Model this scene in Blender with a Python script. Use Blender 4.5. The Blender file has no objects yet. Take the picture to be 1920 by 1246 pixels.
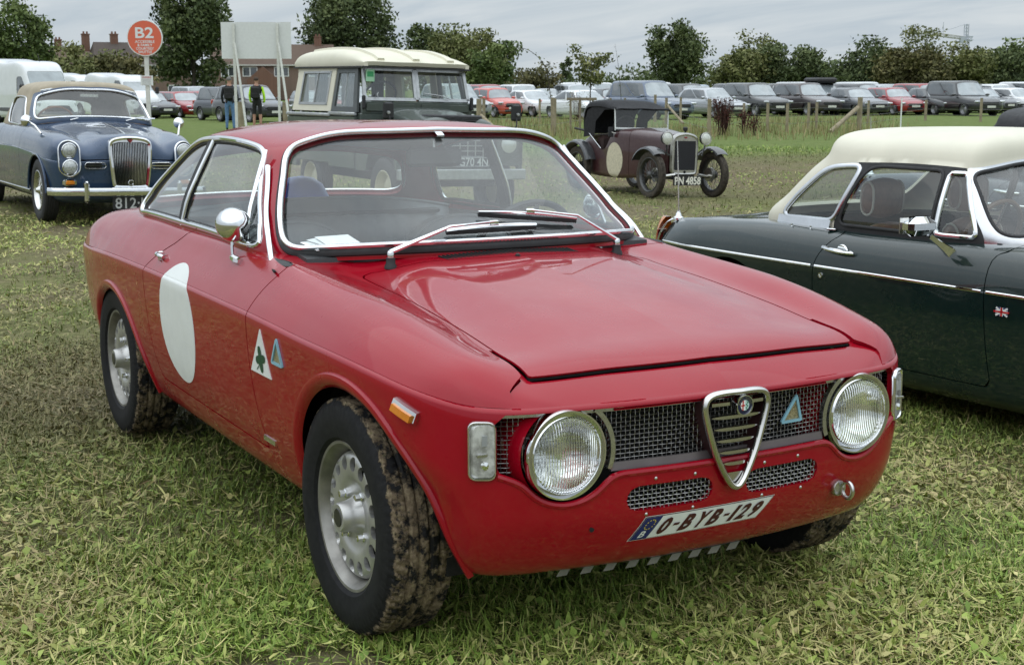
import bpy, bmesh, math, random
import numpy as np
from mathutils import Vector, Matrix
from mathutils.bvhtree import BVHTree
R_ = math.radians
SC = bpy.context.scene
COL = SC.collection
# ------------------------------------------------------------------ camera
cam_d = bpy.data.cameras.new('camera')
cam = bpy.data.objects.new('camera', cam_d); COL.objects.link(cam)
CAM = Vector((3.139, -2.043, 1.377)); YAW, PITCH = R_(150.466), R_(-10.0256)
fw = Vector((math.cos(PITCH)*math.cos(YAW), math.cos(PITCH)*math.sin(YAW), math.sin(PITCH)))
cam.location = CAM; cam.rotation_euler = fw.to_track_quat('-Z', 'Y').to_euler()
cam_d.sensor_width = 36.0; cam_d.lens = 36.0*2584.8/1920; cam_d.clip_end = 3000; cam_d.clip_start = 0.05
cam_d.dof.use_dof = True; cam_d.dof.focus_distance = 3.6; cam_d.dof.aperture_fstop = 22
SC.camera = cam
# ------------------------------------------------------------------ light
SUN_EL, SUN_AZ = R_(74), R_(-62)          # direction towards the sun, world azimuth
wd = bpy.data.worlds.new('World'); SC.world = wd; wd.use_nodes = True
nt = wd.node_tree; nt.nodes.clear()
def wn(t, **k):
    n = nt.nodes.new(t)
    for a, b in k.items(): setattr(n, a, b)
    return n
sky = wn('ShaderNodeTexSky', sky_type='NISHITA', sun_disc=False, sun_elevation=SUN_EL, sun_rotation=math.pi/2-SUN_AZ, air_density=1.0, dust_density=3.0, ozone_density=1.5)
skm = wn('ShaderNodeVectorMath', operation='SCALE'); skm.inputs['Scale'].default_value = 0.085
nt.links.new(sky.outputs[0], skm.inputs[0])
tc = wn('ShaderNodeTexCoord'); sep = wn('ShaderNodeSeparateXYZ'); nt.links.new(tc.outputs['Generated'], sep.inputs[0])
# flat cloud layer: project the view direction on a plane overhead
zc = wn('ShaderNodeMath', operation='MAXIMUM'); nt.links.new(sep.outputs['Z'], zc.inputs[0]); zc.inputs[1].default_value = 0.0
za = wn('ShaderNodeMath', operation='ADD'); nt.links.new(zc.outputs[0], za.inputs[0]); za.inputs[1].default_value = 0.09
dv = wn('ShaderNodeVectorMath', operation='DIVIDE'); nt.links.new(tc.outputs['Generated'], dv.inputs[0])
cz = wn('ShaderNodeCombineXYZ')
for i in range(3): nt.links.new(za.outputs[0], cz.inputs[i])
nt.links.new(cz.outputs[0], dv.inputs[1])
mp = wn('ShaderNodeMapping'); mp.inputs['Rotation'].default_value = (0, 0, R_(58)); mp.inputs['Scale'].default_value = (0.55, 1.7, 0.0)
nt.links.new(dv.outputs[0], mp.inputs[0])
n1 = wn('ShaderNodeTexNoise'); n1.inputs['Scale'].default_value = 1.15; n1.inputs['Detail'].default_value = 7; n1.inputs['Roughness'].default_value = 0.58; n1.inputs['Distortion'].default_value = 0.6
nt.links.new(mp.outputs[0], n1.inputs['Vector'])
cr = wn('ShaderNodeValToRGB'); cr.color_ramp.elements[0].position = 0.33; cr.color_ramp.elements[1].position = 0.68
cr.color_ramp.elements[0].color = (0.530, 0.610, 0.680, 1); cr.color_ramp.elements[1].color = (0.700, 0.755, 0.790, 1)
nt.links.new(n1.outputs['Fac'], cr.inputs[0])
# thicker, brighter cloud deck higher up
up = wn('ShaderNodeMapRange'); up.inputs['From Min'].default_value = 0.12; up.inputs['From Max'].default_value = 0.9; up.inputs['To Min'].default_value = 1.0; up.inputs['To Max'].default_value = 2.7
nt.links.new(sep.outputs['Z'], up.inputs[0])
cm = wn('ShaderNodeVectorMath', operation='SCALE'); nt.links.new(cr.outputs[0], cm.inputs[0]); nt.links.new(up.outputs[0], cm.inputs['Scale'])
mx = wn('ShaderNodeMix', data_type='RGBA'); mx.inputs[0].default_value = 0.86
nt.links.new(skm.outputs[0], mx.inputs[6]); nt.links.new(cm.outputs[0], mx.inputs[7])
bg = wn('ShaderNodeBackground'); bg.inputs['Strength'].default_value = 1.0
nt.links.new(mx.outputs[2], bg.inputs[0])
wo = wn('ShaderNodeOutputWorld'); nt.links.new(bg.outputs[0], wo.inputs[0])
sun_d = bpy.data.lights.new('sun', 'SUN'); sun_d.energy = 0.75; sun_d.angle = R_(120); sun_d.color = (1.0, 0.965, 0.91)
sun = bpy.data.objects.new('sun', sun_d); COL.objects.link(sun)
sdir = Vector((math.cos(SUN_EL)*math.cos(SUN_AZ), math.cos(SUN_EL)*math.sin(SUN_AZ), math.sin(SUN_EL)))
sun.rotation_euler = (-sdir).to_track_quat('-Z', 'Y').to_euler()
vs = SC.view_settings; vs.view_transform = 'Standard'; vs.look = 'None'; vs.exposure = 0.06; vs.gamma = 1.0; vs.use_curve_mapping = False
SC.render.engine = 'CYCLES'
cy = SC.cycles; cy.use_denoising = True; cy.max_bounces = 10; cy.transparent_max_bounces = 24; cy.glossy_bounces = 5; cy.transmission_bounces = 10; cy.diffuse_bounces = 3
cy.caustics_reflective = False; cy.caustics_refractive = False; cy.sample_clamp_indirect = 6.0
try: cy.denoising_prefilter = 'ACCURATE'
except Exception: pass
# ------------------------------------------------------------------ kit: objects and labels
def tag(o, label=None, cat=None, group=None, kind=None):
    if label: o['label'] = label
    if cat: o['category'] = cat
    if group: o['group'] = group
    if kind: o['kind'] = kind
    return o
def empty(name, loc=(0, 0, 0), rz=0, parent=None):
    o = bpy.data.objects.new(name, None); COL.objects.link(o); o.location = loc; o.rotation_euler = (0, 0, rz); o.parent = parent
    o.empty_display_size = 0.2
    return o
def dup(root, loc=None, rz=None, parent=None):
    c = root.copy(); COL.objects.link(c)
    if loc is not None: c.location = loc
    if rz is not None: c.rotation_euler = (0, 0, rz)
    c.parent = parent
    for ch in root.children:
        dup(ch, parent=c)
    return c
def mkmesh(name, V, F, N=None, smooth=True, angle=35):
    m = bpy.data.meshes.new(name)
    m.from_pydata([tuple(map(float, v)) for v in V], [], [tuple(map(int, f)) for f in F])
    m.update()
    if N is not None:
        m.polygons.foreach_set('use_smooth', [True]*len(m.polygons))
        nn = np.asarray(N, float); l = np.linalg.norm(nn, axis=1, keepdims=True); nn = np.where(l > 1e-6, nn/np.maximum(l, 1e-9), np.array([0, 0, 1.0]))
        m.normals_split_custom_set_from_vertices(nn.tolist())
    elif smooth:
        m.polygons.foreach_set('use_smooth', [True]*len(m.polygons))
        m.set_sharp_from_angle(angle=R_(angle))
    return m
def mo(name, mesh, mat, parent=None, loc=(0, 0, 0), rot=(0, 0, 0)):
    o = bpy.data.objects.new(name, mesh); COL.objects.link(o); o.parent = parent; o.location = loc; o.rotation_euler = rot
    if mat is not None and len(mesh.materials) == 0: mesh.materials.append(mat)
    return o
def ob(name, vf, mat, parent=None, smooth=True, angle=35, loc=(0, 0, 0), rot=(0, 0, 0)):
    if isinstance(vf, G): m = vf.mesh(name)
    else: m = mkmesh(name, vf[0], vf[1], vf[2] if len(vf) > 2 else None, smooth, angle)
    return mo(name, m, mat, parent, loc, rot)
# ------------------------------------------------------------------ kit: primitive geometry (V, F)
def vjoin(*parts):
    V, F, n = [], [], 0
    for p in parts:
        v, f = np.asarray(p[0], float).reshape(-1, 3), p[1]
        V.append(v); F += [tuple(i+n for i in q) for q in f]; n += len(v)
    return np.concatenate(V), F
def box(c, s, rz=0, ch=0.0):
    x, y, z = s[0]/2, s[1]/2, s[2]/2
    if ch <= 0:
        V = np.array([(-x,-y,-z),(x,-y,-z),(x,y,-z),(-x,y,-z),(-x,-y,z),(x,-y,z),(x,y,z),(-x,y,z)], float)
        F = [(0,3,2,1),(4,5,6,7),(0,1,5,4),(1,2,6,5),(2,3,7,6),(3,0,4,7)]
    else:
        V = []; h = min(ch, x*.95, y*.95, z*.95)
        for zz, k in ((-z, h), (-z+h, 0), (z-h, 0), (z, h)):
            a, b = x-k, y-k
            hh = h*.7
            V += [(-a+hh,-b,zz),(a-hh,-b,zz),(a,-b+hh,zz),(a,b-hh,zz),(a-hh,b,zz),(-a+hh,b,zz),(-a,b-hh,zz),(-a,-b+hh,zz)]
        V = np.array(V, float); F = [tuple(range(7,-1,-1)), tuple(range(24,32))]
        for r in range(3):
            for i in range(8): F.append((r*8+i, r*8+(i+1) % 8, r*8+8+(i+1) % 8, r*8+8+i))
    if rz:
        c_, s_ = math.cos(rz), math.sin(rz); V = V@np.array([[c_, s_, 0], [-s_, c_, 0], [0, 0, 1.0]])
    return V+np.asarray(c, float), F
def lathe(prof, seg=32, axis='y', c=(0, 0, 0), cap=(False, False)):
    """prof: (radius, height along axis)."""
    V = []; n = len(prof)
    for r, h in prof:
        for i in range(seg):
            a = 2*math.pi*i/seg; p, q = r*math.cos(a), r*math.sin(a)
            V.append({'y': (p, h, q), 'z': (p, q, h), 'x': (h, p, q)}[axis])
    F = []
    for j in range(n-1):
        for i in range(seg):
            a, b = j*seg+i, j*seg+(i+1) % seg
            F.append((a, a+seg, b+seg, b) if axis != 'y' else (a, b, b+seg, a+seg))
    if cap[0]: F.append(tuple(range(seg)) if axis == 'y' else tuple(range(seg-1, -1, -1)))
    if cap[1]: F.append(tuple(range((n-1)*seg, n*seg))[::-1] if axis == 'y' else tuple(range((n-1)*seg, n*seg)))
    return np.array(V)+np.asarray(c, float), F
def frames(path, closed=False, up=None):
    P = np.asarray(path, float); n = len(P)
    if closed: T = np.roll(P, -1, 0)-np.roll(P, 1, 0)
    else:
        T = np.gradient(P, axis=0)
    T /= np.maximum(np.linalg.norm(T, axis=1, keepdims=True), 1e-9)
    if up is None:
        up = np.array([0, 0, 1.0]) if abs(T[:, 2]).max() < .95 else np.array([1.0, 0.13, 0.07])
    U = np.broadcast_to(np.asarray(up, float), P.shape)
    B = np.cross(T, U); B /= np.maximum(np.linalg.norm(B, axis=1, keepdims=True), 1e-9)
    Nn = np.cross(B, T)
    return P, T, B, Nn
def sweep(path, prof, closed=False, up=None, caps=True, pclosed=True, scale=None):
    """prof: list of (side, out)."""
    P, T, B, Nn = frames(path, closed, up); n, k = len(P), len(prof); pr = np.asarray(prof, float)
    s = np.ones(n) if scale is None else np.asarray(scale, float)
    V = (P[:, None, :]+B[:, None, :]*pr[None, :, 0, None]*s[:, None, None]+Nn[:, None, :]*pr[None, :, 1, None]*s[:, None, None]).reshape(-1, 3)
    F = []; m = n if closed else n-1; kk = k if pclosed else k-1
    for i in range(m):
        a, b = i*k, ((i+1) % n)*k
        for j in range(kk):
            j2 = (j+1) % k
            F.append((a+j, b+j, b+j2, a+j2))
    if caps and not closed and pclosed: F += [tuple(range(k)), tuple(range((n-1)*k+k-1, (n-1)*k-1, -1))]
    return V, F
def circ(r, n=8): return [(r*math.cos(2*math.pi*i/n), r*math.sin(2*math.pi*i/n)) for i in range(n)]
def tube(path, r, n=8, closed=False, up=None, scale=None): return sweep(path, circ(r, n), closed, up, scale=scale)
def halfround(w, h, n=5): return [(-w/2, -h*.3)]+[(-w/2*math.cos(math.pi*i/n), h*math.sin(math.pi*i/n)) for i in range(n+1)]+[(w/2, -h*.3)]
def prism(poly, h, c=(0, 0, 0), ax=2):
    """extrude a 2-D polygon (ccw) by h along axis ax (other two in cyclic order)."""
    n = len(poly); V = []
    for d in (0, h):
        for a, b in poly:
            v = [0, 0, 0]; v[ax] = d; v[(ax+1) % 3] = a; v[(ax+2) % 3] = b; V.append(v)
    F = [tuple(range(n-1, -1, -1)), tuple(range(n, 2*n))]+[(i, (i+1) % n, n+(i+1) % n, n+i) for i in range(n)]
    return np.array(V, float)+np.asarray(c, float), F
def spl(pts, n=8, closed=False):
    """smooth curve through points (Catmull-Rom)."""
    P = np.asarray(pts, float); m = len(P); out = []
    for i in range(m if closed else m-1):
        p1, p2 = P[i], P[(i+1) % m]
        p0 = P[i-1] if (closed or i > 0) else 2*p1-p2
        p3 = P[(i+2) % m] if (closed or i+2 < m) else 2*p2-p1
        for k in range(n):
            t = k/n; out.append(.5*(2*p1+(p2-p0)*t+(2*p0-5*p1+4*p2-p3)*t*t+(3*p1-p0-3*p2+p3)*t**3))
    if not closed: out.append(P[-1])
    return np.array(out)
def rrect(x0, x1, y0, y1, r, n=6):
    o = []
    for cx, cy_, a in ((x1-r, y1-r, 0), (x0+r, y1-r, 90), (x0+r, y0+r, 180), (x1-r, y0+r, 270)):
        for i in range(n+1):
            t = R_(a+90*i/n); o.append((cx+r*math.cos(t), cy_+r*math.sin(t)))
    return np.array(o)
def sdpoly(p, poly):
    """signed distance (negative inside) of points (n,2) to polygon."""
    p = np.asarray(p, float); poly = np.asarray(poly, float); d = np.full(len(p), 1e18); ins = np.zeros(len(p), bool)
    for i in range(len(poly)):
        a, b = poly[i-1], poly[i]; e = b-a; w = p-a
        t = np.clip((w@e)/max(e@e, 1e-18), 0, 1); q = w-t[:, None]*e; d = np.minimum(d, (q*q).sum(1))
        c = ((a[1] > p[:, 1]) != (b[1] > p[:, 1])); den = (b[1]-a[1]) or 1e-18
        ins ^= c & (p[:, 0] < (b[0]-a[0])*(p[:, 1]-a[1])/den+a[0])
    return np.sqrt(d)*np.where(ins, -1, 1)
# ------------------------------------------------------------------ kit: lofted surfaces that can be cut
def pchip(t, Y, tq):
    t = np.asarray(t, float); h = np.diff(t); d = np.diff(Y, axis=0)/h.reshape(-1, *([1]*(Y.ndim-1))); n = len(t)
    m = np.zeros_like(Y)
    if n == 2: m[:] = d[0]
    else:
        hh = h.reshape(-1, *([1]*(Y.ndim-1)))
        w1, w2 = 2*hh[1:]+hh[:-1], hh[1:]+2*hh[:-1]
        ok = d[:-1]*d[1:] > 0
        with np.errstate(divide='ignore', invalid='ignore'): v = (w1+w2)/(w1/d[:-1]+w2/d[1:])
        m[1:-1] = np.where(ok, v, 0); m[0] = d[0]; m[-1] = d[-1]
        m[0] = 1.5*d[0]-.5*m[1]; m[-1] = 1.5*d[-1]-.5*m[-2]
    return herm(t, Y, m, tq)
def herm(t, Y, m, tq):
    i = np.clip(np.searchsorted(t, tq, side='right')-1, 0, len(t)-2); h = (t[i+1]-t[i]); s = (tq-t[i])/h
    sh = (-1,)+(1,)*(Y.ndim-1); s = s.reshape(sh); h = h.reshape(sh)
    return Y[i]*(1+2*s)*(1-s)**2+m[i]*h*s*(1-s)**2+Y[i+1]*s*s*(3-2*s)+m[i+1]*h*s*s*(s-1)
def cspline(t, Y, tq):
    n = len(t)
    if n < 4: return pchip(t, Y, tq)
    h = np.diff(t); A = np.zeros((n, n)); b = np.zeros_like(Y); d = np.diff(Y, axis=0)/h.reshape(-1, *([1]*(Y.ndim-1)))
    A[0, 0] = 2; A[0, 1] = 1; b[0] = 3*d[0]; A[-1, -1] = 2; A[-1, -2] = 1; b[-1] = 3*d[-1]
    for i in range(1, n-1):
        A[i, i-1] = h[i]; A[i, i] = 2*(h[i-1]+h[i]); A[i, i+1] = h[i-1]; b[i] = 3*(h[i]*d[i-1]+h[i-1]*d[i])
    m = np.linalg.solve(A, b.reshape(n, -1)).reshape(Y.shape)
    return herm(t, Y, m, tq)
def sampler(t, h, mn=1):
    out = []
    for i in range(len(t)-1):
        n = max(mn, int(math.ceil((t[i+1]-t[i])/h))); out += [t[i]+(t[i+1]-t[i])*k/n for k in range(n)]
    return np.array(out+[t[-1]])
def loft(ctrl, hu, hv, ku='c', kv='p', flip=False):
    Cc = np.asarray(ctrl, float)
    tu = np.concatenate([[0], np.cumsum(np.maximum(np.linalg.norm(np.diff(Cc, axis=0), axis=2).mean(1), 1e-4))])
    tv = np.concatenate([[0], np.cumsum(np.maximum(np.linalg.norm(np.diff(Cc, axis=1), axis=2).mean(0), 1e-4))])
    qu, qv = sampler(tu, hu), sampler(tv, hv)
    P = (cspline if ku == 'c' else pchip)(tu, Cc, qu)
    P = (cspline if kv == 'c' else pchip)(tv, P.transpose(1, 0, 2), qv).transpose(1, 0, 2)
    iu, iv = np.interp(qu, tu, np.arange(len(tu))), np.interp(qv, tv, np.arange(len(tv)))
    return gridG(P, iu, iv, flip)
def gridG(P, iu=None, iv=None, flip=False):
    nu, nv = P.shape[:2]
    du, dv_ = np.gradient(P, axis=0), np.gradient(P, axis=1)
    N = np.cross(du, dv_); N /= np.maximum(np.linalg.norm(N, axis=2, keepdims=True), 1e-12)
    if flip: N = -N
    iu = np.arange(nu) if iu is None else iu; iv = np.arange(nv) if iv is None else iv
    UV = np.stack(np.meshgrid(iu, iv, indexing='ij'), 2)
    A = np.concatenate([P, N, UV], 2).reshape(-1, 8); F = []
    for i in range(nu-1):
        for j in range(nv-1):
            q = (i*nv+j, (i+1)*nv+j, (i+1)*nv+j+1, i*nv+j+1); F.append(q[::-1] if flip else q)
    return G(A, F)
class G:
    def __init__(s, A, F): s.A, s.F = np.asarray(A, float), list(F)
    @property
    def V(s): return s.A[:, :3]
    @property
    def N(s): return s.A[:, 3:6]
    def copy(s): return G(s.A.copy(), s.F)
    def compact(s):
        used = sorted({i for f in s.F for i in f}); mp_ = {o: n for n, o in enumerate(used)}
        return G(s.A[used] if used else s.A[:0], [tuple(mp_[i] for i in f) for f in s.F])
    def split(s, f):
        """f per vertex -> (part with f<=0, part with f>0), cut exactly along f=0."""
        f = np.asarray(f, float).copy(); f[np.abs(f) < 1e-7] = 1e-7
        A = list(s.A); fl = list(f); cache = {}; I, O = [], []
        def cut(a, b):
            k = (a, b) if a < b else (b, a)
            if k not in cache:
                t = fl[k[0]]/(fl[k[0]]-fl[k[1]]); cache[k] = len(A); A.append(s.A[k[0]]*(1-t)+s.A[k[1]]*t)
            return cache[k]
        for q in s.F:
            sg = [f[i] <= 0 for i in q]
            if all(sg): I.append(q)
            elif not any(sg): O.append(q)
            else:
                pi, po = [], []
                for k in range(len(q)):
                    a, b = q[k], q[(k+1) % len(q)]
                    (pi if sg[k] else po).append(a)
                    if sg[k] != sg[(k+1) % len(q)]:
                        c = cut(a, b); pi.append(c); po.append(c)
                if len(pi) > 2: I.append(tuple(pi))
                if len(po) > 2: O.append(tuple(po))
        A = np.array(A)
        return G(A, I).compact(), G(A, O).compact()
    def keep(s, f): return s.split(f)[0]
    def mirror(s):
        A = s.A.copy(); A[:, 1] *= -1; A[:, 4] *= -1
        return G(A, [f[::-1] for f in s.F])
    def join(s, o): return G(np.concatenate([s.A, o.A]), s.F+[tuple(i+len(s.A) for i in f) for f in o.F])
    def offset(s, d):
        A = s.A.copy(); A[:, :3] += A[:, 3:6]*d; return G(A, s.F)
    def boundary(s):
        e = {}
        for f in s.F:
            for k in range(len(f)):
                a, b = f[k], f[(k+1) % len(f)]
                if (b, a) in e: del e[(b, a)]
                else: e[(a, b)] = 1
        return list(e)
    def loops(s):
        nx = {}
        for a, b in s.boundary(): nx.setdefault(a, []).append(b)
        out = []
        while nx:
            a = next(iter(nx)); L = [a]
            while L[-1] in nx and nx[L[-1]]:
                b = nx[L[-1]].pop()
                if not nx[L[-1]]: del nx[L[-1]]
                if b == L[0]: break
                L.append(b)
            out.append(L)
        return sorted(out, key=len, reverse=True)
    def flange(s, d, skip=None):
        A, F = [s.A], list(s.F); n = len(s.A)
        for a, b in s.boundary():
            if skip is not None and skip(s.A[a], s.A[b]): continue
            p, q = s.A[a], s.A[b]; w = np.cross(q[:3]-p[:3], p[3:6]); l = np.linalg.norm(w)
            if l < 1e-9: continue
            w = w/l; r4 = []
            for base, dd in ((p, 0), (q, 0), (q, d), (p, d)):
                r = base.copy(); r[:3] -= base[3:6]*dd; r[3:6] = w; r4.append(r)
            A.append(np.array(r4)); F.append((n+1, n, n+3, n+2)); n += 4
        return G(np.concatenate(A), F)
    def mesh(s, name): return mkmesh(name, s.V, s.F, s.N)
    def bvh(s): return BVHTree.FromPolygons([tuple(v) for v in s.V], s.F)
def resample(P, h, closed=False, N=None):
    P = np.asarray(P, float)
    Q = np.concatenate([P, P[:1]]) if closed else P
    d = np.linalg.norm(np.diff(Q, axis=0), axis=1); t = np.concatenate([[0], np.cumsum(d)])
    k = max(3, int(round(t[-1]/h))); tq = np.linspace(0, t[-1], k+1)
    if closed: tq = tq[:-1]
    out = np.stack([np.interp(tq, t, Q[:, i]) for i in range(3)], 1)
    if N is None: return out
    NN = np.concatenate([N, N[:1]]) if closed else np.asarray(N)
    return out, np.stack([np.interp(tq, t, NN[:, i]) for i in range(3)], 1)
def smoothpath(P, it, closed):
    P = P.copy()
    for _ in range(it):
        if closed: P = .5*P+.25*(np.roll(P, 1, 0)+np.roll(P, -1, 0))
        else: P[1:-1] = .5*P[1:-1]+.25*(P[:-2]+P[2:])
    return P
def looptrim(g, prof, h=0.015, loop=0, it=2, off=0.0):
    """sweep a profile round the boundary loop of a patch."""
    L = g.loops()[loop]; P, N = resample(g.V[L], h, True, g.N[L])
    P = smoothpath(P, it, True); N /= np.maximum(np.linalg.norm(N, axis=1, keepdims=True), 1e-9)
    return sweep(P+N*off, prof, True, N)
def text_mesh(s, size, extr=0.0, bold=0.0):
    cu = bpy.data.curves.new('t', 'FONT'); cu.body = s; cu.size = size; cu.extrude = extr; cu.offset = bold; cu.align_x = 'CENTER'; cu.align_y = 'CENTER'; cu.resolution_u = 3
    o = bpy.data.objects.new('t', cu); COL.objects.link(o)
    dg = bpy.context.evaluated_depsgraph_get(); dg.update(); m = bpy.data.meshes.new_from_object(o.evaluated_get(dg))
    V = np.array([v.co[:] for v in m.vertices]); F = [tuple(p.vertices) for p in m.polygons]
    bpy.data.objects.remove(o); bpy.data.curves.remove(cu); bpy.data.meshes.remove(m)
    return V, F
# ------------------------------------------------------------------ kit: materials
class Mat:
    def __init__(s, name):
        s.m = bpy.data.materials.new(name); s.m.use_nodes = True; s.t = s.m.node_tree; s.t.nodes.clear()
        s.out = s.n('ShaderNodeOutputMaterial')
    def n(s, t, **k):
        x = s.t.nodes.new(t)
        for a, b in k.items():
            if a in ('inp',):
                for c, d in b.items(): x.inputs[c].default_value = d
            else: setattr(x, a, b)
        return x
    def l(s, a, b): s.t.links.new(a, b)
    def noise(s, scale, detail=4, rough=.55, dist=0, vec=None, coord='Object'):
        x = s.n('ShaderNodeTexNoise', inp={'Scale': scale, 'Detail': detail, 'Roughness': rough, 'Distortion': dist})
        if vec is None:
            c = s.n('ShaderNodeTexCoord'); vec = c.outputs[coord]
        s.l(vec, x.inputs['Vector']); return x.outputs['Fac']
    def ramp(s, fac, p):
        r = s.n('ShaderNodeValToRGB'); e = r.color_ramp.elements
        while len(e) < len(p): e.new(.5)
        for i, (pos, c) in enumerate(p): e[i].position = pos; e[i].color = (*c, 1) if len(c) == 3 else c
        s.l(fac, r.inputs[0]); return r.outputs[0]
    def rampf(s, fac, a, b, lo=0.0, hi=1.0):
        r = s.n('ShaderNodeMapRange', inp={'From Min': a, 'From Max': b, 'To Min': lo, 'To Max': hi}); s.l(fac, r.inputs[0]); return r.outputs[0]
    def math(s, op, a, b=None):
        x = s.n('ShaderNodeMath', operation=op)
        for i, v in enumerate((a, b)):
            if v is None: continue
            if isinstance(v, (int, float)): x.inputs[i].default_value = v
            else: s.l(v, x.inputs[i])
        return x.outputs[0]
    def mix(s, f, a, b):
        x = s.n('ShaderNodeMix', data_type='RGBA')
        for i, v in ((0, f), (6, a), (7, b)):
            if isinstance(v, (int, float)): x.inputs[i].default_value = v
            elif isinstance(v, (tuple, list)): x.inputs[i].default_value = (*v, 1) if len(v) == 3 else v
            else: s.l(v, x.inputs[i])
        return x.outputs[2]
    def bsdf(s, base=(.5, .5, .5), rough=.5, metal=0, **k):
        b = s.n('ShaderNodeBsdfPrincipled')
        for nm, v in dict({'Base Color': base, 'Roughness': rough, 'Metallic': metal}, **k).items():
            if isinstance(v, (int, float)): b.inputs[nm].default_value = v
            elif isinstance(v, (tuple, list)): b.inputs[nm].default_value = (*v, 1) if len(v) == 3 and nm != 'Normal' else v
            else: s.l(v, b.inputs[nm])
        s.b = b; s.l(b.outputs[0], s.out.inputs[0]); return b
    def bump(s, h, strength=.3, dist=.01):
        x = s.n('ShaderNodeBump', inp={'Strength': strength, 'Distance': dist}); s.l(h, x.inputs['Height']); s.l(x.outputs[0], s.b.inputs['Normal']); return x
_mc = {}
def plain(name, base, rough=.5, metal=0, var=.12, scale=14, bump=0, **k):
    """one-colour surface with a little procedural variation."""
    if name in _mc: return _mc[name]
    m = Mat(name); f = m.noise(scale)
    d = tuple(max(0, c*(1-var)) for c in base); u = tuple(min(1, c*(1+var)) for c in base)
    c = m.ramp(f, [(.3, d), (.7, u)])
    m.bsdf(c, m.rampf(m.noise(scale*2.3), .3, .7, max(.02, rough*.85), min(1, rough*1.15)), metal, **k)
    if bump: m.bump(m.noise(scale*6), bump, .004)
    _mc[name] = m.m; return m.m
def paint(name, base, rough=.32, coat=1.0, mud=0.0, mudtop=.34, flake=0.0, dust=.06, spec=.5, cior=1.5):
    """car paint: pigment under clear coat, thin dust, dried mud low down."""
    if name in _mc: return _mc[name]
    m = Mat(name); g = m.n('ShaderNodeNewGeometry'); xyz = m.n('ShaderNodeSeparateXYZ'); m.l(g.outputs['Position'], xyz.inputs[0])
    f = m.noise(3.0, 5); c = m.mix(m.rampf(f, .35, .65), tuple(v*.93 for v in base), base)
    du = m.math('MULTIPLY', m.rampf(m.noise(26, 6, .7), .45, .75), dust)
    c = m.mix(du, c, (.42, .38, .33))
    rg = m.rampf(m.noise(9, 5), .3, .7, rough*.8, rough*1.2); ct = coat; cr_ = m.rampf(m.noise(40, 4), .35, .75, .015, .05)
    if mud:
        h = m.rampf(xyz.outputs['Z'], mudtop, mudtop-.2); sp = m.noise(55, 8, .75)
        spl_ = m.math('ADD', m.math('MULTIPLY', h, .62), m.math('MULTIPLY', sp, .55))
        mk = m.math('MULTIPLY', m.rampf(spl_, .60, .70), mud)
        c = m.mix(mk, c, m.ramp(m.noise(30, 6), [(.3, (.10, .065, .04)), (.7, (.21, .15, .10))]))
        rg = m.mix(mk, rg, (.9, .9, .9)); ct = m.math('SUBTRACT', coat, m.math('MULTIPLY', mk, coat))
    m.bsdf(c, rg, flake, **{'Coat Weight': ct, 'Coat Roughness': cr_, 'Coat IOR': cior, 'Specular IOR Level': spec})
    _mc[name] = m.m; return m.m
def glassy(name, tint=(.9, .95, .93), alpha=.12, rough=.0, dirt=.03, k=1.3):
    """thin glass pane: mostly see-through, mirror-like at grazing angles, faint film of dust."""
    if name in _mc: return _mc[name]
    m = Mat(name); tr = m.n('ShaderNodeBsdfTransparent'); tr.inputs[0].default_value = (*tint, 1)
    gl = m.n('ShaderNodeBsdfGlossy'); gl.inputs['Roughness'].default_value = rough; gl.inputs[0].default_value = (1, 1, 1, 1)
    ge = m.n('ShaderNodeNewGeometry'); dt = m.n('ShaderNodeVectorMath', operation='DOT_PRODUCT'); m.l(ge.outputs['Incoming'], dt.inputs[0]); m.l(ge.outputs['Normal'], dt.inputs[1])
    om = m.math('SUBTRACT', 1.0, m.math('ABSOLUTE', dt.outputs['Value'])); sc_ = m.math('MINIMUM', m.math('MULTIPLY', m.math('ADD', .06, m.math('MULTIPLY', m.math('POWER', om, 4.6), .94)), k), .95)
    m1 = m.n('ShaderNodeMixShader'); m.l(sc_, m1.inputs[0]); m.l(tr.outputs[0], m1.inputs[1]); m.l(gl.outputs[0], m1.inputs[2])
    df = m.n('ShaderNodeBsdfDiffuse'); df.inputs[0].default_value = (.62, .62, .60, 1)
    kd = m.rampf(m.noise(7, 6, .65), .3, .75, dirt*.5, dirt*1.5)
    m2 = m.n('ShaderNodeMixShader'); m.l(kd, m2.inputs[0]); m.l(m1.outputs[0], m2.inputs[1]); m.l(df.outputs[0], m2.inputs[2]); m.l(m2.outputs[0], m.out.inputs[0])
    _mc[name] = m.m; return m.m
CHROME = plain('chrome', (.78, .79, .80), .07, 1, var=.05, scale=30)
STEEL = plain('brushed_steel', (.55, .55, .53), .28, 1, var=.1, scale=40)
BLACK = plain('black_rubber', (.018, .018, .019), .6, 0)
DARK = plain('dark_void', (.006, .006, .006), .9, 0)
TYRE = plain('tyre_rubber', (.022, .022, .024), .72, 0, var=.3, scale=25, bump=.2)
GLASS = glassy('window_glass')
WHITEP = plain('white_print', (.72, .74, .72), .45, var=.04)
AMBER = plain('amber_lens', (.62, .20, .015), .15, var=.1, scale=60, **{'Coat Weight': 1.0})
REDLENS = plain('red_lens', (.42, .012, .01), .15, var=.1, scale=60, **{'Coat Weight': 1.0})
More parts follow.
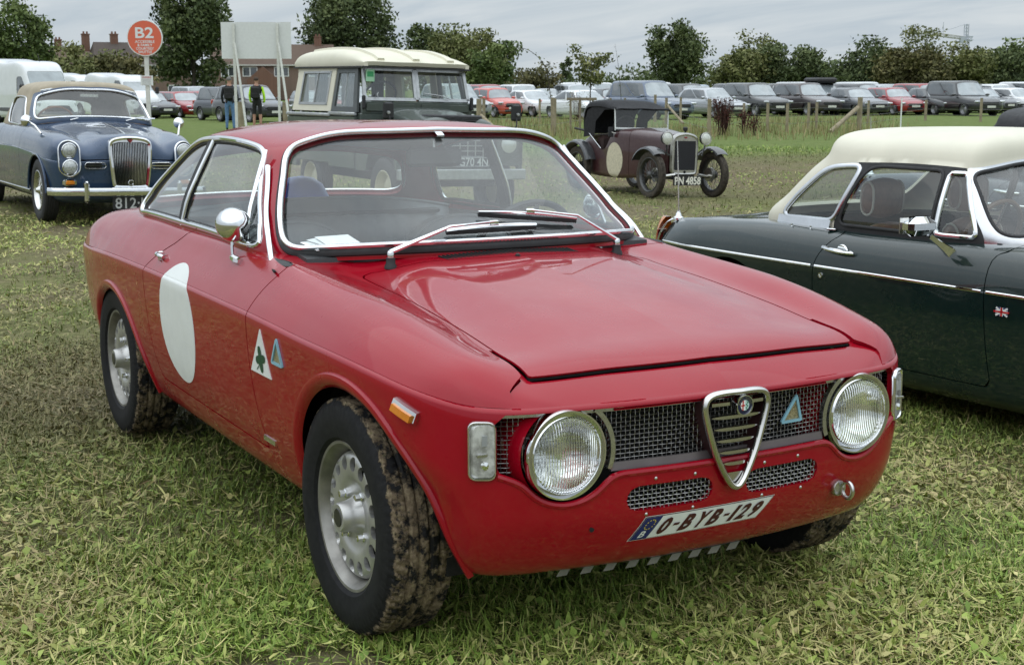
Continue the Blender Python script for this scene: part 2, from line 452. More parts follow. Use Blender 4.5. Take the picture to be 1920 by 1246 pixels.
# ================================================================== the red coupe
RED = paint('red_paint', (.31, .0018, .012), .30, .78, mud=.6, mudtop=.36, flake=.0, dust=.006, spec=.08, cior=1.45)
def wheel_mesh_tyre(ro, ri, w, tread=True, seg=220, lugs=66):
    """tyre about the y axis; outer face at y=-w/2."""
    pr = []  # (y fraction, radius)
    hw = w/2
    base = [(-hw*.70, ri-.006), (-hw*.80, ri+.004), (-hw*.93, ri+.016), (-hw*1.0, ri+(ro-ri)*.40), (-hw*1.0, ri+(ro-ri)*.58), (-hw*.955, ri+(ro-ri)*.80), (-hw*.90, ro-.014), (-hw*.84, ro-.005)]
    tr = [(-hw*.8+hw*1.6*i/22, ro-.003*(abs(-1+2*i/22)**3)) for i in range(23)]
    prof = base+tr+[(-y, r) for y, r in base[::-1]]
    P = np.zeros((seg+1, len(prof), 3)); k0, k1 = len(base), len(base)+23
    for i in range(seg+1):
        a = 2*math.pi*(i % seg)/seg
        for j, (y, r) in enumerate(prof):
            rr = r
            if tread and k0-2 <= j < k1+2:
                q = (j-k0)/22.0*2-1
                if j in (k0+5, k0+9, k0+13, k0+17): rr -= .007
                elif abs(q) > .62 and ((a*lugs/(2*math.pi)+q*1.3) % 1) < .30: rr -= .0045
                elif ((a*lugs/(2*math.pi)+q*2.1+.5) % 1) < .2: rr -= .0035
            elif j in (3, 4) and tread: rr += 0
            P[i, j] = (rr*math.cos(a), y, rr*math.sin(a))
    F = []; n = len(prof)
    for i in range(seg):
        for j in range(n-1): F.append((i*n+j, i*n+j+1, ((i+1) % seg)*n+j+1, ((i+1) % seg)*n+j))
    return P[:seg].reshape(-1, 3), F
def muddy_tyre(name, ro, ri):
    m = Mat(name); tc_ = m.n('ShaderNodeTexCoord'); x = m.n('ShaderNodeSeparateXYZ'); m.l(tc_.outputs['Object'], x.inputs[0])
    r2 = m.math('SQRT', m.math('ADD', m.math('MULTIPLY', x.outputs[0], x.outputs[0]), m.math('MULTIPLY', x.outputs[2], x.outputs[2])))
    e = m.rampf(r2, ri+(ro-ri)*.60, ro-.008); side = m.rampf(x.outputs[1], -.095, -.05)
    k = m.math('ADD', m.math('MULTIPLY', e, .40), m.math('MULTIPLY', m.noise(21, 9, .72), .62))
    mk = m.rampf(k, .675, .725)
    mudc = m.ramp(m.noise(48, 8, .7), [(.25, (.07, .052, .033)), (.5, (.17, .13, .085)), (.62, (.27, .215, .14)), (.72, (.18, .18, .07))])
    base = m.ramp(m.noise(60, 6), [(.3, (.006, .006, .007)), (.7, (.014, .014, .015))])
    m.bsdf(m.mix(mk, base, mudc), m.mix(mk, (.7, .7, .7), (.95, .95, .95)), 0, **{'Specular IOR Level': .22})
    m.bump(m.math('ADD', m.math('MULTIPLY', mk, m.noise(70, 8, .7)), m.math('MULTIPLY', m.noise(180, 3), .02)), .6, .009)
    return m.m
def alfa():
    root = empty('classic_car')
    tag(root, 'red two-door coupe with white door roundel and wire-mesh grille', 'car', 'classic cars on the grass')
    # the ground leans a third of a degree here: turn about the view axis keeps the fit
    Rm = Matrix.Rotation(R_(.384), 4, fw.normalized())
    root.matrix_world = Matrix.Translation(CAM)@Rm@Matrix.Translation(-CAM)
    # ---------------- side + front strip
    path = [(-3.25,0,.70),(-3.23,.35,.70),(-3.17,.58,.70),(-3.05,.695,.705),(-2.85,.748,.714),(-2.6,.772,.726),(-2.35,.783,.737),(-2.0,.789,.745),(-1.6,.79,.748),(-1.2,.79,.748),(-.8,.789,.746),(-.5,.787,.742),
            (-.25,.784,.735),(.05,.775,.728),(.2,.760,.718),(.33,.735,.704),(.43,.695,.690),(.495,.640,.679),(.538,.56,.674),(.563,.45,.674),(.585,.30,.675),(.597,.15,.676),(.60,0,.676)]
    pp = np.array(path)
    T = np.gradient(pp[:, :2], axis=0); Nn = np.stack([-T[:, 1], T[:, 0]], 1); Nn /= np.linalg.norm(Nn, axis=1, keepdims=True)
    Nn[-1] = (1, 0); Nn[0] = (-1, 0)
    side = [(.16,.222),(.092,.250),(.048,.345),(.016,.48),(.004,.62),(0,-.014),(.006,0)]
    front = [(.150,.240),(.085,.256),(.026,.325),(-.003,.42),(-.006,.52),(-.002,-.012),(.004,0)]
    L = []
    for i, (x, y, z) in enumerate(path):
        w = min(1, max(0, (x-.20)/.33)) if x > 0 else 0
        w = w*w*(3-2*w); row = []
        for (oa, za), (ob_, zb) in zip(side, front):
            za_ = z+za if za <= 0 else za; zb_ = z+zb if zb <= 0 else zb
            o = oa*(1-w)+ob_*w+ (.035*math.exp(-((x-.36)/.10)**2) if (za > 0 and za < .6 and x > 0) else 0); zz = za_*(1-w)+zb_*w
            row.append((x-Nn[i, 0]*o, max(0, y-Nn[i, 1]*o), zz))
        row.append((row[-1][0]-Nn[i, 0]*.012, max(0, row[-1][1]-Nn[i, 1]*.012), row[-1][2]-.007))
        L.append(row)
    Ls = loft(L, .022, .022, flip=True)
    # ---------------- top surface, from the crease to the centre line
    U = []
    def st(*p): U.append([np.array(q, float) for q in p])
    st((-3.24,.0,.705),(-3.24,.0,.71),(-3.24,.0,.715),(-3.235,.0,.72),(-3.23,0,.725),(-3.225,0,.73),(-3.22,0,.735))
    U.pop()
    st((-3.22,.34,.706),(-3.215,.34,.712),(-3.21,.33,.72),(-3.205,.31,.73),(-3.2,.26,.74),(-3.2,.15,.745),(-3.2,0,.745))
    st((-3.16,.574,.706),(-3.15,.56,.74),(-3.14,.53,.765),(-3.13,.48,.785),(-3.12,.42,.79),(-3.12,.22,.795),(-3.12,0,.795))
    st((-3.045,.688,.711),(-3.03,.668,.765),(-3.0,.63,.80),(-2.99,.58,.825),(-2.98,.49,.83),(-2.98,.26,.84),(-2.98,0,.84))
    st((-2.85,.742,.720),(-2.84,.718,.78),(-2.83,.672,.828),(-2.82,.615,.852),(-2.82,.50,.858),(-2.82,.27,.865),(-2.82,0,.868))
    st((-2.6,.766,.732),(-2.6,.737,.780),(-2.6,.694,.834),(-2.6,.635,.872),(-2.6,.50,.884),(-2.6,.28,.89),(-2.6,0,.892))
    st((-2.35,.777,.743),(-2.35,.748,.785),(-2.35,.706,.838),(-2.35,.652,.883),(-2.35,.50,.892),(-2.35,.28,.896),(-2.35,0,.897))
    for x in (-2.0, -1.6, -1.2): st((x,.784,.754),(x,.755,.790),(x,.714,.840),(x,.672,.888),(x,.50,.892),(x,.28,.894),(x,0,.895))
    st((-.8,.783,.752),(-.8,.754,.788),(-.8,.710,.838),(-.8,.660,.885),(-.8,.50,.905),(-.8,.28,.915),(-.8,0,.92))
    st((-.5,.781,.748),(-.5,.752,.783),(-.5,.704,.832),(-.5,.642,.868),(-.5,.50,.848),(-.5,.28,.888),(-.5,0,.900))
    st((-.25,.778,.741),(-.25,.748,.776),(-.25,.699,.823),(-.25,.634,.853),(-.25,.49,.826),(-.25,.28,.858),(-.25,0,.869))
    st((.05,.769,.734),(.05,.739,.766),(.05,.690,.806),(.05,.622,.828),(.05,.49,.797),(.05,.27,.821),(.05,0,.829))
    st((.2,.754,.724),(.2,.725,.753),(.2,.680,.786),(.2,.615,.803),(.21,.49,.777),(.215,.265,.795),(.22,0,.802))
    st((.33,.729,.710),(.33,.703,.736),(.335,.662,.763),(.34,.603,.777),(.35,.49,.757),(.36,.26,.772),(.365,0,.777))
    st((.425,.690,.696),(.427,.669,.724),(.432,.635,.742),(.44,.585,.749),(.455,.487,.739),(.475,.26,.748),(.485,0,.750))
    st((.490,.636,.685),(.491,.622,.698),(.495,.598,.706),(.505,.555,.708),(.52,.465,.704),(.546,.25,.707),(.560,0,.708))
    st((.534,.557,.680),(.54,.535,.683),(.546,.51,.685),(.552,.482,.687),(.561,.42,.688),(.585,.23,.690),(.597,0,.691))
    tc_ = np.array([r[-2] for r in L]); tt = np.arange(len(tc_)); fine = cspline(np.concatenate([[0], np.cumsum(np.linalg.norm(np.diff(tc_, axis=0), axis=1))]), tc_, np.linspace(0, np.linalg.norm(np.diff(tc_, axis=0), axis=1).sum(), 600))
    for r in U:
        k = np.argmin(np.linalg.norm(fine[:, :2]-r[0][:2], axis=1)); r[0] = fine[k]+np.array([0, 0, .0005])
    fl_ = fine[fine[:, 0] > .3]
    for j in range(1, 7): U[-1][j] = fl_[np.argmin(np.abs(fl_[:, 1]-U[-1][j][1]))]+np.array([0, 0, .0005])
    Us = loft(U, .022, .022, flip=True)
    cx, cy_ = Us.A[:, 0], Us.A[:, 1]
    # ---------------- greenhouse ring
    base = [(-.475,0,.908),(-.50,.25,.906),(-.60,.48,.897),(-.735,.622,.885),(-.805,.655,.882),(-1.2,.668,.886),(-1.66,.670,.888),(-2.0,.665,.886),(-2.30,.648,.884),(-2.52,.56,.886),(-2.6,.3,.89),(-2.62,0,.89)]
    top = [(-.985,0,1.240),(-.995,.22,1.236),(-1.01,.385,1.224),(-1.045,.478,1.196),(-1.10,.506,1.190),(-1.35,.532,1.214),(-1.62,.536,1.210),(-1.87,.528,1.180),(-2.10,.508,1.125),(-2.24,.43,1.12),(-2.32,.24,1.142),(-2.335,0,1.148)]
    ring = []
    for (b, t) in zip(base, top):
        b, t = np.array(b), np.array(t); s = np.array([min(-1.25, max(-1.85, t[0]*.75-.32)), 0, 1.266]); s[2] = 1.266-.02*max(0, -1.3-s[0])
        bow = np.array([0, .018*(1 if b[1] > .3 else b[1]/.3), .0])
        d = s-t; lift = 1.29-t[2]
        row = [b-(0, 0, .02), b, b+(t-b)*.33+bow, b+(t-b)*.68+bow*.9, t]
        for q, zf in ((.10, .34), (.28, .66), (.6, .92), (1, 1)): row.append(np.array([t[0]+d[0]*q, t[1]+d[1]*q, t[2]+(s[2]-t[2])*zf]))
        ring.append(row)
    Rg = loft(ring, .022, .022)
    sp8 = Rg.A[:, 7] > 7.999; Rg.A[sp8, 1] = 0; Rg.A[sp8, 3:6] = (0, 0, 1)
    u, v, x, y, z = Rg.A[:, 6], Rg.A[:, 7], Rg.A[:, 0], Rg.A[:, 1], Rg.A[:, 2]
    # windscreen: param-space rounded rectangle
    def ws_sd(A, e=0):
        q = np.stack([A[:, 6]*.21, A[:, 7]*.155], 1); return sdpoly(q, rrect(-.66, .655, .175, .615, .085))+e
    def rw_sd(A):
        q = np.stack([(A[:, 6]-11)*.22, A[:, 7]*.12], 1); return sdpoly(q, rrect(-.46, .46, .17, .455, .07))
    swp = spl([(-2.235,.906),(-2.175,1.03),(-2.02,1.128),(-1.86,1.176),(-1.65,1.197),(-1.40,1.200),(-1.20,1.186),(-1.115,1.160),(-1.085,1.125),(-.86,.925),(-.865,.903),(-1.2,.905),(-1.7,.907),(-2.1,.905)], 6, True)
    def sw_sd(A):
        d = sdpoly(A[:, [0, 2]], swp); return np.where((A[:, 6] > 3.6) & (A[:, 6] < 9.6), d, 9.0)
    ws, rest = Rg.split(ws_sd(Rg.A)); rw, rest = rest.split(rw_sd(rest.A)); sw, roof = rest.split(sw_sd(rest.A))
    roof_f = roof.join(roof.mirror())
    nm = lambda a, b: abs(a[1]) < 1e-4 and abs(b[1]) < 1e-4
    ob('roof', roof_f.flange(.022, nm), RED, root)
    WSG = ws.join(ws.mirror()); RWG = rw.join(rw.mirror())
    g = ob('windscreen', WSG.offset(-.010), glassy('windscreen_glass', (.90, .94, .93), dirt=.035, k=1.15), root)
    def rim(gh, prof, h=.012, off=0.0, it=3):
        """trim round a half patch mirrored about y=0: take the loop without its centre line."""
        Lp = gh.loops()[0]; P = gh.V[Lp]; N = gh.N[Lp]; m0 = np.abs(P[:, 1]) < 1e-4
        k = int(np.argmax(m0 & ~np.roll(m0, -1))); P = np.roll(P, -k, 0); N = np.roll(N, -k, 0)
        m0 = np.abs(P[:, 1]) < 1e-4; e = 1+int(np.argmax(m0[1:])); P, N = P[:e+1], N[:e+1]
        P = np.concatenate([P, (P*(1, -1, 1))[::-1][1:-1]]); N = np.concatenate([N, (N*(1, -1, 1))[::-1][1:-1]])
        P, N = resample(P, h, True, N); P = smoothpath(P, it, True); N /= np.linalg.norm(N, axis=1, keepdims=True)
        return sweep(P+N*off, prof, True, N)
    w0, w1 = Rg.split(ws_sd(Rg.A, -.012)); ob('rubber_seal', rim(w0, halfround(.030, .007)), BLACK, g)
    w0, _ = Rg.split(ws_sd(Rg.A, .004)); ob('chrome_trim', rim(w0, halfround(.018, .010), off=.005), CHROME, g)
    ob('rear_window', RWG.offset(-.008), GLASS, root)
    ob('rear_window_trim', rim(rw, halfround(.018, .009)), CHROME, root)
    # trim clips at the middle of the windscreen
    for p, nx in (((-.489, 0, .926), (.55, 0, .83)), ((-.962, 0, 1.2285), (.45, 0, .9))):
        V, F = box((0, 0, 0), (.026, .030, .010), 0, .002); rm = Vector(nx).to_track_quat('Z', 'Y').to_matrix(); V = np.array([rm@Vector(q) for q in V])+np.array(p)
        ob('trim_clip', (V, F), CHROME, root)
    def sided(gh, name, mat, parent, both=True, fl=0):
        o = None
        for k, q in enumerate((gh.mirror(), gh) if both else (gh.mirror(),)):
            o_ = ob(name, q.flange(fl) if fl else q, mat, parent); o = o or o_
        return o
    # side glass split at the B-pillar and the quarter-light bar
    bl = lambda A, dx: (A[:, 0]-(-1.668+(A[:, 2]-.895)*.10))+dx
    vl = lambda A, dx: (A[:, 0]-(-.965-(A[:, 2]-.905)*.44))+dx
    for mir in (True, False):
        s_ = sw.mirror() if mir else sw
        s_ = s_.offset(-.012)
        q, rest = s_.split(bl(s_.A, .0)); dw, vw = rest.split(vl(rest.A, 0))
        ob('quarter_window', q, GLASS, root); ob('door_window', dw, GLASS, root); ob('vent_window', vw, GLASS, root)
        o = ob('window_trim', looptrim(sw.mirror() if mir else sw, halfround(.020, .010), .014, it=2), CHROME, root)
        ob('inner_seal', looptrim((sw.mirror() if mir else sw).offset(-.010), halfround(.028, .006), .014), BLACK, o)
        sg = -1 if mir else 1
        yat = lambda xx, zz: (float(np.interp(zz, [.888, .99, 1.10, 1.20], [.668, .645, .595, .545]))-.004)*sg
        pb = [(-1.668+(zz-.895)*.10, yat(0, zz), zz) for zz in np.linspace(.895, 1.203, 9)]
        ob('pillar', sweep(np.array(pb)+(-.018, 0, 0), [(-.028, -.012), (-.028, .004), (.028, .004), (.028, -.012)], up=(0, sg, .3)), BLACK, root)
        ob('pillar_trim', sweep(np.array(pb)+(.012, sg*.004, 0), halfround(.014, .008), up=(0, sg, .3)), CHROME, root)
        pv = [(-.965-(zz-.905)*.44, yat(0, zz), zz) for zz in np.linspace(.905, 1.178, 9)]
        ob('vent_bar', sweep(np.array(pv), halfround(.014, .008), up=(0, sg, .3)), CHROME, root)
        # chrome gutter running down the screen pillar
        gp = spl([(-.735, .665, .868), (-.80, .651, .93), (-.90, .620, 1.00), (-.985, .583, 1.078), (-1.045, .560, 1.13)], 6)*(1, sg, 1)
        ob('drip_rail', sweep(gp, halfround(.013, .010), up=(.35, sg, .1)), CHROME, root)
    # ---------------- cut the body panels
    door = spl([(-.600,.862),(-.618,.80),(-.625,.73),(-.618,.60),(-.590,.45),(-.566,.352)], 5).tolist()+[(-.60,.346),(-1.66,.350)]+spl([(-1.683,.356),(-1.715,.50),(-1.735,.65),(-1.735,.735),(-1.66,.80),(-1.56,.855),(-1.47,.92),(-1.46,.99),(-.60,.99)], 5).tolist()
    hood = [(.478,.492),(.30,.491),(.05,.490),(-.25,.489),(-.47,.492),(-.497,.462)]+[(-.40-.095*abs(t/.462)**1.5, t) for t in np.linspace(.44, -.44, 17)]+[(-.497,-.462),(-.47,-.492),(-.25,-.489),(.05,-.490),(.30,-.491),(.478,-.492)]+[(.512-.034*(t/.492)**2, t) for t in np.linspace(-.47, .47, 21)]
    gap = .0026
    def arch(A):
        f1 = np.hypot(A[:, 0]-.035, A[:, 2]-.300)-.372
        f2 = np.hypot((A[:, 0]+2.275)/.405, (A[:, 2]-.285)/.335)*.36-.36
        return np.minimum(f1, f2)
    fr_half = [(0,.505),(.318,.505),(.338,.492),(.36,.468),(.395,.449),(.44,.441),(.485,.449),(.520,.469),(.545,.500),(.575,.513),(.598,.522),(.604,.54),(.604,.650),(.592,.661),(0,.662)]
    frp = np.array(fr_half+[(-a, b) for a, b in fr_half[::-1]])
    slot = lambda s: np.array([(s*q[0], q[1]) for q in rrect(.050, .290, .408, .470, .0308, 8)])
    ent = []
    Lr = Ls.split(-arch(Ls.A))[0]            # keep outside the arches
    Lr = Lr.compact()
    def front_mask(A, d): return np.where(A[:, 0] > .38, d, 9.0)
    _, Lr = Lr.split(front_mask(Lr.A, sdpoly(Lr.A[:, [1, 2]], frp)))
    slots, Lr = Lr.split(front_mask(Lr.A, sdpoly(Lr.A[:, [1, 2]], slot(1))))
    # cabin opening in the top surface
    plan = spl([(b[0], b[1]) for b in base[1:-1]], 4)
    cab = np.concatenate([np.array([(-.465, 0)])+0, plan-(0, .016), np.array([(-2.6, -.4), (-.5, -.4)])])
    _, Ur = Us.split(sdpoly(Us.A[:, [0, 1]], cab)+.004)
    hd, Ur = Ur.split(sdpoly(Ur.A[:, [0, 1]], hood)+0)
    hd = hd.split(sdpoly(hd.A[:, [0, 1]], hood)+gap)[0]
    # brow: everything ahead of the bonnet and inside a diagonal from its corner
    brow = [(.47,.505),(.508,.560),(.548,.540),(.64,.5),(.66,0),(.66,-.1),(.3,-.1),(.3,.505)]
    bw, Ur = Ur.split(np.where(Ur.A[:, 0] > .30, sdpoly(Ur.A[:, [0, 1]], brow), 9))
    def lipx(yy): return np.interp(np.abs(yy), [0,.15,.30,.45,.56,.64], [.60,.597,.585,.563,.538,.495])
    hx = .512-.034*(bw.A[:, 1]/.492)**2
    t = np.clip((lipx(bw.A[:, 1])-bw.A[:, 0])/np.maximum(lipx(bw.A[:, 1])-hx, .02), 0, 1)
    bw.A[:, 2] -= .012*t**.8
    bw.A[:, 3:6] += np.stack([-.10*np.ones(len(t)), 0*t, 0*t], 1); bw.A[:, 3:6] /= np.linalg.norm(bw.A[:, 3:6], axis=1, keepdims=True)
    dU, Uw = Ur.split(np.where(Ur.A[:, 1] > .45, sdpoly(Ur.A[:, [0, 2]], door), 9)+gap*0)
    dL, Lw = Lr.split(np.where((Lr.A[:, 1] > .45), sdpoly(Lr.A[:, [0, 2]], door), 9))
    shr = lambda g_: g_.split(sdpoly(g_.A[:, [0, 2]], door)+gap)[0]
    dU, dL = shr(dU), shr(dL)
    gw = lambda g_: g_.split(-(np.where(g_.A[:, 1] > .45, sdpoly(g_.A[:, [0, 2]], door), 9)-gap))[0]
    Uw, Lw = gw(Uw), gw(Lw)
    Uw = Uw.split(-(sdpoly(Uw.A[:, [0, 1]], hood)-gap))[0]
    dg = dL.join(dU)
    crease_skip = lambda a, b: nm(a, b) or (a[1] > .3 and b[1] > .3 and abs(a[7]-b[7]) < 1e-6 and (abs(a[7]) < 1e-6 or abs(a[7]-7) < 1e-6))
    for mir in (True, False):
        f_ = (lambda g_: g_.mirror()) if mir else (lambda g_: g_)
        d_ = ob('door', f_(dg.flange(.018, crease_skip)), RED, root)
        ff, rq = Uw.split(-(Uw.A[:, 0]+1.1)); ob('front_fender', f_(ff.flange(.018, crease_skip)), RED, root); ob('rear_quarter', f_(rq.flange(.018, crease_skip)), RED, root)
        ob('body_side', f_(Lw.flange(.018, crease_skip)), RED, root)
        if mir: rdoor = d_
    ob('bonnet', (lambda q: q.join(q.mirror()))(hd.flange(.005, nm)), RED, root)
    hb = [(x_-.010, y_, z_-.014) for x_, y_, z_ in [(float(.509-.034*(t_/.492)**2), t_, float(np.interp(abs(t_), [0, .26, .49], [.741, .739, .732]))) for t_ in np.linspace(-.486, .486, 40)]]
    ob('bonnet_gap_shade', sweep(hb, [(-.010, -.001), (-.010, .010), (.004, .010), (.004, -.001)], up=(0, 0, 1)), DARK, root)  # black strip standing in for the shade under the bonnet's front edge
    ob('nose_panel', (lambda q: q.join(q.mirror()))(bw.flange(.012, nm)), RED, root)
    full = Ls.join(Us); full = full.join(full.mirror()); bv = full.bvh()
    def onside(xx, zz, sg=-1):
        h = bv.ray_cast(Vector((xx, sg*2, zz)), Vector((0, -sg, 0))); return (h[0], h[1])
    def onfront(yy, zz):
        h = bv.ray_cast(Vector((2, yy, zz)), Vector((-1, 0, 0))); return (h[0], h[1])
    def ontop(xx, yy):
        h = bv.ray_cast(Vector((xx, yy, 2)), Vector((0, 0, -1))); return (h[0], h[1])
    # dark inner tub and floor so that the gaps stay black
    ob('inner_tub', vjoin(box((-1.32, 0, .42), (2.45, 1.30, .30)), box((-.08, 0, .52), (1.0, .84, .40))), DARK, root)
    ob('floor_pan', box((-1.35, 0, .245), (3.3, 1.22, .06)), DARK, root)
    # ---------------- wheel arch lips and liners
    for mir in (True, False):
        sg = -1 if mir else 1
        for nmx, c0, c1, rx, rz, a0, a1 in (('front', .035, .300, .372, .372, -8, 190), ('rear', -2.275, .285, .405, .335, -5, 186)):
            P, N = [], []
            for a in np.linspace(R_(a0), R_(a1), 60):
                xx, zz = c0+rx*math.cos(a), c1+rz*math.sin(a); h = onside(xx, max(zz, .262), sg)
                if h[0] is None: continue
                P.append((h[0].x, h[0].y, zz)); N.append((-math.cos(a)*0, sg, 0))
            P = smoothpath(np.array(P), 4, False); N = np.array(N, float)
            pr = [(.026, -.010), (.022, -.002), (.012, .006), (.002, .0095), (-.006, .008), (-.010, .002), (-.010, -.012)]
            if not mir: pr = [(-a, b) for a, b in pr]
            pr = [(-a, b) for a, b in pr]
            ob('wheel_arch_lip', sweep(P, pr, up=N, scale=np.interp(np.linspace(0, 1, len(P)), [0, .12, .5, .88, 1], [.75, 1, 1.1, 1, .7])), RED, root)
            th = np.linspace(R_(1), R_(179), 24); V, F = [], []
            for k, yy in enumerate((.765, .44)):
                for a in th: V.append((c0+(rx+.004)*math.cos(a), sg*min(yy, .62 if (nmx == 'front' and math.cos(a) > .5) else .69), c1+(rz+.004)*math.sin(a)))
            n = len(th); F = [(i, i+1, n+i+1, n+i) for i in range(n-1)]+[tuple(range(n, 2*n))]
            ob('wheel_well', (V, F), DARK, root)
    # ---------------- wheels
    ro, ri = .305, .187
    ty = mkmesh('tyre', *wheel_mesh_tyre(ro, ri, .185, seg=300, lugs=84), smooth=True, angle=28); ty.materials.append(muddy_tyre('muddy_tyre', ro, ri))
    RIM = plain('cast_rim', (.50, .495, .48), .36, .7, var=.20, scale=14)
    # rim barrel: lip then a deep cylinder; face dish with oval holes
    rimv = lathe([(.186, -.060), (.194, -.069), (.1965, -.074), (.193, -.078), (.186, -.077), (.180, -.070), (.176, -.060), (.168, -.045), (.164, -.020), (.160, .02), (.155, .06), (.186, .07)], 96)
    rm_ = mkmesh('rim', *rimv); rm_.materials.append(plain('rim_barrel', (.27, .26, .24), .42, .7, var=.35, scale=12))
    dpr = [(.168, -.020), (.167, -.034), (.163, -.048), (.156, -.057), (.146, -.061), (.130, -.062), (.114, -.062), (.100, -.060), (.085, -.054), (.070, -.050), (.050, -.048)]
    na = 240; P = np.zeros((na+1, 0, 3)); cols = []
    dq = resample(np.array([(a, b, 0) for a, b in dpr]), .005)
    Pd = np.zeros((na+1, len(dq), 3))
    for i in range(na+1):
        a = 2*math.pi*i/na
        for j, (rr, yy, _) in enumerate(dq): Pd[i, j] = (rr*math.cos(a), yy, rr*math.sin(a))
    dish = gridG(Pd)
    if (dish.N[:, 1] > 0).mean() > .5: dish = gridG(Pd, flip=True)
    ang = np.arctan2(dish.A[:, 2], dish.A[:, 0]); rad = np.hypot(dish.A[:, 0], dish.A[:, 2]); nh = 16
    da = ((ang/(2*math.pi)*nh) % 1-.5)/nh*2*math.pi*rad
    holes = np.hypot(da/.0165, (rad-.1360)/.0185)-1
    hp, dish = dish.split(holes)
    dm_ = dish.flange(.012).mesh('wheel_disc'); dm_.materials.append(RIM)
    hubp = lathe([(.054, -.046), (.047, -.054), (.040, -.074), (.038, -.095), (.034, -.100), (.0, -.0995)], 32)
    hm_ = mkmesh('hub', *hubp); hm_.materials.append(RIM)
    nuts = None
    for k in range(4):
        a = R_(45+90*k); q = lathe([(.012, -.046), (.012, -.057), (.009, -.059), (.009, -.072), (.0, -.074)], 8, c=(.072*math.cos(a), 0, .072*math.sin(a)))
        nuts = (nuts or [])+[mkmesh('wheel_nut', *q)]; nuts[-1].materials.append(CHROME)
    bk = mkmesh('brake_backing', *lathe([(.162, .03), (.0, .03)], 32)); bk.materials.append(DARK)
    cpm = mkmesh('hub_emblem', *lathe([(.024, -.1005), (.023, -.102), (0, -.102)], 20)); cpm.materials.append(plain('dark_emblem', (.06, .06, .06), .3, .6))
    rt = random.Random(3)
    for (wx, wy, flip) in ((0, -.668, 0), (0, .668, 1), (-2.35, -.662, 0), (-2.35, .662, 1)):
        we = empty('wheel', (wx, wy, .304), 0, root)
        we.rotation_euler = (0, rt.uniform(0, 6), math.pi*flip)
        t_ = mo('tyre', ty, None, we); r_ = mo('rim', rm_, None, we)
        mo('wheel_disc', dm_, None, we); mo('hub', hm_, None, we); [mo('wheel_nut', q_, None, we) for q_ in nuts]; mo('brake_backing', bk, None, we); mo('hub_emblem', cpm, None, we)
    # ---------------- front: headlamps, grille, indicators
    LENS = Mat('headlamp_lens'); cc = LENS.n('ShaderNodeTexCoord'); sx = LENS.n('ShaderNodeSeparateXYZ'); LENS.l(cc.outputs['Object'], sx.inputs[0])
    wv = LENS.math('SINE', LENS.math('MULTIPLY', sx.outputs[1], 2*math.pi/.0066))
    rr2 = LENS.bsdf((.97, .99, .98), .0, 0, **{'Transmission Weight': .97, 'IOR': 1.28})
    LENS.bump(wv, .8, .0011)
    LENS = LENS.m
    REFL = plain('reflector', (.90, .91, .90), .09, 1, var=.06, scale=20)
    MESHM = plain('wire_mesh', (.30, .295, .285), .36, 1, var=.15, scale=60)
    lens_p = [(.0885, 0), (.086, .006), (.075, .013), (.055, .019), (.03, .0225), (.0, .0235)]
    lm_ = mkmesh('lens', *lathe(lens_p, 48, 'x')); lm_.materials.append(LENS)
    bzm = mkmesh('bezel', *lathe([(.0885, -.004), (.0885, .004), (.0905, .007), (.0945, .001), (.0975, -.002), (.1000, .006), (.1035, .006), (.106, -.004), (.107, -.022), (.104, -.04)], 64, 'x')); bzm.materials.append(CHROME)
    rfm = mkmesh('reflector', *lathe([(.088, -.002), (.080, -.022), (.062, -.045), (.040, -.060), (.018, -.066), (.0, -.067)], 48, 'x')); rfm.materials.append(REFL)
    blm = mkmesh('bulb', *vjoin(lathe([(.016, -.064), (.015, -.03), (.012, -.022), (0, -.020)], 16, 'x'), lathe([(.022, -.026), (.022, -.020), (.004, -.018)], 16, 'x'))); blm.materials.append(plain('bulb_cap', (.75, .76, .74), .25, .8))
    shm = mkmesh('lamp_shell', *lathe([(.108, -.022), (.113, -.035), (.1195, -.055), (.122, -.08), (.120, -.12)], 64, 'x')); shm.materials.append(RED)
    for sg in (-1, 1):
        h = empty('headlamp', (.566, sg*.441, .5605), 0, root)
        mo('lens', lm_, None, h); mo('bezel', bzm, None, h); mo('reflector', rfm, None, h); mo('bulb', blm, None, h); mo('lamp_shell', shm, None, h)
        # front indicator, wrapped round the corner
        gy = rrect(.602, .654, .515, .645, .014, 5)
        P2 = []
        ind = []
        def wrap(poly, off):
            o = []
            for yy, zz in poly:
                hh = onfront(.606*sg, zz); q = hh[0]
                o.append((q.x+off-.006-(yy-.606)*.55, yy*sg, zz))
            return np.array(o)
        pth = wrap(gy, .004)
        o_ = ob('indicator_bezel', sweep(resample(pth, .006, True), halfround(.008, .009), True, up=(1, .55*sg, 0)), CHROME, root)
        sk_ = np.concatenate([pth, pth-np.array((.05, 0, 0))]); ng = len(pth); ob('indicator_body', (sk_, [(i, (i+1) % ng, ng+(i+1) % ng, ng+i)[::sg] for i in range(ng)]), CHROME, o_)
        c0 = wrap(gy, .004); c1 = wrap(.628+(gy-(.628, .58))*(.62, .85)[0]*1.0+np.array([0, 0]), .018) if False else wrap(np.array([(.628+(a-.628)*.80, .58+(b-.58)*.90) for a, b in gy]), .013)
        n = len(gy); F = [(i, (i+1) % n, n+(i+1) % n, n+i) for i in range(n)]+[tuple(range(n, 2*n))]
        if sg < 0: F = [f[::-1] for f in F]
        LI = _mc.get('clear_lens')
        if LI is None:
            mm = Mat('clear_lens'); cg = mm.ramp(mm.noise(38, 3, .6), [(.35, (.30, .30, .29)), (.65, (.68, .69, .67))]); mm.bsdf(cg, .12, .25, **{'Coat Weight': 1.0}); mm.bump(mm.noise(120, 2), .3, .002); LI = _mc['clear_lens'] = mm.m
        ob('lens', (np.concatenate([c0, c1]), F), LI, o_)
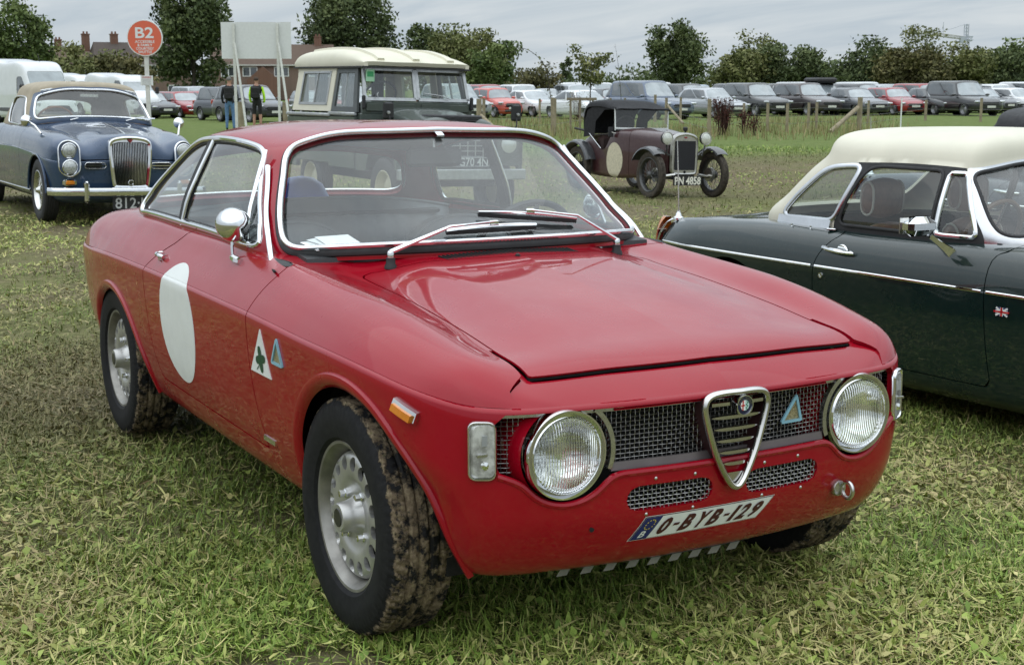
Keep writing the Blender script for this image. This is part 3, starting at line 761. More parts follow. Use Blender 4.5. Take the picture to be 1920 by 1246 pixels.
        q = onfront(.606*sg, .60)[0]-Vector((.018, 0, 0))
        ob('lamp_divider', box((q.x+.014, .628*sg, .572), (.006, .036, .005)), STEEL, o_)
        ob('bulb_boss', lathe([(.010, .0), (.009, .006), (.0, .009)], 14, 'x', c=(q.x+.012, .626*sg, .548)), REFL, o_)
        ob('maker_mark', box((q.x+.015, .626*sg, .605), (.002, .016, .024)), plain('grey_print', (.30, .31, .31), .5), o_)
    # wire mesh
    def wires(poly, xf, pitch, r, tilt=0):
        """woven mesh inside a (y,z) polygon, xf(y) gives depth."""
        V, F, n = [], [], 0
        lo, hi = poly.min(0), poly.max(0)
        def run(pts):
            nonlocal n
            if len(pts) < 2: return
            q = sweep(np.array(pts), [(-r, 0), (0, r), (r, 0), (0, -r)], up=(1, 0, 0.01)); V.append(q[0]); F.extend(tuple(i+n for i in f) for f in q[1]); n += len(q[0])
        ys = np.arange(lo[0], hi[0], pitch); zs = np.arange(lo[1], hi[1], pitch*.86)
        for axis, A_, B_ in ((0, ys, zs), (1, zs, ys)):
            for k, a in enumerate(A_):
                step = (pitch*.86 if axis == 0 else pitch)/2
                bb = np.arange(lo[1-axis]-step, hi[1-axis]+step, step)
                pts2 = np.array([(a, b) if axis == 0 else (b, a) for b in bb]); ins = sdpoly(pts2, poly) < 0; cur = []
                for j, (p_, i_) in enumerate(zip(pts2, ins)):
                    if i_:
                        ph = math.cos(math.pi*(j/2.0+k)); cur.append((xf(p_[0])+r*1.1*ph*(1 if axis == 0 else -1), p_[0], p_[1]))
                    else:
                        run(cur); cur = []
                run(cur)
        return np.concatenate(V), F
    gx = lambda yy: float(lipx(yy))-.030
    gpoly = np.array([(-.600,.512),(-.33,.510),(.33,.510),(.600,.512),(.600,.662),(-.600,.662)])
    gm = ob('grille_mesh', wires(gpoly, gx, .0125, .00095), MESHM, root, smooth=False)
    for sg in (-1, 1):
        sp_ = slot(sg); c_ = sp_.mean(0); xs_ = lambda yy: onfront(yy, .44)[0].x-.006
        ob('air_slot_mesh', wires(c_+(sp_-c_)*1.08, xs_, .0115, .0012), MESHM, root, smooth=False)
    for k, (yy, zz) in enumerate(((.105,.398),(.235,.398),(.105,.482),(.215,.484),(-.105,.398),(-.235,.398),(-.105,.482),(-.215,.484),(.02,.442))):
        q, nn_ = onfront(yy, zz); ob('rivet', lathe([(.0045, -.001), (.0042, .001), (.0025, .0024), (0, .0028)], 10, 'x', c=tuple(q)), STEEL, root)
    back = [(float(lipx(t_))-.13, t_, zz) for zz in (.36, .70) for t_ in np.linspace(-.62, .62, 15)]
    ob('grille_backing', (back, [(i, i+1, 16+i, 15+i) for i in range(14)]), DARK, root)
    lipp = [q_ for q_ in fr_half if q_[1] < .53]; lipp = np.array([(-a, b) for a, b in lipp[:0:-1]]+lipp); lipp = resample(np.c_[lipp, np.zeros(len(lipp))], .012)[:, :2]
    LP = []
    for a, b in lipp:
        hh = onfront(a, b); LP.append((hh[0].x-.003, a, b-.001))
    ob('grille_lip', tube(smoothpath(np.array(LP), 3, False), .0085, 8), RED, root)
    ys = np.linspace(-.32, .32, 25)
    ob('grille_lower_rail', sweep([(gx(t_)+.012, t_, .517) for t_ in ys], [(-.010, -.008), (-.010, .004), (.010, .004), (.010, -.008)], up=(1, 0, .15)), plain('rail_grey', (.17, .15, .15), .35, .4), root)
    ob('grille_upper_rail', sweep([(gx(t_)+.016, t_, .657) for t_ in np.linspace(-.60, .60, 41)], [(-.006, -.008), (-.006, .004), (.006, .004), (.006, -.008)], up=(1, 0, 0)), STEEL, root)
    for sg in (-1, 1):
        ar = [(gx(.32)+.014, sg*(.441-.121*math.cos(a)), .5605+.121*math.sin(a)) for a in np.linspace(R_(-22), R_(54), 18)]
        ob('grille_arc_trim', sweep(ar, [(-.004, -.008), (-.004, .006), (.008, .006), (.008, -.008)], up=(1, 0, 0)), STEEL, root)
    # shield
    sh = spl([(-.070,.668),(0,.672),(.070,.668),(.0925,.648),(.088,.610),(.062,.530),(.032,.470),(.014,.446),(0,.440),(-.014,.446),(-.032,.470),(-.062,.530),(-.088,.610),(-.0925,.648)], 6, True)
    shx = .622; S_ = empty('shield_grille', (0, 0, 0), 0, root)
    P = np.array([(shx-.010*abs(a/.09), a+.006, b) for a, b in sh])
    ob('shield_frame', sweep(P, halfround(.0165, .010), True, up=(1, 0, 0)), plain('satin_chrome', (.60, .59, .57), .2, 1, var=.06), S_)
    V = np.concatenate([P*(1, 1, 1)+(-.002, 0, 0), P*(1, .98, 1)+(-.075, 0, 0)]); n = len(P); W_ = [(i, (i+1) % n, n+(i+1) % n, n+i) for i in range(n)]
    ob('shield_side', (V, [f[::-1] for f in W_]), plain('dark_plum', (.05, .02, .022), .35), S_)
    for zz in (.645, .612, .583, .554, .525, .497, .470):
        hw = float(np.interp(zz, [.446, .470, .530, .610, .648], [.014, .032, .062, .088, .0925]))-.010
        bar = [(shx-.012+.004*math.cos(t_/hw*1.4), t_+.006, zz) for t_ in np.linspace(-hw*.93, hw*.93, 13)]
        sc = [max(.15, 1-abs(t_)**6) for t_ in np.linspace(-1, 1, 13)]
        if zz > .64:
            for a_, b_ in ((0, 5), (8, 13)): ob('shield_bar', sweep(bar[a_:b_], [(-.0055, -.002), (-.004, .005), (.004, .005), (.0055, -.002), (0, -.006)], up=(1, 0, 0)), _mc['satin_chrome'], S_)
        elif zz > .48: ob('shield_bar', sweep(bar, [(-.0055, -.002), (-.004, .005), (.004, .005), (.0055, -.002), (0, -.006)], up=(1, 0, 0), scale=sc), _mc['satin_chrome'], S_)
        else: ob('shield_toe', ([(shx-.008, .006-.030, .474), (shx-.008, .006+.030, .474), (shx-.008, .006+.012, .450), (shx-.008, .006, .444), (shx-.008, .006-.012, .450)], [(4, 3, 2, 1, 0)]), _mc['satin_chrome'], S_)
    E_ = empty('round_badge', (shx+.006, .016, .640), 0, root)
    ob('badge_rim', lathe([(.0, -.02), (.022, -.02), (.0255, .000), (.0245, .004), (.0225, .004), (.0215, .001)], 40, 'x'), CHROME, E_)
    ob('badge_ring', lathe([(.0222, .001), (.0130, .002)], 40, 'x'), plain('badge_navy', (.012, .016, .05), .3), E_)
    hf = [(.0026, .0128*math.sin(a), .0128*math.cos(a)) for a in np.linspace(0, math.pi, 14)]
    ob('badge_half', (hf, [tuple(range(14))[::-1]]), plain('badge_pale', (.55, .70, .68), .3), E_)
    ob('badge_half', ([(a, -b, c) for a, b, c in hf], [tuple(range(14))]), plain('badge_white', (.78, .78, .75), .3), E_)
    ob('badge_cross', vjoin(box((.0031, -.006, 0), (.001, .0028, .024)), box((.0031, -.006, 0), (.001, .0115, .0028))), plain('badge_red', (.45, .01, .01), .3), E_)
    ob('badge_serpent', sweep(spl([(.0033, .004, .010), (.0033, .009, .006), (.0033, .003, .002), (.0033, .009, -.002), (.0033, .003, -.006), (.0033, .007, -.010)], 5), [(-.0011, 0), (0, .0004), (.0011, 0)], up=(1, 0, 0)), plain('badge_green', (.02, .20, .10), .3), E_)
    for k, ch in enumerate('ALFA-ROMEO'):
        V, F = text_mesh(ch, .0085, .0002); a = R_(75-150*k/9)
        V = np.array([(.0032, p[0]*math.cos(a)*1-(p[1]+.0174)*math.sin(a)*1, p[0]*math.sin(a)+(p[1]+.0174)*math.cos(a)) for p in V])
        V[:, 1:] = np.array([(-(-q[1]), q[2]) for q in V])
        ob('badge_letter', (V, F), CHROME, E_, smooth=False)
    BLUEF = plain('pale_blue_enamel', (.22, .42, .52), .3); GOLD = plain('gold_mesh', (.42, .36, .20), .35, .8, var=.4, scale=260, bump=.8)
    def tri_badge(name, pts, mapf, frame_m, fill_m, w):
        e = empty(name, (0, 0, 0), 0, root); q = np.array(pts, float); c = q.mean(0)
        P = np.array([mapf(*p, .0035) for p in resample(np.c_[q, np.zeros(3)], .004, True)[:, :2]])
        up = np.array(mapf(*c, .05))-np.array(mapf(*c, 0))
        ob('badge_frame', sweep(P, [(-w/2, -.003), (-w/2, .002), (w/2, .002), (w/2, -.003)], True, up=up/np.linalg.norm(up)), frame_m, e, smooth=False)
        V = [mapf(*p, .0022) for p in q]; f = (0, 1, 2)
        nn_ = np.cross(np.array(V[1])-V[0], np.array(V[2])-V[0])
        ob('badge_fill', (V, [f if nn_@up > 0 else f[::-1]]), fill_m, e)
        return e
    fm = lambda yy, zz, o: (gx(yy)+.010+o, yy, zz)
    tri_badge('triangle_badge', [(.224,.630),(.176,.568),(.242,.568)], fm, BLUEF, GOLD, .007)
    def sm(xx, zz, o):
        h, n_ = onside(xx, zz, -1); return (h.x, h.y-o, h.z)
    tri_badge('triangle_badge', [(-.372,.702),(-.416,.634),(-.338,.634)], sm, BLUEF, GOLD, .008)
    # ---------------- white roundel, clover triangle (laid on the metal)
    dd = dg.split(np.hypot((dg.A[:, 0]+1.345)/.197, (dg.A[:, 2]-.600)/.200)-1)[0]
    ob('door_roundel', dd.offset(.0012).flange(.001, lambda a, b: False).mirror(), WHITEP, root)
    cl = empty('clover_badge', (0, 0, 0), 0, root)
    tp = np.array([(-.503,.712),(-.598,.580),(-.436,.580)])
    ob('badge_plate', ([sm(*p, .003) for p in tp]+[sm(*p, -.001) for p in tp], [(0, 1, 2), (1, 0, 3, 4), (2, 1, 4, 5), (0, 2, 5, 3)]), WHITEP, cl, smooth=False)
    def leafsh(a, cx_, cz_):
        o = []
        for t_ in np.linspace(0, 2*math.pi, 17)[:-1]:
            r_ = .0165*(1+.25*math.cos(2*t_)); lx = .017+r_*math.cos(t_)*1.05; lz = r_*math.sin(t_)*.95
            o.append((cx_+lx*math.cos(a)-lz*math.sin(a), cz_+lx*math.sin(a)+lz*math.cos(a)))
        return o
    GREEN = plain('clover_green', (.008, .06, .03), .4)
    for a in (0, 90, 180, 270):
        pl_ = leafsh(R_(a+12), -.508, .625); V = [sm(p, q, .0045) for p, q in pl_]; F = [tuple(range(16))]
        ob('clover_leaf', (V, F), GREEN, cl)
    ob('clover_stem', sweep([sm(-.508-.002*k-.0006*k*k, .625-.0055*k, .0042) for k in range(7)], [(-.0018, 0), (0, .0006), (.0018, 0)], up=(0, -1, 0)), GREEN, cl)
    # ---------------- number plate sticker, bent to the valance
    pe = empty('number_plate', (0, 0, 0), 0, root); pc = np.array([(-.268,.330),(.104,.336),(.146,.392),(-.234,.390)])
    def pm(s_, t_, o):
        a = pc[0]*(1-s_)+pc[1]*s_; b = pc[3]*(1-s_)+pc[2]*s_; q = a*(1-t_)+b*t_; h, n_ = onfront(q[0], q[1]); return (h.x+n_.x*o+o*.0, q[0]+n_.y*o, q[1]+n_.z*o)
    def patch(s0, s1, t0, t1, o, ns=16, nt_=3):
        V = [pm(s0+(s1-s0)*i/ns, t0+(t1-t0)*j/nt_, o) for i in range(ns+1) for j in range(nt_+1)]
        F = [(i*(nt_+1)+j, (i+1)*(nt_+1)+j, (i+1)*(nt_+1)+j+1, i*(nt_+1)+j+1) for i in range(ns) for j in range(nt_)]
        return V, F
    MAROON = plain('maroon_print', (.055, .008, .010), .45)
    ob('plate_border', patch(0, 1, 0, 1, .0012), MAROON, pe)
    ob('plate_edge', patch(-.004, 1.004, -.02, 1.02, .0008), WHITEP, pe)
    ob('plate_field', patch(.006, .994, .03, .97, .0018), WHITEP, pe)
    ob('plate_band', patch(.006, .125, .03, .97, .0024, 4), plain('plate_blue', (.012, .02, .12), .4), pe)
    def ptext(s, s0, s1, t0, t1, mat, name, bold=0):
        V, F = text_mesh(s, 1.0, 0, bold); lo, hi = V.min(0), V.max(0)
        W_ = [pm(s0+(s1-s0)*(p[0]-lo[0])/(hi[0]-lo[0]), t0+(t1-t0)*(p[1]-lo[1])/(hi[1]-lo[1]), .0032) for p in V]
        ob(name, (W_, F), mat, pe, smooth=False)
    xs0 = .155
    for ch, w_ in (('0', .085), ('-', .06), ('B', .09), ('Y', .10), ('B', .09), ('-', .06), ('1', .045), ('2', .085), ('9', .085)):
        if ch == '-': ptext(ch, xs0+.008, xs0+w_-.008, .45, .56, MAROON, 'plate_character')
        else: ptext(ch, xs0+.006, xs0+w_-.006, .14, .86, MAROON, 'plate_character', .045)
        xs0 += w_+.013
    ptext('B', .045, .085, .12, .40, WHITEP, 'plate_character', .02)
    YST = plain('plate_yellow', (.7, .55, .05), .4)
    for k in range(12):
        a = R_(30*k); ctr = (.068+.030*math.cos(a), .66+.20*math.sin(a)); V = [pm(ctr[0]+.0045*math.cos(t_), ctr[1]+.03*math.sin(t_), .003) for t_ in np.linspace(0, 2*math.pi, 7)[:-1]]
        ob('plate_star', (V, [tuple(range(6))]), YST, pe)
    # ---------------- side repeater, sill badge, handle, mirror, tow eye, hole
    q = [onside(a, .646, -1)[0] for a in (.300, .338, .378)]
    rp = ob('side_repeater', sweep(spl([(p.x, p.y-.004, p.z-.012*i+.014) for i, p in enumerate(q)], 5), [(-.016, -.004), (-.014, .006), (.010, .010), (.014, .004), (.014, -.004)], up=(.35, -1, 0)), CHROME, root)
    ob('lens', sweep(spl([(p.x, p.y-.011, p.z-.012*i+.010) for i, p in enumerate(q)], 5)[1:-1], [(-.011, -.004), (-.009, .009), (.007, .011), (.010, -.004)], up=(.35, -1, 0)), AMBER, rp)
    q = [onside(a, .380, -1)[0] for a in (-.588, -.54, -.495)]
    ob('sill_badge', sweep([(p.x, p.y-.001, p.z) for p in q], [(-.008, -.002), (-.007, .004), (.007, .004), (.008, -.002)], up=(0, -1, 0)), CHROME, root)
    for sg in (-1, 1):
        h, n_ = onside(-1.60, .797, sg)
        hd_ = empty('door_handle', tuple(h), 0, root)
        ob('handle_bar', tube([(-.018, sg*.016, .004), (.012, sg*.018, .002), (.034, sg*.012, 0)], .0085, 10, scale=[.9, 1, .7]), CHROME, hd_)
        ob('handle_button', lathe([(.0, -.022), (.009, -.020), (.009, 0)], 12, 'x', c=(-.010, sg*.016, .004)), CHROME, hd_)
        ob('handle_lever', box((0, sg*.010, 0), (.010, .020, .034), 0, .003), CHROME, hd_)
    def mirror_bullet(sg, base_xy):
        h, n_ = onside(*base_xy, sg); e = empty('wing_mirror', tuple(h), 0, root)
        foot = spl([(-.085, 0, .004), (-.04, 0, .0), (0, 0, -.002)], 4)
        ob('mirror_foot', sweep([(a-.0, sg*(.010-.0*abs(a)), b-.004) for a, _, b in foot], [(-.011, -.008), (-.010, .006), (0, .011), (.010, .006), (.011, -.008)], up=(0, sg*.8, .6), scale=[.55, .8, .95, 1, 1.05, 1.05, 1.0, .95, .8]), CHROME, e)
        ob('mirror_stem', tube([(-.070, sg*.010, .004), (-.074, sg*.010, .030), (-.076, sg*.008, .055)], .005, 8), CHROME, e)
        cup = lathe([(.0, .062), (.016, .060), (.032, .052), (.044, .039), (.051, .022), (.0535, .004), (.053, -.010), (.050, -.014), (.0, -.012)], 40, 'x', c=(-.078, sg*.004, .100))
        ob('mirror_shell', cup, CHROME, e)
    mirror_bullet(-1, (-.905, .858)); mirror_bullet(1, (-1.005, .862))
    # little slot at the door top corner
    h = ontop(-.655, -.690)[0]; ob('door_notch', box((h.x, h.y, h.z+.0008), (.075, .007, .004), R_(-14)), DARK, root)
    h, n_ = onfront(.378, .372); tw = empty('tow_eye', tuple(h), 0, root)
    ob('tow_plate', lathe([(.0, .010), (.019, .010), (.021, .006), (.021, -.01)], 24, 'x', c=(.004, 0, 0)), STEEL, tw)
    ob('tow_ring', tube([(.034+.019*math.cos(a), .006+.0*a, .0+.021*math.sin(a)) for a in np.linspace(0, 2*math.pi, 21)[:-1]], .0055, 8, True, up=(0, 1, .02)), STEEL, tw)
    h, n_ = onfront(-.372, .376); ob('tow_hole', lathe([(.007, .0012), (.0, .0014)], 14, 'x', c=tuple(h)), DARK, root)
    # striped strip under the nose
    ss = empty('skid_strip', (0, 0, 0), 0, root); ob('strip_base', sweep([(.44+.04*(1-(t_/.4)**2), t_, .244) for t_ in np.linspace(-.42, .15, 12)], [(-.004, -.03), (-.004, .03), (.004, .03), (.004, -.03)], up=(1, 0, .4)), BLACK, ss)
    for k in range(9):
        t_ = -.40+.06*k; xx = .44+.04*(1-(t_/.4)**2)+.020
        ob('stripe', ([(xx, t_, .230), (xx, t_+.030, .230), (xx+.006, t_+.048, .262), (xx+.006, t_+.018, .262)], [(0, 1, 2, 3)]), plain('grey_stripe', (.20, .195, .18), .7), ss)
    # ---------------- cowl vents, wipers
    for k in range(34):
        t_ = -.235+.44*k/33; xx = -.452-.03*abs(t_)**1.0*.5; h = ontop(xx, t_)
        V, F = box((0, 0, 0), (.045, .0065, .004)); c_, s_ = math.cos(.45), math.sin(.45)
        V = np.array([(p[0]*c_-p[1]*s_, p[0]*s_+p[1]*c_, p[2]-p[0]*.22) for p in V])
        ob('cowl_louvre', (V+np.array((h[0].x, h[0].y, h[0].z+.0005)), F), DARK, root)
    h = ontop(-.40, -.02)[0]; ob('washer_jet', lathe([(.008, 0), (.007, .006), (0, .008)], 10, 'z', c=tuple(h)), BLACK, root)
    wsb = WSG.bvh()
    def onws(yy, zz):
        h_ = wsb.ray_cast(Vector((2, yy, zz)), Vector((-1, 0, 0))); return (h_[0], h_[1]) if h_[0] is not None else (Vector((-.6, yy, zz)), Vector((.5, 0, .8)))
    for sg, py, bl_ in ((-1, -.392, ((-.195, .950), (.112, .955))), (1, .394, ((-.050, .992), (.285, .962)))):
        wz = ontop(-.492, py)[0]; e = empty('wiper', (0, 0, 0), 0, root)
        ob('pivot_boot', lathe([(.019, -.004), (.018, .004), (.014, .012), (.013, .028), (.0, .029)], 18, 'z', c=tuple(wz)), BLACK, e)
        ob('pivot_cap', lathe([(.010, .028), (.011, .042), (.008, .048), (0, .050)], 14, 'z', c=tuple(wz)), CHROME, e)
        a_, n0 = onws(*bl_[0]); b_, n1 = onws(*bl_[1]); mid = (a_+b_)/2+Vector((.022, 0, .030))
        st_ = Vector((wz.x, wz.y, wz.z+.045)); el = st_.lerp(mid, .52)+Vector((.03, 0, .030))
        pth = [st_, st_.lerp(el, .35), el, el.lerp(mid, .4), mid]
        ob('wiper_arm', sweep([tuple(p) for p in pth], [(-.007, -.003), (-.006, .003), (.006, .003), (.007, -.003)], up=(.45, 0, .9), scale=[1.1, 1.05, .65, .42, .45]), CHROME, e)
        pts = [a_.lerp(b_, t_) for t_ in np.linspace(0, 1, 9)]; pts = [onws(p.y, p.z) for p in pts]
        ob('blade_rubber', sweep([tuple(p+n_*.005) for p, n_ in pts], [(-.0075, -.005), (-.004, .006), (.004, .006), (.0075, -.005)], up=tuple(n0)), BLACK, e)
        ob('blade_frame', sweep([tuple(p+n_*(.013+.008*math.sin(math.pi*i/8))) for i, (p, n_) in enumerate(pts)], [(-.004, -.002), (-.003, .003), (.003, .003), (.004, -.002)], up=tuple(n0)), CHROME, e)
        ob('blade_clip', box(tuple(mid+Vector((-.004, 0, -.004))), (.014, .030, .014), 0, .003), CHROME, e)
    # ---------------- interior
    TRIM = plain('grey_vinyl', (.18, .195, .21), .6, var=.2, scale=12, bump=.15); TRIMD = plain('dark_vinyl', (.030, .032, .034), .55)
    ob('dashboard', sweep([(-.72, y_, .855) for y_ in np.linspace(-.60, .60, 9)], [(-.16, .0), (-.15, .035), (-.04, .045), (.10, .030), (.12, -.05), (.10, -.2), (-.16, -.2)], up=(0, 0, 1)), TRIMD, root)
    ob('parcel_shelf', box((-2.33, 0, .872), (.55, 1.10, .02), 0, .005), TRIMD, root)
    for sg in (-1, 1): ob('door_card', box((-1.4, sg*.655, .66), (1.6, .03, .44), 0, .01), TRIMD, root)
    ob('headliner', (lambda q: q.join(q.mirror()))(G(Rg.A-np.array([0,0,.03,0,0,0,0,0]), Rg.F).split(-(Rg.A[:, 7]-4.6))[0]), plain('headlining', (.30, .30, .28), .8), root)
    def pleated(name, xc, yc, w, z0, z1, rake, th, np_, crown, mat):
        """pleated seat back: grid with vertical flutes."""
        nu, nv = np_*6+1, 14; P = np.zeros((nu, nv, 3)); Q = np.zeros((nu, nv, 3))
        for i in range(nu):
            s_ = -1+2*i/(nu-1); edge = 1-abs(s_)**5
            for j in range(nv):
                t_ = j/(nv-1); zt = z1-crown*abs(s_)**2.6; zz = z0+(zt-z0)*t_
                fl = .006*abs(math.sin(math.pi*i/6)) if abs(s_) < .72 and t_ < .96 else .008
                d = th*(edge**.5)*(1-max(0, t_-.82)**2*18)
                P[i, j] = (xc+rake*(zz-z0)+max(.01, d)+fl, yc+s_*w/2, zz); Q[i, j] = (xc+rake*(zz-z0)-.03*edge, yc+s_*w/2, zz)
        a, b = gridG(P, flip=(np.cross(P[1, 0]-P[0, 0], P[0, 1]-P[0, 0])[0] < 0)), gridG(Q, flip=(np.cross(Q[1, 0]-Q[0, 0], Q[0, 1]-Q[0, 0])[0] > 0))
        topf = [(i, i+1, nu+i+1, nu+i) for i in range(nu-1)]
        tv = np.concatenate([P[:, -1], Q[:, -1]])
        o = ob(name, a.join(b), mat, root); ob('piping', tube(P[:, -1]+(.0, 0, .004), .007, 6), mat, o)
        ob('top_roll', (tv, topf), mat, o)
        return o
    pleated('rear_seat', -2.06, .02, 1.22, .45, .930, -.22, .10, 16, .05, TRIM)
    pleated('front_seat', -1.36, .33, .50, .40, .905, -.28, .10, 8, .14, TRIM)
    pleated('front_seat', -1.36, -.33, .50, .40, .905, -.28, .10, 8, .14, TRIM)
    sw_ = empty('steering_wheel', (-.98, .33, .830), 0, root); sw_.rotation_euler = (0, R_(-62), 0)
    ob('wheel_ring', tube([(.19*math.cos(a), .19*math.sin(a), 0) for a in np.linspace(0, 2*math.pi, 41)[:-1]], .012, 8, True, up=(0, 0, 1)), TRIMD, sw_)
    for a in (0, 120, 240): ob('wheel_spoke', box((.095*math.cos(R_(a)), .095*math.sin(R_(a)), -.01), (.19, .02, .004), R_(a)), STEEL, sw_)
    rv = empty('interior_mirror', (-1.03, .015, 1.150), 0, root); ob('mirror_housing', box((0, 0, 0), (.03, .20, .065), 0, .012), TRIMD, rv); ob('mirror_stalk', tube([(0, 0, .02), (-.01, 0, .070)], .006), STEEL, rv)
    hl = ob('blue_helmet', lathe([(.0, .115), (.05, .108), (.09, .08), (.115, .03), (.12, -.02), (.11, -.06)], 28, 'z', c=(0, 0, 0)), plain('blue_shell', (.02, .09, .62), .35), None)
    tag(hl, 'blue dome-topped helmet on the rear shelf of the red coupe', 'helmet'); hl.location = (-2.30, .03, .905)
    pa = empty('paper_slip', (0, 0, 0)); tag(pa, 'white paper slips lying behind the red coupe windscreen', 'paper')
    PAP = plain('paper', (.90, .91, .93), .7)
    for k, (xx, yy, a) in enumerate(((-.70, -.515, 20), (-.735, -.49, 42), (-.72, -.46, 8))):
        V, F = box((0, 0, 0), (.075, .115, .0015)); rmx = Matrix.Rotation(R_(a), 3, 'Z'); V = np.array([rmx@Vector(q_)+Vector((0, 0, -.25*q_[0])) for q_ in V])
        ob('paper_sheet', (V+np.array((xx, yy, .918+.005*k)), F), PAP, pa)
    return root
ALFA = alfa()
# ================================================================== shared car helpers
def strip(path, prof, h=.03, tuck=True):
    pp = np.array(path, float); T = np.gradient(pp[:, :2], axis=0); Nn = np.stack([-T[:, 1], T[:, 0]], 1); Nn /= np.linalg.norm(Nn, axis=1, keepdims=True)
    Nn[0] = (-1, 0); Nn[-1] = (1, 0); L = []
    for i, (x, y, z) in enumerate(pp):
        row = []
        for o, zz in prof(x, y, z):
            zz = z+zz if zz <= 0 else zz
            row.append((x-Nn[i, 0]*o, max(0, y-Nn[i, 1]*o), zz))
        if tuck: row.append((row[-1][0]-Nn[i, 0]*.02, max(0, row[-1][1]-Nn[i, 1]*.02), row[-1][2]-.003))
        L.append(row)
    tcv = np.array([r[-2 if tuck else -1] for r in L]); d = np.concatenate([[0], np.cumsum(np.linalg.norm(np.diff(tcv, axis=0), axis=1))])
    return loft(L, h, h, flip=True), cspline(d, tcv, np.linspace(0, d[-1], 600))
def topskin(U, fine, h=.03):
    U = [[np.array(q, float) for q in r] for r in U]
    for r in U:
        k = np.argmin(np.linalg.norm(fine[:, :2]-r[0][:2], axis=1)); r[0] = fine[k]+np.array([0, 0, .0005])
    g = loft(U, h, h, flip=True)
    return g
def ringshell(base, top, spx, spz, rows, h=.03, bow=.015):
    ring = []
    for b, t in zip(base, top):
        b, t = np.array(b, float), np.array(t, float); sx = min(spx[0], max(spx[1], t[0]*.8+.2*(spx[0]+spx[1])/2)); s = np.array([sx, 0, spz(sx)])
        bw = np.array([0, bow*(1 if b[1] > .3 else b[1]/.3), 0]); d = s-t
        row = [b-(0, 0, .02), b, b+(t-b)*.35+bw, b+(t-b)*.7+bw*.8, t]
        for q, zf in rows: row.append(np.array([t[0]+d[0]*q, t[1]+d[1]*q, t[2]+(s[2]-t[2])*zf]))
        ring.append(row)
    g = loft(ring, h, h); m = g.A[:, 7] > len(ring[0])-1.001; g.A[m, 1] = 0; g.A[m, 3:6] = (0, 0, 1)
    return g
def both(g): return g.join(g.mirror())
NMID = lambda a, b: abs(a[1]) < 1e-3 and abs(b[1]) < 1e-3
def halfrim(gh, prof, h=.015, off=0.0, it=3):
    Lp = gh.loops()[0]; P = gh.V[Lp]; N = gh.N[Lp]; m0 = np.abs(P[:, 1]) < 1e-3
    k = int(np.argmax(m0 & ~np.roll(m0, -1))); P = np.roll(P, -k, 0); N = np.roll(N, -k, 0)
    m0 = np.abs(P[:, 1]) < 1e-3; e = 1+int(np.argmax(m0[1:])); P, N = P[:e+1], N[:e+1]
    P = np.concatenate([P, (P*(1, -1, 1))[::-1][1:-1]]); N = np.concatenate([N, (N*(1, -1, 1))[::-1][1:-1]])
    P, N = resample(P, h, True, N); P = smoothpath(P, it, True); N /= np.linalg.norm(N, axis=1, keepdims=True)
    return sweep(P+N*off, prof, True, N)
def vplate(s, w, h, fg, bgm, name='number_plate', parent=None, loc=(0, 0, 0), rot=(0, 0, 0), italic=0, bold=.012, margin=.1, edge=None):
    """flat plate facing +x with upright lettering."""
    e = empty(name, loc, 0, parent); e.rotation_euler = rot
    ob('plate_back', box((0, 0, 0), (.008, w, h), 0, .003), bgm, e)
    if edge: ob('plate_edge', sweep([(.006, a, b) for a, b in rrect(-w/2+.006, w/2-.006, -h/2+.006, h/2-.006, .01)], [(-.003, 0), (0, .002), (.003, 0)], True, up=(1, 0, 0)), edge, e)
    V, F = text_mesh(s, 1.0, 0, bold); lo, hi = V.min(0), V.max(0); W_ = []
    for p in V:
        a = (p[0]-lo[0])/(hi[0]-lo[0]); b = (p[1]-lo[1])/(hi[1]-lo[1]); W_.append((.0065, (-.5+margin*.5+a*(1-margin))*w+italic*b, (-.5+margin*1.4/2+b*(1-margin*1.4))*h))
    ob('plate_text', (W_, F), fg, e, smooth=False)
    return e
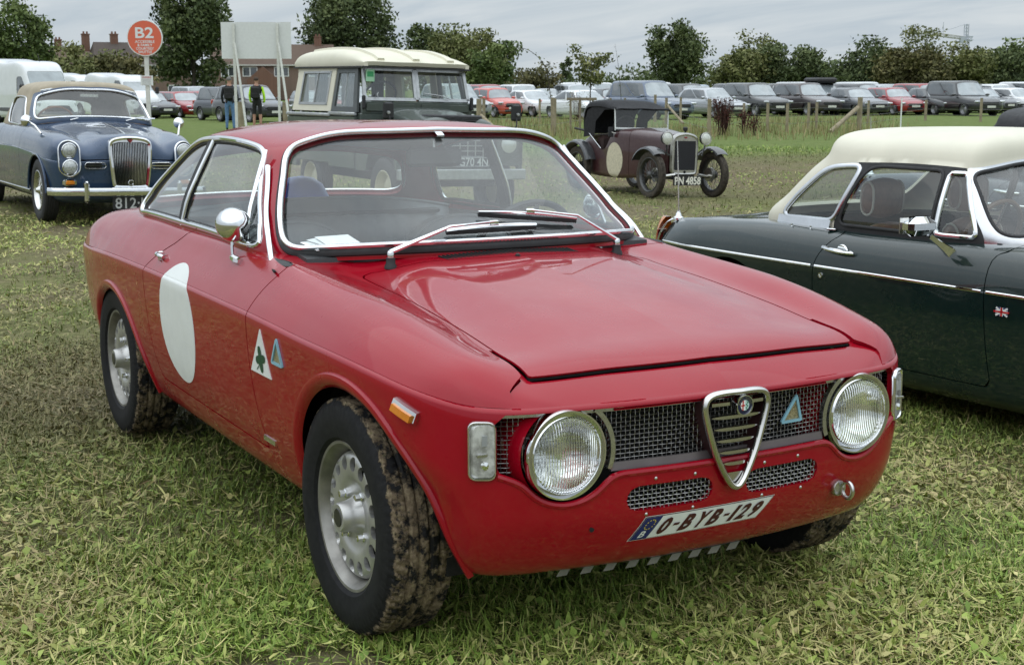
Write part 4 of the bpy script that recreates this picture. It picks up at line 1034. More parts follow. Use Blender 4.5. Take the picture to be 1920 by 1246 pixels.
def simple_wheel(parent, loc, ro, ri, w, sg, rim_m, tyre_m=None, spokes=0, name='wheel', dish=.03, key=None):
    """wheel whose outer face looks towards sg*y."""
    e = empty(name, loc, 0, parent); e.rotation_euler = (0, random.uniform(0, 6), 0 if sg < 0 else math.pi)
    key = key or (ro, ri, w, spokes)
    if ('tyre', key) not in _mc:
        _mc['tyre', key] = mkmesh('tyre', *wheel_mesh_tyre(ro, ri, w, tread=ro > .25, seg=72, lugs=24))
        hw = w/2
        _mc['rim', key] = mkmesh('rim', *lathe([(ri-.004, -hw*.72), (ri+.004, -hw*.92), (ri-.006, -hw*.95), (ri-.02, -hw*.7), (ri-.035, -hw*.2), (ri*.75, -hw*.2+dish), (ri*.5, -hw*.25), (ri*.25, -hw*.3), (0, -hw*.32)] if not spokes else [(ri-.004, -hw*.72), (ri+.004, -hw*.92), (ri-.006, -hw*.95), (ri-.02, -hw*.7), (ri-.03, 0), (ri-.02, hw*.7), (ri+.004, hw*.9)], 40))
    t = mo('tyre', _mc['tyre', key], tyre_m or TYRE, e); r = mo('rim', _mc['rim', key], rim_m, e)
    if spokes:
        if ('sp', key) not in _mc:
            Vs = None
            for k in range(spokes):
                a = 2*math.pi*k/spokes; b = a+(.55 if k % 2 else -.55); hw = w/2; y0 = (-hw*.75, -hw*.1, hw*.35)[k % 3]
                q = tube([(ri*.20*math.cos(b), y0, ri*.20*math.sin(b)), ((ri-.015)*math.cos(a), (-hw*.2 if k % 2 else hw*.2), (ri-.015)*math.sin(a))], .0035, 4)
                Vs = q if Vs is None else vjoin(Vs, q)
            _mc['sp', key] = mkmesh('wire_spokes', *Vs); _mc['hb', key] = mkmesh('hub', *lathe([(.0, -w*.62), (ri*.10, -w*.60), (ri*.14, -w*.5), (ri*.22, -w*.38), (ri*.22, w*.3), (0, w*.3)], 20))
        if key == 'wire15': ob('brake_drum', lathe([(.0, 0), (ri*.80, 0), (ri*.82, w*.3)], 24, 'y', c=(0, w*.12, 0)), DARK, e)  # black disc added behind the spokes to darken the gaps
        s_ = mo('wire_spokes', _mc['sp', key], rim_m, e); s_['kind'] = 'stuff'; mo('hub', _mc['hb', key], rim_m, e)
    return e
def seat(parent, x, y, w, z0, z1, mat, pip, head=True, rake=-.25):
    e = empty('seat', (x, y, 0), 0, parent)
    def slab(nm, zc, hz, ww, th, xo):
        P = np.zeros((17, 9, 3))
        for i in range(17):
            a = 2*math.pi*i/16
            for j in range(9):
                t = math.sin(math.pi*j/8)**.35; yy = -ww/2+ww*j/8
                P[i, j] = (xo+th*math.cos(a)*t*.5*(1 if abs(math.cos(a)) > .3 else 1), yy, zc+hz/2*np.sign(math.sin(a))*abs(math.sin(a))**.6*(.25+.75*t))
        g = gridG(P); 
        if ((g.V-np.array([xo, 0, zc]))*g.N).sum() < 0: g = gridG(P, flip=True)
        o = ob(nm, g, mat, e)
        for j in (1, 7): ob('piping', tube([(p[0]+(p[0]-xo)*.03, p[1], p[2]+(p[2]-zc)*.02) for p in P[:-1, j]], .006, 6, True, up=(0, 1, 0)), pip, o)
    slab('backrest', (z0+z1)/2, z1-z0, w, .16, rake*(z1-z0)*.3)
    if head: slab('headrest', z1+.115, .20, w*.62, .11, rake*(z1-z0)*.75)
    ob('cushion', box((.26, 0, z0+.02), (.48, w, .16), 0, .05), mat, e)
    return e
# ================================================================== roadster with hard top
def roadster(paint_m, top_m, soft, label, spec):
    root = empty('classic_car'); tag(root, label, 'car', 'classic cars on the grass')
    path = [(-3.07,0,.665),(-3.065,.35,.665),(-3.04,.56,.667),(-2.97,.665,.672),(-2.82,.722,.677),(-2.5,.752,.676),(-2.2,.760,.674),(-1.6,.762,.671),(-1.0,.762,.666),(-.5,.760,.663),(-.2,.757,.660),(.2,.742,.650),(.48,.70,.635),(.63,.61,.62),(.70,.45,.61),(.745,.22,.605),(.76,0,.60)]
    Ls, fine = strip(path, lambda x, y, z: [(.10,.15),(.035,.20),(.022,.255),(.008,.40),(.001,.55),(0,-.012),(.002,0)])
    def row(x, yc, zc, zs, zt, zin, zm, y0=None):
        return [(x,yc,zc),(x,yc-.012,zc+(zs-zc)*.45),(x,yc-.042,zs),(x,yc-.105,zt),(x,yc-.22,zin),(x,yc*.36,zm),(x,0,zm+.004)]
    U = [[(-3.05,.35,.666),(-3.045,.345,.675),(-3.04,.335,.685),(-3.035,.30,.695),(-3.03,.25,.70),(-3.03,.13,.702),(-3.03,0,.702)],
         [(-3.03,.555,.668),(-3.015,.548,.70),(-3.0,.535,.73),(-2.99,.48,.745),(-2.985,.38,.745),(-2.985,.2,.745),(-2.985,0,.745)],
         [(-2.965,.660,.673),(-2.95,.648,.72),(-2.93,.62,.765),(-2.92,.565,.785),(-2.90,.46,.78),(-2.89,.25,.78),(-2.89,0,.78)],
         row(-2.82,.72,.678,.765,.802,.800,.80),row(-2.5,.75,.677,.782,.822,.824,.826),row(-2.2,.758,.675,.79,.836,.84,.843),row(-1.6,.76,.672,.79,.832,.838,.84),row(-1.0,.76,.667,.79,.836,.84,.842),
         row(-.7,.759,.665,.79,.838,.852,.872),row(-.4,.757,.663,.785,.828,.845,.88),row(-.1,.754,.659,.775,.812,.815,.858),row(.2,.74,.651,.755,.785,.775,.822),
         row(.48,.698,.636,.72,.74,.725,.765),[(.63,.608,.621),(.625,.60,.65),(.62,.58,.672),(.615,.53,.682),(.62,.43,.68),(.64,.23,.70),(.65,0,.702)],[(.698,.45,.611),(.695,.44,.618),(.69,.42,.622),(.69,.37,.625),(.70,.3,.628),(.72,.16,.635),(.73,0,.637)]]
    Us = topskin(U, fine)
    base = [(-.60,0,.885),(-.62,.30,.880),(-.73,.590,.838),(-.865,.628,.838),(-1.2,.638,.840),(-1.68,.634,.842),(-2.0,.606,.844),(-2.20,.555,.844),(-2.37,.40,.840),(-2.43,.2,.838),(-2.44,0,.838)]
    top = [(-.925,0,1.192),(-.93,.28,1.188),(-.965,.530,1.158),(-1.0,.548,1.160),(-1.3,.566,1.168),(-1.60,.568,1.160),(-1.76,.552,1.172),(-1.84,.515,1.200),(-1.875,.40,1.235),(-1.89,.2,1.262),(-1.895,0,1.27)]
    Rg = ringshell(base, top, (-1.15, -1.75), lambda x: 1.325-.05*(x+1.3)**2, [(.035, .34), (.10, .60), (.30, .85), (.62, .97), (1, 1)])
    A = Rg.A
    wsd = lambda A: np.where(A[:, 6] < 2.6, sdpoly(np.stack([A[:, 6]*.30, A[:, 7]*.11], 1), rrect(-.62, .615, .145, .425, .05)), 9)
    rwd = lambda A: np.where(A[:, 6] > 6.5, sdpoly(np.stack([(A[:, 6]-10)*.2, A[:, 7]*.11], 1), rrect(-.46, .46, .15, .40, .05)), 9)
    qp = np.array(spl([(-2.09,.868),(-2.02,.95),(-1.875,1.072),(-1.79,1.122),(-1.66,1.140),(-1.575,1.142)], 5).tolist()+[(-1.585,1.10),(-1.63,1.0),(-1.69,.872)])
    dp = np.array([(-1.665,.860),(-1.62,.98),(-1.575,1.07)]+spl([(-1.545,1.108),(-1.51,1.136),(-1.44,1.148)], 4).tolist()+[(-1.085,1.146),(-1.085,.860)])
    vp = np.array([(-1.055,.865),(-1.055,1.135),(-.972,1.135),(-.845,.865)])
    sd = lambda P: (lambda A: np.where((A[:, 6] > 2.2) & (A[:, 6] < 7.8), sdpoly(A[:, [0, 2]], P), 9))
    ws, r = Rg.split(wsd(A)); rw, r = r.split(rwd(r.A)); qw, r = r.split(sd(qp)(r.A)); dw, r = r.split(sd(dp)(r.A)); vw, r = r.split(sd(vp)(r.A))
    # split the shell: body-coloured none; top piece = above door gutter or behind B-post; screen frame = front
    fr, tp = r.split(np.maximum(r.A[:, 6]-2.62, r.A[:, 7]-4.05)); dfr, tp = tp.split(np.maximum(np.maximum(r_ := tp.A[:, 7]-4.0, -(tp.A[:, 6]-2.6)), tp.A[:, 6]-5.02))
    ob('hard_top' if not soft else 'soft_top', both(tp).flange(.02, NMID), top_m, root)
    ALU = plain('polished_alloy', (.66, .67, .69), .2, 1, var=.06)
    ob('screen_frame', both(fr).flange(.02, NMID), ALU, root)
    ob('windscreen', both(ws).offset(-.008), GLASS, root); ob('rear_window', both(rw).offset(-.006), GLASS, root)
    ob('screen_seal', halfrim(ws, halfround(.016, .007)), BLACK, root)
    bv = Ls.join(Us); bv = bv.join(bv.mirror()); bvh = bv.bvh()
    side = lambda x, z, sg: bvh.ray_cast(Vector((x, sg*2, z)), Vector((0, -sg, 0)))
    door = np.array(spl([(-.640,.83),(-.688,.80),(-.690,.66),(-.672,.45),(-.645,.262)], 5).tolist()+[(-.68,.250),(-1.62,.252)]+spl([(-1.655,.262),(-1.675,.45),(-1.69,.62),(-1.672,.71),(-1.615,.79),(-1.575,.822),(-1.56,.87),(-.66,.90)], 5).tolist())
    arch = lambda A: np.minimum(np.hypot(A[:, 0], A[:, 2]-.29)-.355, np.hypot(A[:, 0]+2.31, A[:, 2]-.29)-.355)
    Lr = Ls.split(-arch(Ls.A))[0]; plan = spl([(b[0], b[1]) for b in base[1:-1]], 4)
    _, Ur = Us.split(sdpoly(Us.A[:, [0, 1]], np.concatenate([[(-.6, 0)], plan-(0, .02), [(-2.4, -.4), (-.62, -.4)]]))+.004)
    # tail lamp cut from the wing end
    sk = lambda a, b: NMID(a, b) or (abs(a[7]-b[7]) < 1e-6 and (a[7] < 1e-6 or abs(a[7]-7) < 1e-6))
    dcut = lambda g, s: np.where(g.A[:, 1] > .45, sdpoly(g.A[:, [0, 2]], door), 9)+s
    dg = Lr.split(dcut(Lr, .0024))[0].join(Ur.split(dcut(Ur, .0024))[0])
    Lw = Lr.split(-dcut(Lr, -.0024))[0]; Uw = Ur.split(-dcut(Ur, -.0024))[0]
    hood_u = np.array([(-.50,.50),(.55,.46),(.60,.3),(.66,0),(.66,-.2),(-.5,-.2)])
    bo, Uw = Uw.split(sdpoly(Uw.A[:, [0, 1]], hood_u)); bo = bo.split(sdpoly(bo.A[:, [0, 1]], hood_u)+.003)[0]
    bt = np.array([(-2.50,.50),(-2.97,.44),(-3.0,0),(-3.0,-.2),(-2.5,-.2)]); bl, Uw = Uw.split(sdpoly(Uw.A[:, [0, 1]], bt)); bl = bl.split(sdpoly(bl.A[:, [0, 1]], bt)+.003)[0]
    for m in (True, False):
        f = (lambda g: g.mirror()) if m else (lambda g: g); sg = -1 if m else 1
        ob('door', f(dg.flange(.018, sk)), paint_m, root); ob('body_side', f(Lw.flange(.018, sk)), paint_m, root); ff, rq = Uw.split(-(Uw.A[:, 0]+1.1)); ob('front_wing', f(ff.flange(.018, sk)), paint_m, root); ob('rear_wing', f(rq.flange(.018, sk)), paint_m, root)
        ob('quarter_window', f(qw).offset(-.008), GLASS, root); ob('door_window', f(dw).offset(-.008), GLASS, root); ob('vent_window', f(vw).offset(-.006), GLASS, root)
        ob('door_window_frame', f(dfr).flange(.012), BLACK, root)
        if not soft: ob('quarter_window_trim', looptrim(f(qw), halfround(.030, .010), .015), ALU, root)
        ob('vent_frame', looptrim(f(vw), halfround(.024, .012), .010, it=0), CHROME, root)
        ob('door_seal', looptrim(f(dw), halfround(.018, .006), .015), BLACK, root)
        if not soft:
            q = sweep([(-2.10, sg*.600, .856), (-1.9, sg*.628, .856), (-1.70, sg*.644, .856)], [(-.024, -.004), (-.022, .004), (.022, .004), (.024, -.004)], up=(0, sg, .25)); ob('hard_top_rail', q, ALU, root)
            for x in (-1.93, -1.80): ob('hood_stud', lathe([(.006, 0), (.005, .008), (.003, .01), (.006, .018), (0, .02)], 10, 'z', c=(x, sg*.672, .826)), CHROME, root)
            ob('hood_socket', box((-1.665, sg*.664, .838), (.05, .03, .010), R_(18), .003), CHROME, root)
        # bright side trim in three lengths
        for x0, x1 in ((-2.90, -1.700), (-1.675, -.702), (-.676, .48)):
            P = [];
            for x in np.linspace(x0, x1, 24):
                z = float(np.interp(x, [-3, -1, -.5, .5], [.677, .666, .663, .636]))-.004; h = side(x, z, sg)
                if h[0] is not None: P.append((h[0].x, h[0].y, z))
            ob('side_trim', sweep(P, halfround(.016, .008), up=(0, sg, .1)), CHROME, root)
        # tail lamp: amber over red cap on the wing end
        tl = empty('tail_lamp', (0, 0, 0), 0, root)
        for nm, z0, z1, mt in (('amber_lens', .725, .800, AMBER), ('red_lens', .60, .724, REDLENS)):
            V = []; n = 7
            for z in np.linspace(z0, z1, 5):
                xb = -2.955-.075*math.sqrt(max(0, 1-((z-.60)/.215)**2))
                for k in range(n):
                    a = math.pi*(k/(n-1)); wv = .045*(1-max(0, (z-.72)/.09)**2*.75); V.append((xb-.018*math.sin(a)+.035*abs(math.cos(a))**2, sg*(.628+wv*math.cos(a)), z))
            F = [(i*n+j, i*n+j+1, (i+1)*n+j+1, (i+1)*n+j) for i in range(4) for j in range(n-1)]+[tuple(range(4*n, 5*n))]
            ob(nm, (V, F if sg > 0 else [q[::-1] for q in F]), mt, tl)
        ob('lamp_rim', sweep(spl([(-2.985, sg*.690, .59), (-2.965, sg*.690, .66), (-2.935, sg*.684, .73), (-2.905, sg*.665, .775), (-2.885, sg*.63, .797)], 4), halfround(.008, .006), up=(-.4, sg, .3)), CHROME, tl)
        h = side(-1.535, .752, sg)[0]; dh = empty('door_handle', tuple(h), 0, root)
        ob('handle_grip', tube(spl([(-.10, sg*.014, .006), (-.05, sg*.030, .004), (.03, sg*.032, -.002), (.095, sg*.012, -.004)], 4), .011, 8, scale=[.9]*2+[1]*6+[.9]*4+[.7]), CHROME, dh)
        ob('handle_cup', lathe([(.0, .004), (.034, .005), (.038, .0)], 20, 'y', c=(.01, sg*-.001, -.008)) if sg > 0 else lathe([(.0, -.004), (.034, -.005), (.038, .0)], 20, 'y', c=(.01, .001, -.008)), CHROME, dh)
        h = side(-1.633, .625, sg)[0]; ob('door_lock', lathe([(.014, 0), (.013, sg*.006), (.007, sg*.006), (.006, sg*.002), (0, sg*.002)], 16, 'y', c=tuple(h)), CHROME, root)
        mi = empty('door_mirror', (-.92, sg*.705, .800), 0, root)
        ob('mirror_shell', box((-.055, sg*.145, .120), (.075, .155, .085), R_(8*sg), .028), CHROME, mi); ob('mirror_glass', box((-.094, sg*.148, .120), (.004, .135, .068), R_(8*sg), .001), STEEL, mi)
        ob('mirror_foot', sweep(spl([(.01, -sg*.012, -.01), (-.005, sg*.03, .022), (-.03, sg*.10, .075)], 4), [(-.022, -.01), (-.018, .012), (.018, .012), (.022, -.01)], up=(0, sg, .6), scale=[1.2, 1.15, 1.1, .95, .8, .7, .6, .55, .5]), CHROME, mi)
        seat(root, -1.60, sg*.32, .46, .50, .86, spec['seat'], spec['pipe'])
    ob('bonnet', both(bo.flange(.015, NMID)), paint_m, root); ob('boot_lid', both(bl.flange(.015, NMID)), paint_m, root)
    ob('floor_tub', vjoin(box((-1.35, 0, .45), (1.75, 1.36, .40)), box((-.1, 0, .46), (1.0, .9, .5)), box((-2.5, 0, .5), (.8, .9, .4))), DARK, root)
    ob('dashboard', sweep([(-.80, y, .80) for y in np.linspace(-.60, .60, 7)], [(-.10, 0), (-.08, .05), (.06, .05), (.14, .0), (.10, -.2), (-.1, -.2)], up=(0, 0, 1)), BLACK, root)
    sw = empty('steering_wheel', (-1.02, -.32, .83), 0, root); sw.rotation_euler = (0, R_(-68), 0)
    ob('wheel_ring', tube([(.19*math.cos(a), .19*math.sin(a), 0) for a in np.linspace(0, 2*math.pi, 33)[:-1]], .012, 8, True, up=(0, 0, 1)), plain('brown_wood', (.10, .05, .025), .4), sw)
    for a in (0, 120, 240): ob('wheel_spoke', box((.095*math.cos(R_(a)), .095*math.sin(R_(a)), -.01), (.19, .018, .004), R_(a)), STEEL, sw)
    for y in (-.35, .05):
        we = empty('wiper', (0, 0, 0), 0, root); ob('wiper_arm', sweep([(-.56, y-.1, .892), (-.60, y, .905), (-.645, y+.10, .935)], [(-.006, -.002), (-.005, .004), (.005, .004), (.006, -.002)], up=(.7, 0, .7)), CHROME, we)
        ob('wiper_blade', sweep([(-.648, y-.06, .928), (-.655, y+.24, .934)], [(-.006, -.004), (-.003, .008), (.003, .008), (.006, -.004)], up=(.7, 0, .7)), BLACK, we)
    RIMM = plain('rostyle_rim', (.4, .4, .4), .35, .9)
    for x, y in ((0, -.63), (0, .63), (-2.31, -.63), (-2.31, .63)): simple_wheel(root, (x, y, .29), .295, .185, .16, -1 if y < 0 else 1, RIMM)
    for sg in (-1, 1):
        th = np.linspace(R_(0), R_(180), 18); n = len(th)
        for cx in (0, -2.31):
            V = [(cx+.36*math.cos(a), sg*yy, .29+.36*math.sin(a)) for yy in (.745, .45) for a in th]; ob('wheel_well', (V, [(i, i+1, n+i+1, n+i) for i in range(n-1)]+[tuple(range(n, 2*n))]), DARK, root)
    ae = empty('aerial', (-2.865, -.625, .795), 0, root)
    ob('aerial_base', lathe([(.030, -.006), (.029, .006), (.018, .014), (.014, .028), (.010, .034), (.010, .045), (0, .046)], 18, 'z'), CHROME, ae); ob('aerial_mast', tube([(0, 0, .04), (-.012, .003, .22), (-.03, .006, .43)], .0045, 8, scale=[1, .8, .5]), STEEL, ae)
    # front grille and lamps (mostly outside the picture)
    ob('front_grille', sweep([(.775-.25*abs(t)**3*1.5, t, .47) for t in np.linspace(-.42, .42, 15)], [(-.004, -.07), (.010, -.07), (.014, 0), (.010, .07), (-.004, .07)], up=(0, 0, 1)), CHROME, root)
    for sg in (-1, 1): ob('headlamp', lathe([(.0, .03), (.06, .022), (.085, .005), (.098, .0), (.10, -.03)], 28, 'x', c=(.645, sg*.54, .565)), CHROME, root)
    ob('front_bumper', sweep(spl([(.35, -.77, .40), (.62, -.70, .40), (.80, -.45, .40), (.85, 0, .40), (.80, .45, .40), (.62, .70, .40), (.35, .77, .40)], 5), halfround(.10, .03), up=(1, 0, 0)), CHROME, root)
    return root, side
GREENP = paint('dark_green_paint', (.004, .015, .014), .30, 1.0, mud=.7, mudtop=.12, dust=.015, spec=.2)
CREAM = plain('cream_paint', (.66, .63, .51), .45, var=.05, scale=5, bump=.02)
BROWN = plain('brown_leather', (.20, .105, .075), .5, var=.25, scale=20); PIPE = plain('pale_piping', (.55, .52, .46), .5)
mg, mside = roadster(GREENP, CREAM, False, 'dark green roadster with cream hard top parked beyond the red coupe', dict(seat=BROWN, pipe=PIPE))
mg.location = (-.258, 3.34, -.13); mg.rotation_euler = (0, 0, R_(3.38))
# enamel flag on the front wing
fe = empty('flag_badge', (0, 0, 0), 0, mg); h = mside(-.590, .588, -1)[0]; fx, fy, fz = h
FB = plain('flag_blue', (.01, .015, .10), .3); FR = plain('flag_red', (.5, .01, .015), .3); FW = plain('flag_white', (.75, .75, .75), .3)
ob('flag_field', box((fx, fy-.003, fz), (.060, .004, .036), 0, .001), FB, fe)
for a in (30, -30): 
    V, F = box((0, 0, 0), (.066, .003, .008)); c_, s_ = math.cos(R_(a)), math.sin(R_(a)); V = np.array([(p[0]*c_-p[2]*s_, p[1], p[0]*s_+p[2]*c_) for p in V]); ob('flag_saltire', (V+np.array((fx, fy-.0045-(a > 0)*.0005, fz)), F), FW, fe)
ob('flag_cross_border', vjoin(box((fx, fy-.0055, fz), (.060, .003, .013)), box((fx, fy-.0055, fz), (.014, .003, .036))), FW, fe)
ob('flag_cross', vjoin(box((fx, fy-.0065, fz), (.076, .003, .007)), box((fx, fy-.0065, fz), (.008, .003, .036))), FR, fe)
NAVY = paint('dark_blue_paint', (.008, .016, .030), .30, 1.0, dust=.015, spec=.2)
mg2, _ = roadster(NAVY, plain('black_vinyl', (.012, .012, .014), .6, bump=.1), True, 'dark blue roadster with black soft top behind the cream-topped one', dict(seat=plain('black_leather', (.02, .02, .02), .5), pipe=BLACK))
mg2.location = (-1.82, 6.28, -.06); mg2.rotation_euler = (0, 0, R_(3.4))
# ================================================================== blue drophead
def place(o, x, y, z, deg, roll):
    o.rotation_mode = 'XYZ'; o.matrix_world = Matrix.Translation((x, y, z))@Matrix.Rotation(R_(deg), 4, 'Z')@Matrix.Rotation(roll, 4, 'X')
BLUEP = paint('blue_paint', (.026, .056, .115), .30, 1.0, mud=.5, mudtop=.30, dust=.02, flake=.25, spec=.3)
def drophead():
    root = empty('classic_car'); tag(root, 'blue drophead with beige hood and tall chrome slatted grille', 'car', 'classic cars on the grass')
    path = [(-3.85,0,.60),(-3.84,.40,.60),(-3.75,.68,.62),(-3.5,.77,.66),(-3.0,.80,.70),(-2.3,.81,.73),(-1.6,.81,.74),(-.9,.81,.74),(-.4,.80,.72),(0,.79,.695),(.25,.775,.67),(.42,.735,.65),(.53,.655,.64),(.58,.57,.64),(.605,.45,.645),(.635,.25,.655),(.65,0,.66)]
    Ls, fine = strip(path, lambda x, y, z: [(.14,.215),(.06,.26),(.022,.34),(.006,.48),(.0,.58),(0,-.01),(.002,0)])
    U = [[(-3.84,.38,.6),(-3.835,.37,.61),(-3.83,.35,.62),(-3.82,.32,.63),(-3.82,.25,.635),(-3.82,.12,.64),(-3.82,0,.64)],
         [(-3.76,.66,.62),(-3.74,.63,.66),(-3.72,.57,.69),(-3.72,.5,.70),(-3.72,.4,.705),(-3.72,.2,.71),(-3.72,0,.71)],
         [(-3.5,.77,.66),(-3.5,.745,.74),(-3.5,.68,.79),(-3.5,.60,.82),(-3.5,.42,.84),(-3.5,.22,.85),(-3.5,0,.855)],
         [(-3.0,.80,.70),(-3.0,.78,.80),(-3.0,.72,.87),(-3.0,.64,.905),(-3.0,.45,.93),(-3.0,.25,.94),(-3.0,0,.945)]]
    for x in (-2.3, -1.7, -1.1): U.append([(x,.81,.74),(x,.792,.84),(x,.745,.925),(x,.69,.962),(x,.5,.97),(x,.28,.97),(x,0,.97)])
    U += [[(-.65,.806,.735),(-.65,.79,.84),(-.65,.735,.925),(-.65,.67,.962),(-.65,.55,.985),(-.65,.30,1.02),(-.65,0,1.035)],
          [(-.3,.798,.71),(-.3,.784,.82),(-.3,.725,.91),(-.3,.63,.942),(-.3,.50,.935),(-.3,.28,.985),(-.3,0,1.0)],
          [(.1,.785,.685),(.1,.77,.80),(.1,.705,.90),(.1,.60,.928),(.1,.46,.895),(.1,.26,.945),(.1,0,.965)],
          [(.33,.757,.66),(.34,.742,.78),(.35,.68,.868),(.36,.585,.895),(.38,.42,.850),(.41,.24,.905),(.44,0,.925)],
          [(.45,.72,.645),(.475,.702,.76),(.50,.645,.825),(.515,.575,.838),(.53,.40,.795),(.57,.24,.855),(.60,0,.885)],
          [(.53,.655,.641),(.55,.642,.71),(.57,.61,.755),(.58,.56,.76),(.59,.42,.73),(.62,.25,.76),(.645,0,.79)],
          [(.58,.57,.641),(.588,.56,.648),(.592,.54,.655),(.597,.50,.658),(.61,.40,.66),(.635,.22,.665),(.65,0,.668)]]
    Us = topskin(U, fine)
    base = [(-.60,0,1.045),(-.63,.35,1.035),(-.72,.62,1.0),(-.87,.682,.972),(-1.3,.70,.968),(-1.8,.70,.966),(-2.2,.67,.962),(-2.42,.52,.96),(-2.5,.25,.96),(-2.52,0,.96)]
    top = [(-.90,0,1.385),(-.91,.32,1.372),(-.985,.535,1.312),(-1.08,.58,1.298),(-1.35,.605,1.318),(-1.75,.60,1.305),(-2.0,.555,1.235),(-2.15,.45,1.22),(-2.22,.25,1.27),(-2.24,0,1.285)]
    Rg = ringshell(base, top, (-1.2, -1.9), lambda x: 1.455-.05*(x+1.4)**2, [(.05, .42), (.15, .70), (.35, .90), (.65, .98), (1, 1)])
    wsd = lambda A: np.where(A[:, 6] < 2.8, sdpoly(np.stack([A[:, 6]*.33, A[:, 7]*.13], 1), rrect(-.70, .70, .16, .485, .10)), 9)
    sp_ = np.array(spl([(-1.0,.985),(-1.12,1.20),(-1.20,1.262),(-1.5,1.275),(-1.72,1.262),(-1.80,1.22),(-1.78,1.0),(-1.74,.985)], 4, True))
    sdd = lambda A: np.where((A[:, 6] > 2.5) & (A[:, 6] < 6.5), sdpoly(A[:, [0, 2]], sp_), 9)
    rwd = lambda A: np.where(A[:, 6] > 6.5, sdpoly(np.stack([(A[:, 6]-9)*.24, A[:, 7]*.10], 1), rrect(-.34, .34, .19, .37, .05)), 9)
    ws, r = Rg.split(wsd(Rg.A)); sw, r = r.split(sdd(r.A)); rw, r = r.split(rwd(r.A)); ob('rear_window', both(rw).offset(-.005), GLASS, root); fr, tp = r.split(np.maximum(r.A[:, 6]-2.75, r.A[:, 7]-4.2))
    FAB = plain('beige_hood_cloth', (.36, .31, .23), .85, var=.12, scale=9, bump=.2)
    ob('soft_top', both(tp).flange(.02, NMID), FAB, root); ob('screen_frame', both(fr).flange(.02, NMID), BLUEP, root)
    ob('windscreen', both(ws).offset(-.008), GLASS, root); ob('screen_trim', halfrim(ws, halfround(.026, .014)), CHROME, root)
    ob('hood_front_trim', sweep(smoothpath(np.array([(-.935, y, 1.392-.26*abs(y)**2.2*.9) for y in np.linspace(-.52, .52, 25)]), 2, False), halfround(.018, .012), up=(.5, 0, .8)), CHROME, root)
    arch = lambda A: np.minimum(np.hypot(A[:, 0], A[:, 2]-.33)-.375, np.hypot((A[:, 0]+2.83)/.44, (A[:, 2]-.30)/.36)*.37-.37)
    Lr = Ls.split(-arch(Ls.A))[0]; plan = spl([(b[0], b[1]) for b in base[1:-1]], 4)
    _, Ur = Us.split(sdpoly(Us.A[:, [0, 1]], np.concatenate([[(-.6, 0)], plan-(0, .02), [(-2.5, -.4), (-.62, -.4)]]))+.004)
    bp = np.array([(-.60,.54),(-.2,.46),(.15,.40),(.38,.24),(.50,.13),(.54,0),(.54,-.2),(-.60,-.2)]); bo, Ur = Ur.split(sdpoly(Ur.A[:, [0, 1]], bp)); bo = bo.split(sdpoly(bo.A[:, [0, 1]], bp)+.003)[0]
    door = np.array([(-.78,.30),(-1.85,.30),(-1.90,.60),(-1.88,.97),(-.72,.99),(-.74,.7)])
    dc = lambda g, s: np.where(g.A[:, 1] > .5, sdpoly(g.A[:, [0, 2]], door), 9)+s
    sk = lambda a, b: NMID(a, b) or (abs(a[7]-b[7]) < 1e-6 and (a[7] < 1e-6 or abs(a[7]-7) < 1e-6))
    dg = Lr.split(dc(Lr, .003))[0].join(Ur.split(dc(Ur, .003))[0]); Lw = Lr.split(-dc(Lr, -.003))[0]; Uw = Ur.split(-dc(Ur, -.003))[0]
    ob('bonnet', both(bo.flange(.015, NMID)), BLUEP, root)
    WIRE = plain('wire_chrome', (.62, .62, .60), .25, 1)
    for m in (True, False):
        f = (lambda g: g.mirror()) if m else (lambda g: g); sg = -1 if m else 1
        ob('door', f(dg.flange(.018, sk)), BLUEP, root); ob('body_side', f(Lw.flange(.018, sk)), BLUEP, root); ff, rq = Uw.split(-(Uw.A[:, 0]+1.1)); ob('front_wing', f(ff.flange(.018, sk)), BLUEP, root); ob('rear_wing', f(rq.flange(.018, sk)), BLUEP, root)
        ob('door_window', f(sw).offset(-.01), GLASS, root); ob('window_trim', looptrim(f(sw), halfround(.02, .01), .02), CHROME, root)
        ob('sill_trim', sweep([(x, sg*(.775 if x > -2.4 else .76), .30) for x in np.linspace(-2.4, -.36, 12)], halfround(.022, .012), up=(0, sg, 0)), CHROME, root)
        th = np.linspace(0, math.pi, 20); n = len(th)
        for cx, rx, rz in ((0, .38, .38), (-2.83, .445, .365)):
            V = [(cx+rx*math.cos(a), sg*yy, .31+rz*math.sin(a)) for yy in (.77, .45) for a in th]; ob('wheel_well', (V, [(i, i+1, n+i+1, n+i) for i in range(n-1)]+[tuple(range(n, 2*n))]), DARK, root)
            lip = [(cx+(rx-.004)*math.cos(a), sg*(.800 if cx < -1 else .793-.02*max(0, math.cos(a))), .315+(rz-.004)*math.sin(a)) for a in th]; ob('arch_lip', tube(lip, .012, 6), BLUEP, root)
            simple_wheel(root, (cx, sg*.70, .32), .325, .205, .16, sg, WIRE, spokes=48, key='wire15')
        # stacked headlamps in an oval plate
        hl = empty('headlamp_pair', (0, 0, 0), 0, root)
        ov = rrect(-.098, .098, .495, .845, .097, 10)
        def fx(y, z): return .615-.30*max(0, abs(y)-.50)-.24*max(0, z-.66)
        P = np.array([(fx(.585+a, b)+.02, sg*(.585+a), b) for a, b in ov])
        ob('lamp_plate', (np.concatenate([P-(.09, 0, 0), P]), [(i, (i+1) % len(P), len(P)+(i+1) % len(P), len(P)+i)[::-sg] for i in range(len(P))]+[tuple(range(len(P), 2*len(P)))[::sg]]), BLUEP, hl)
        ob('lamp_surround', sweep(P, halfround(.018, .012), True, up=(1, .3*sg, 0)), CHROME, hl)
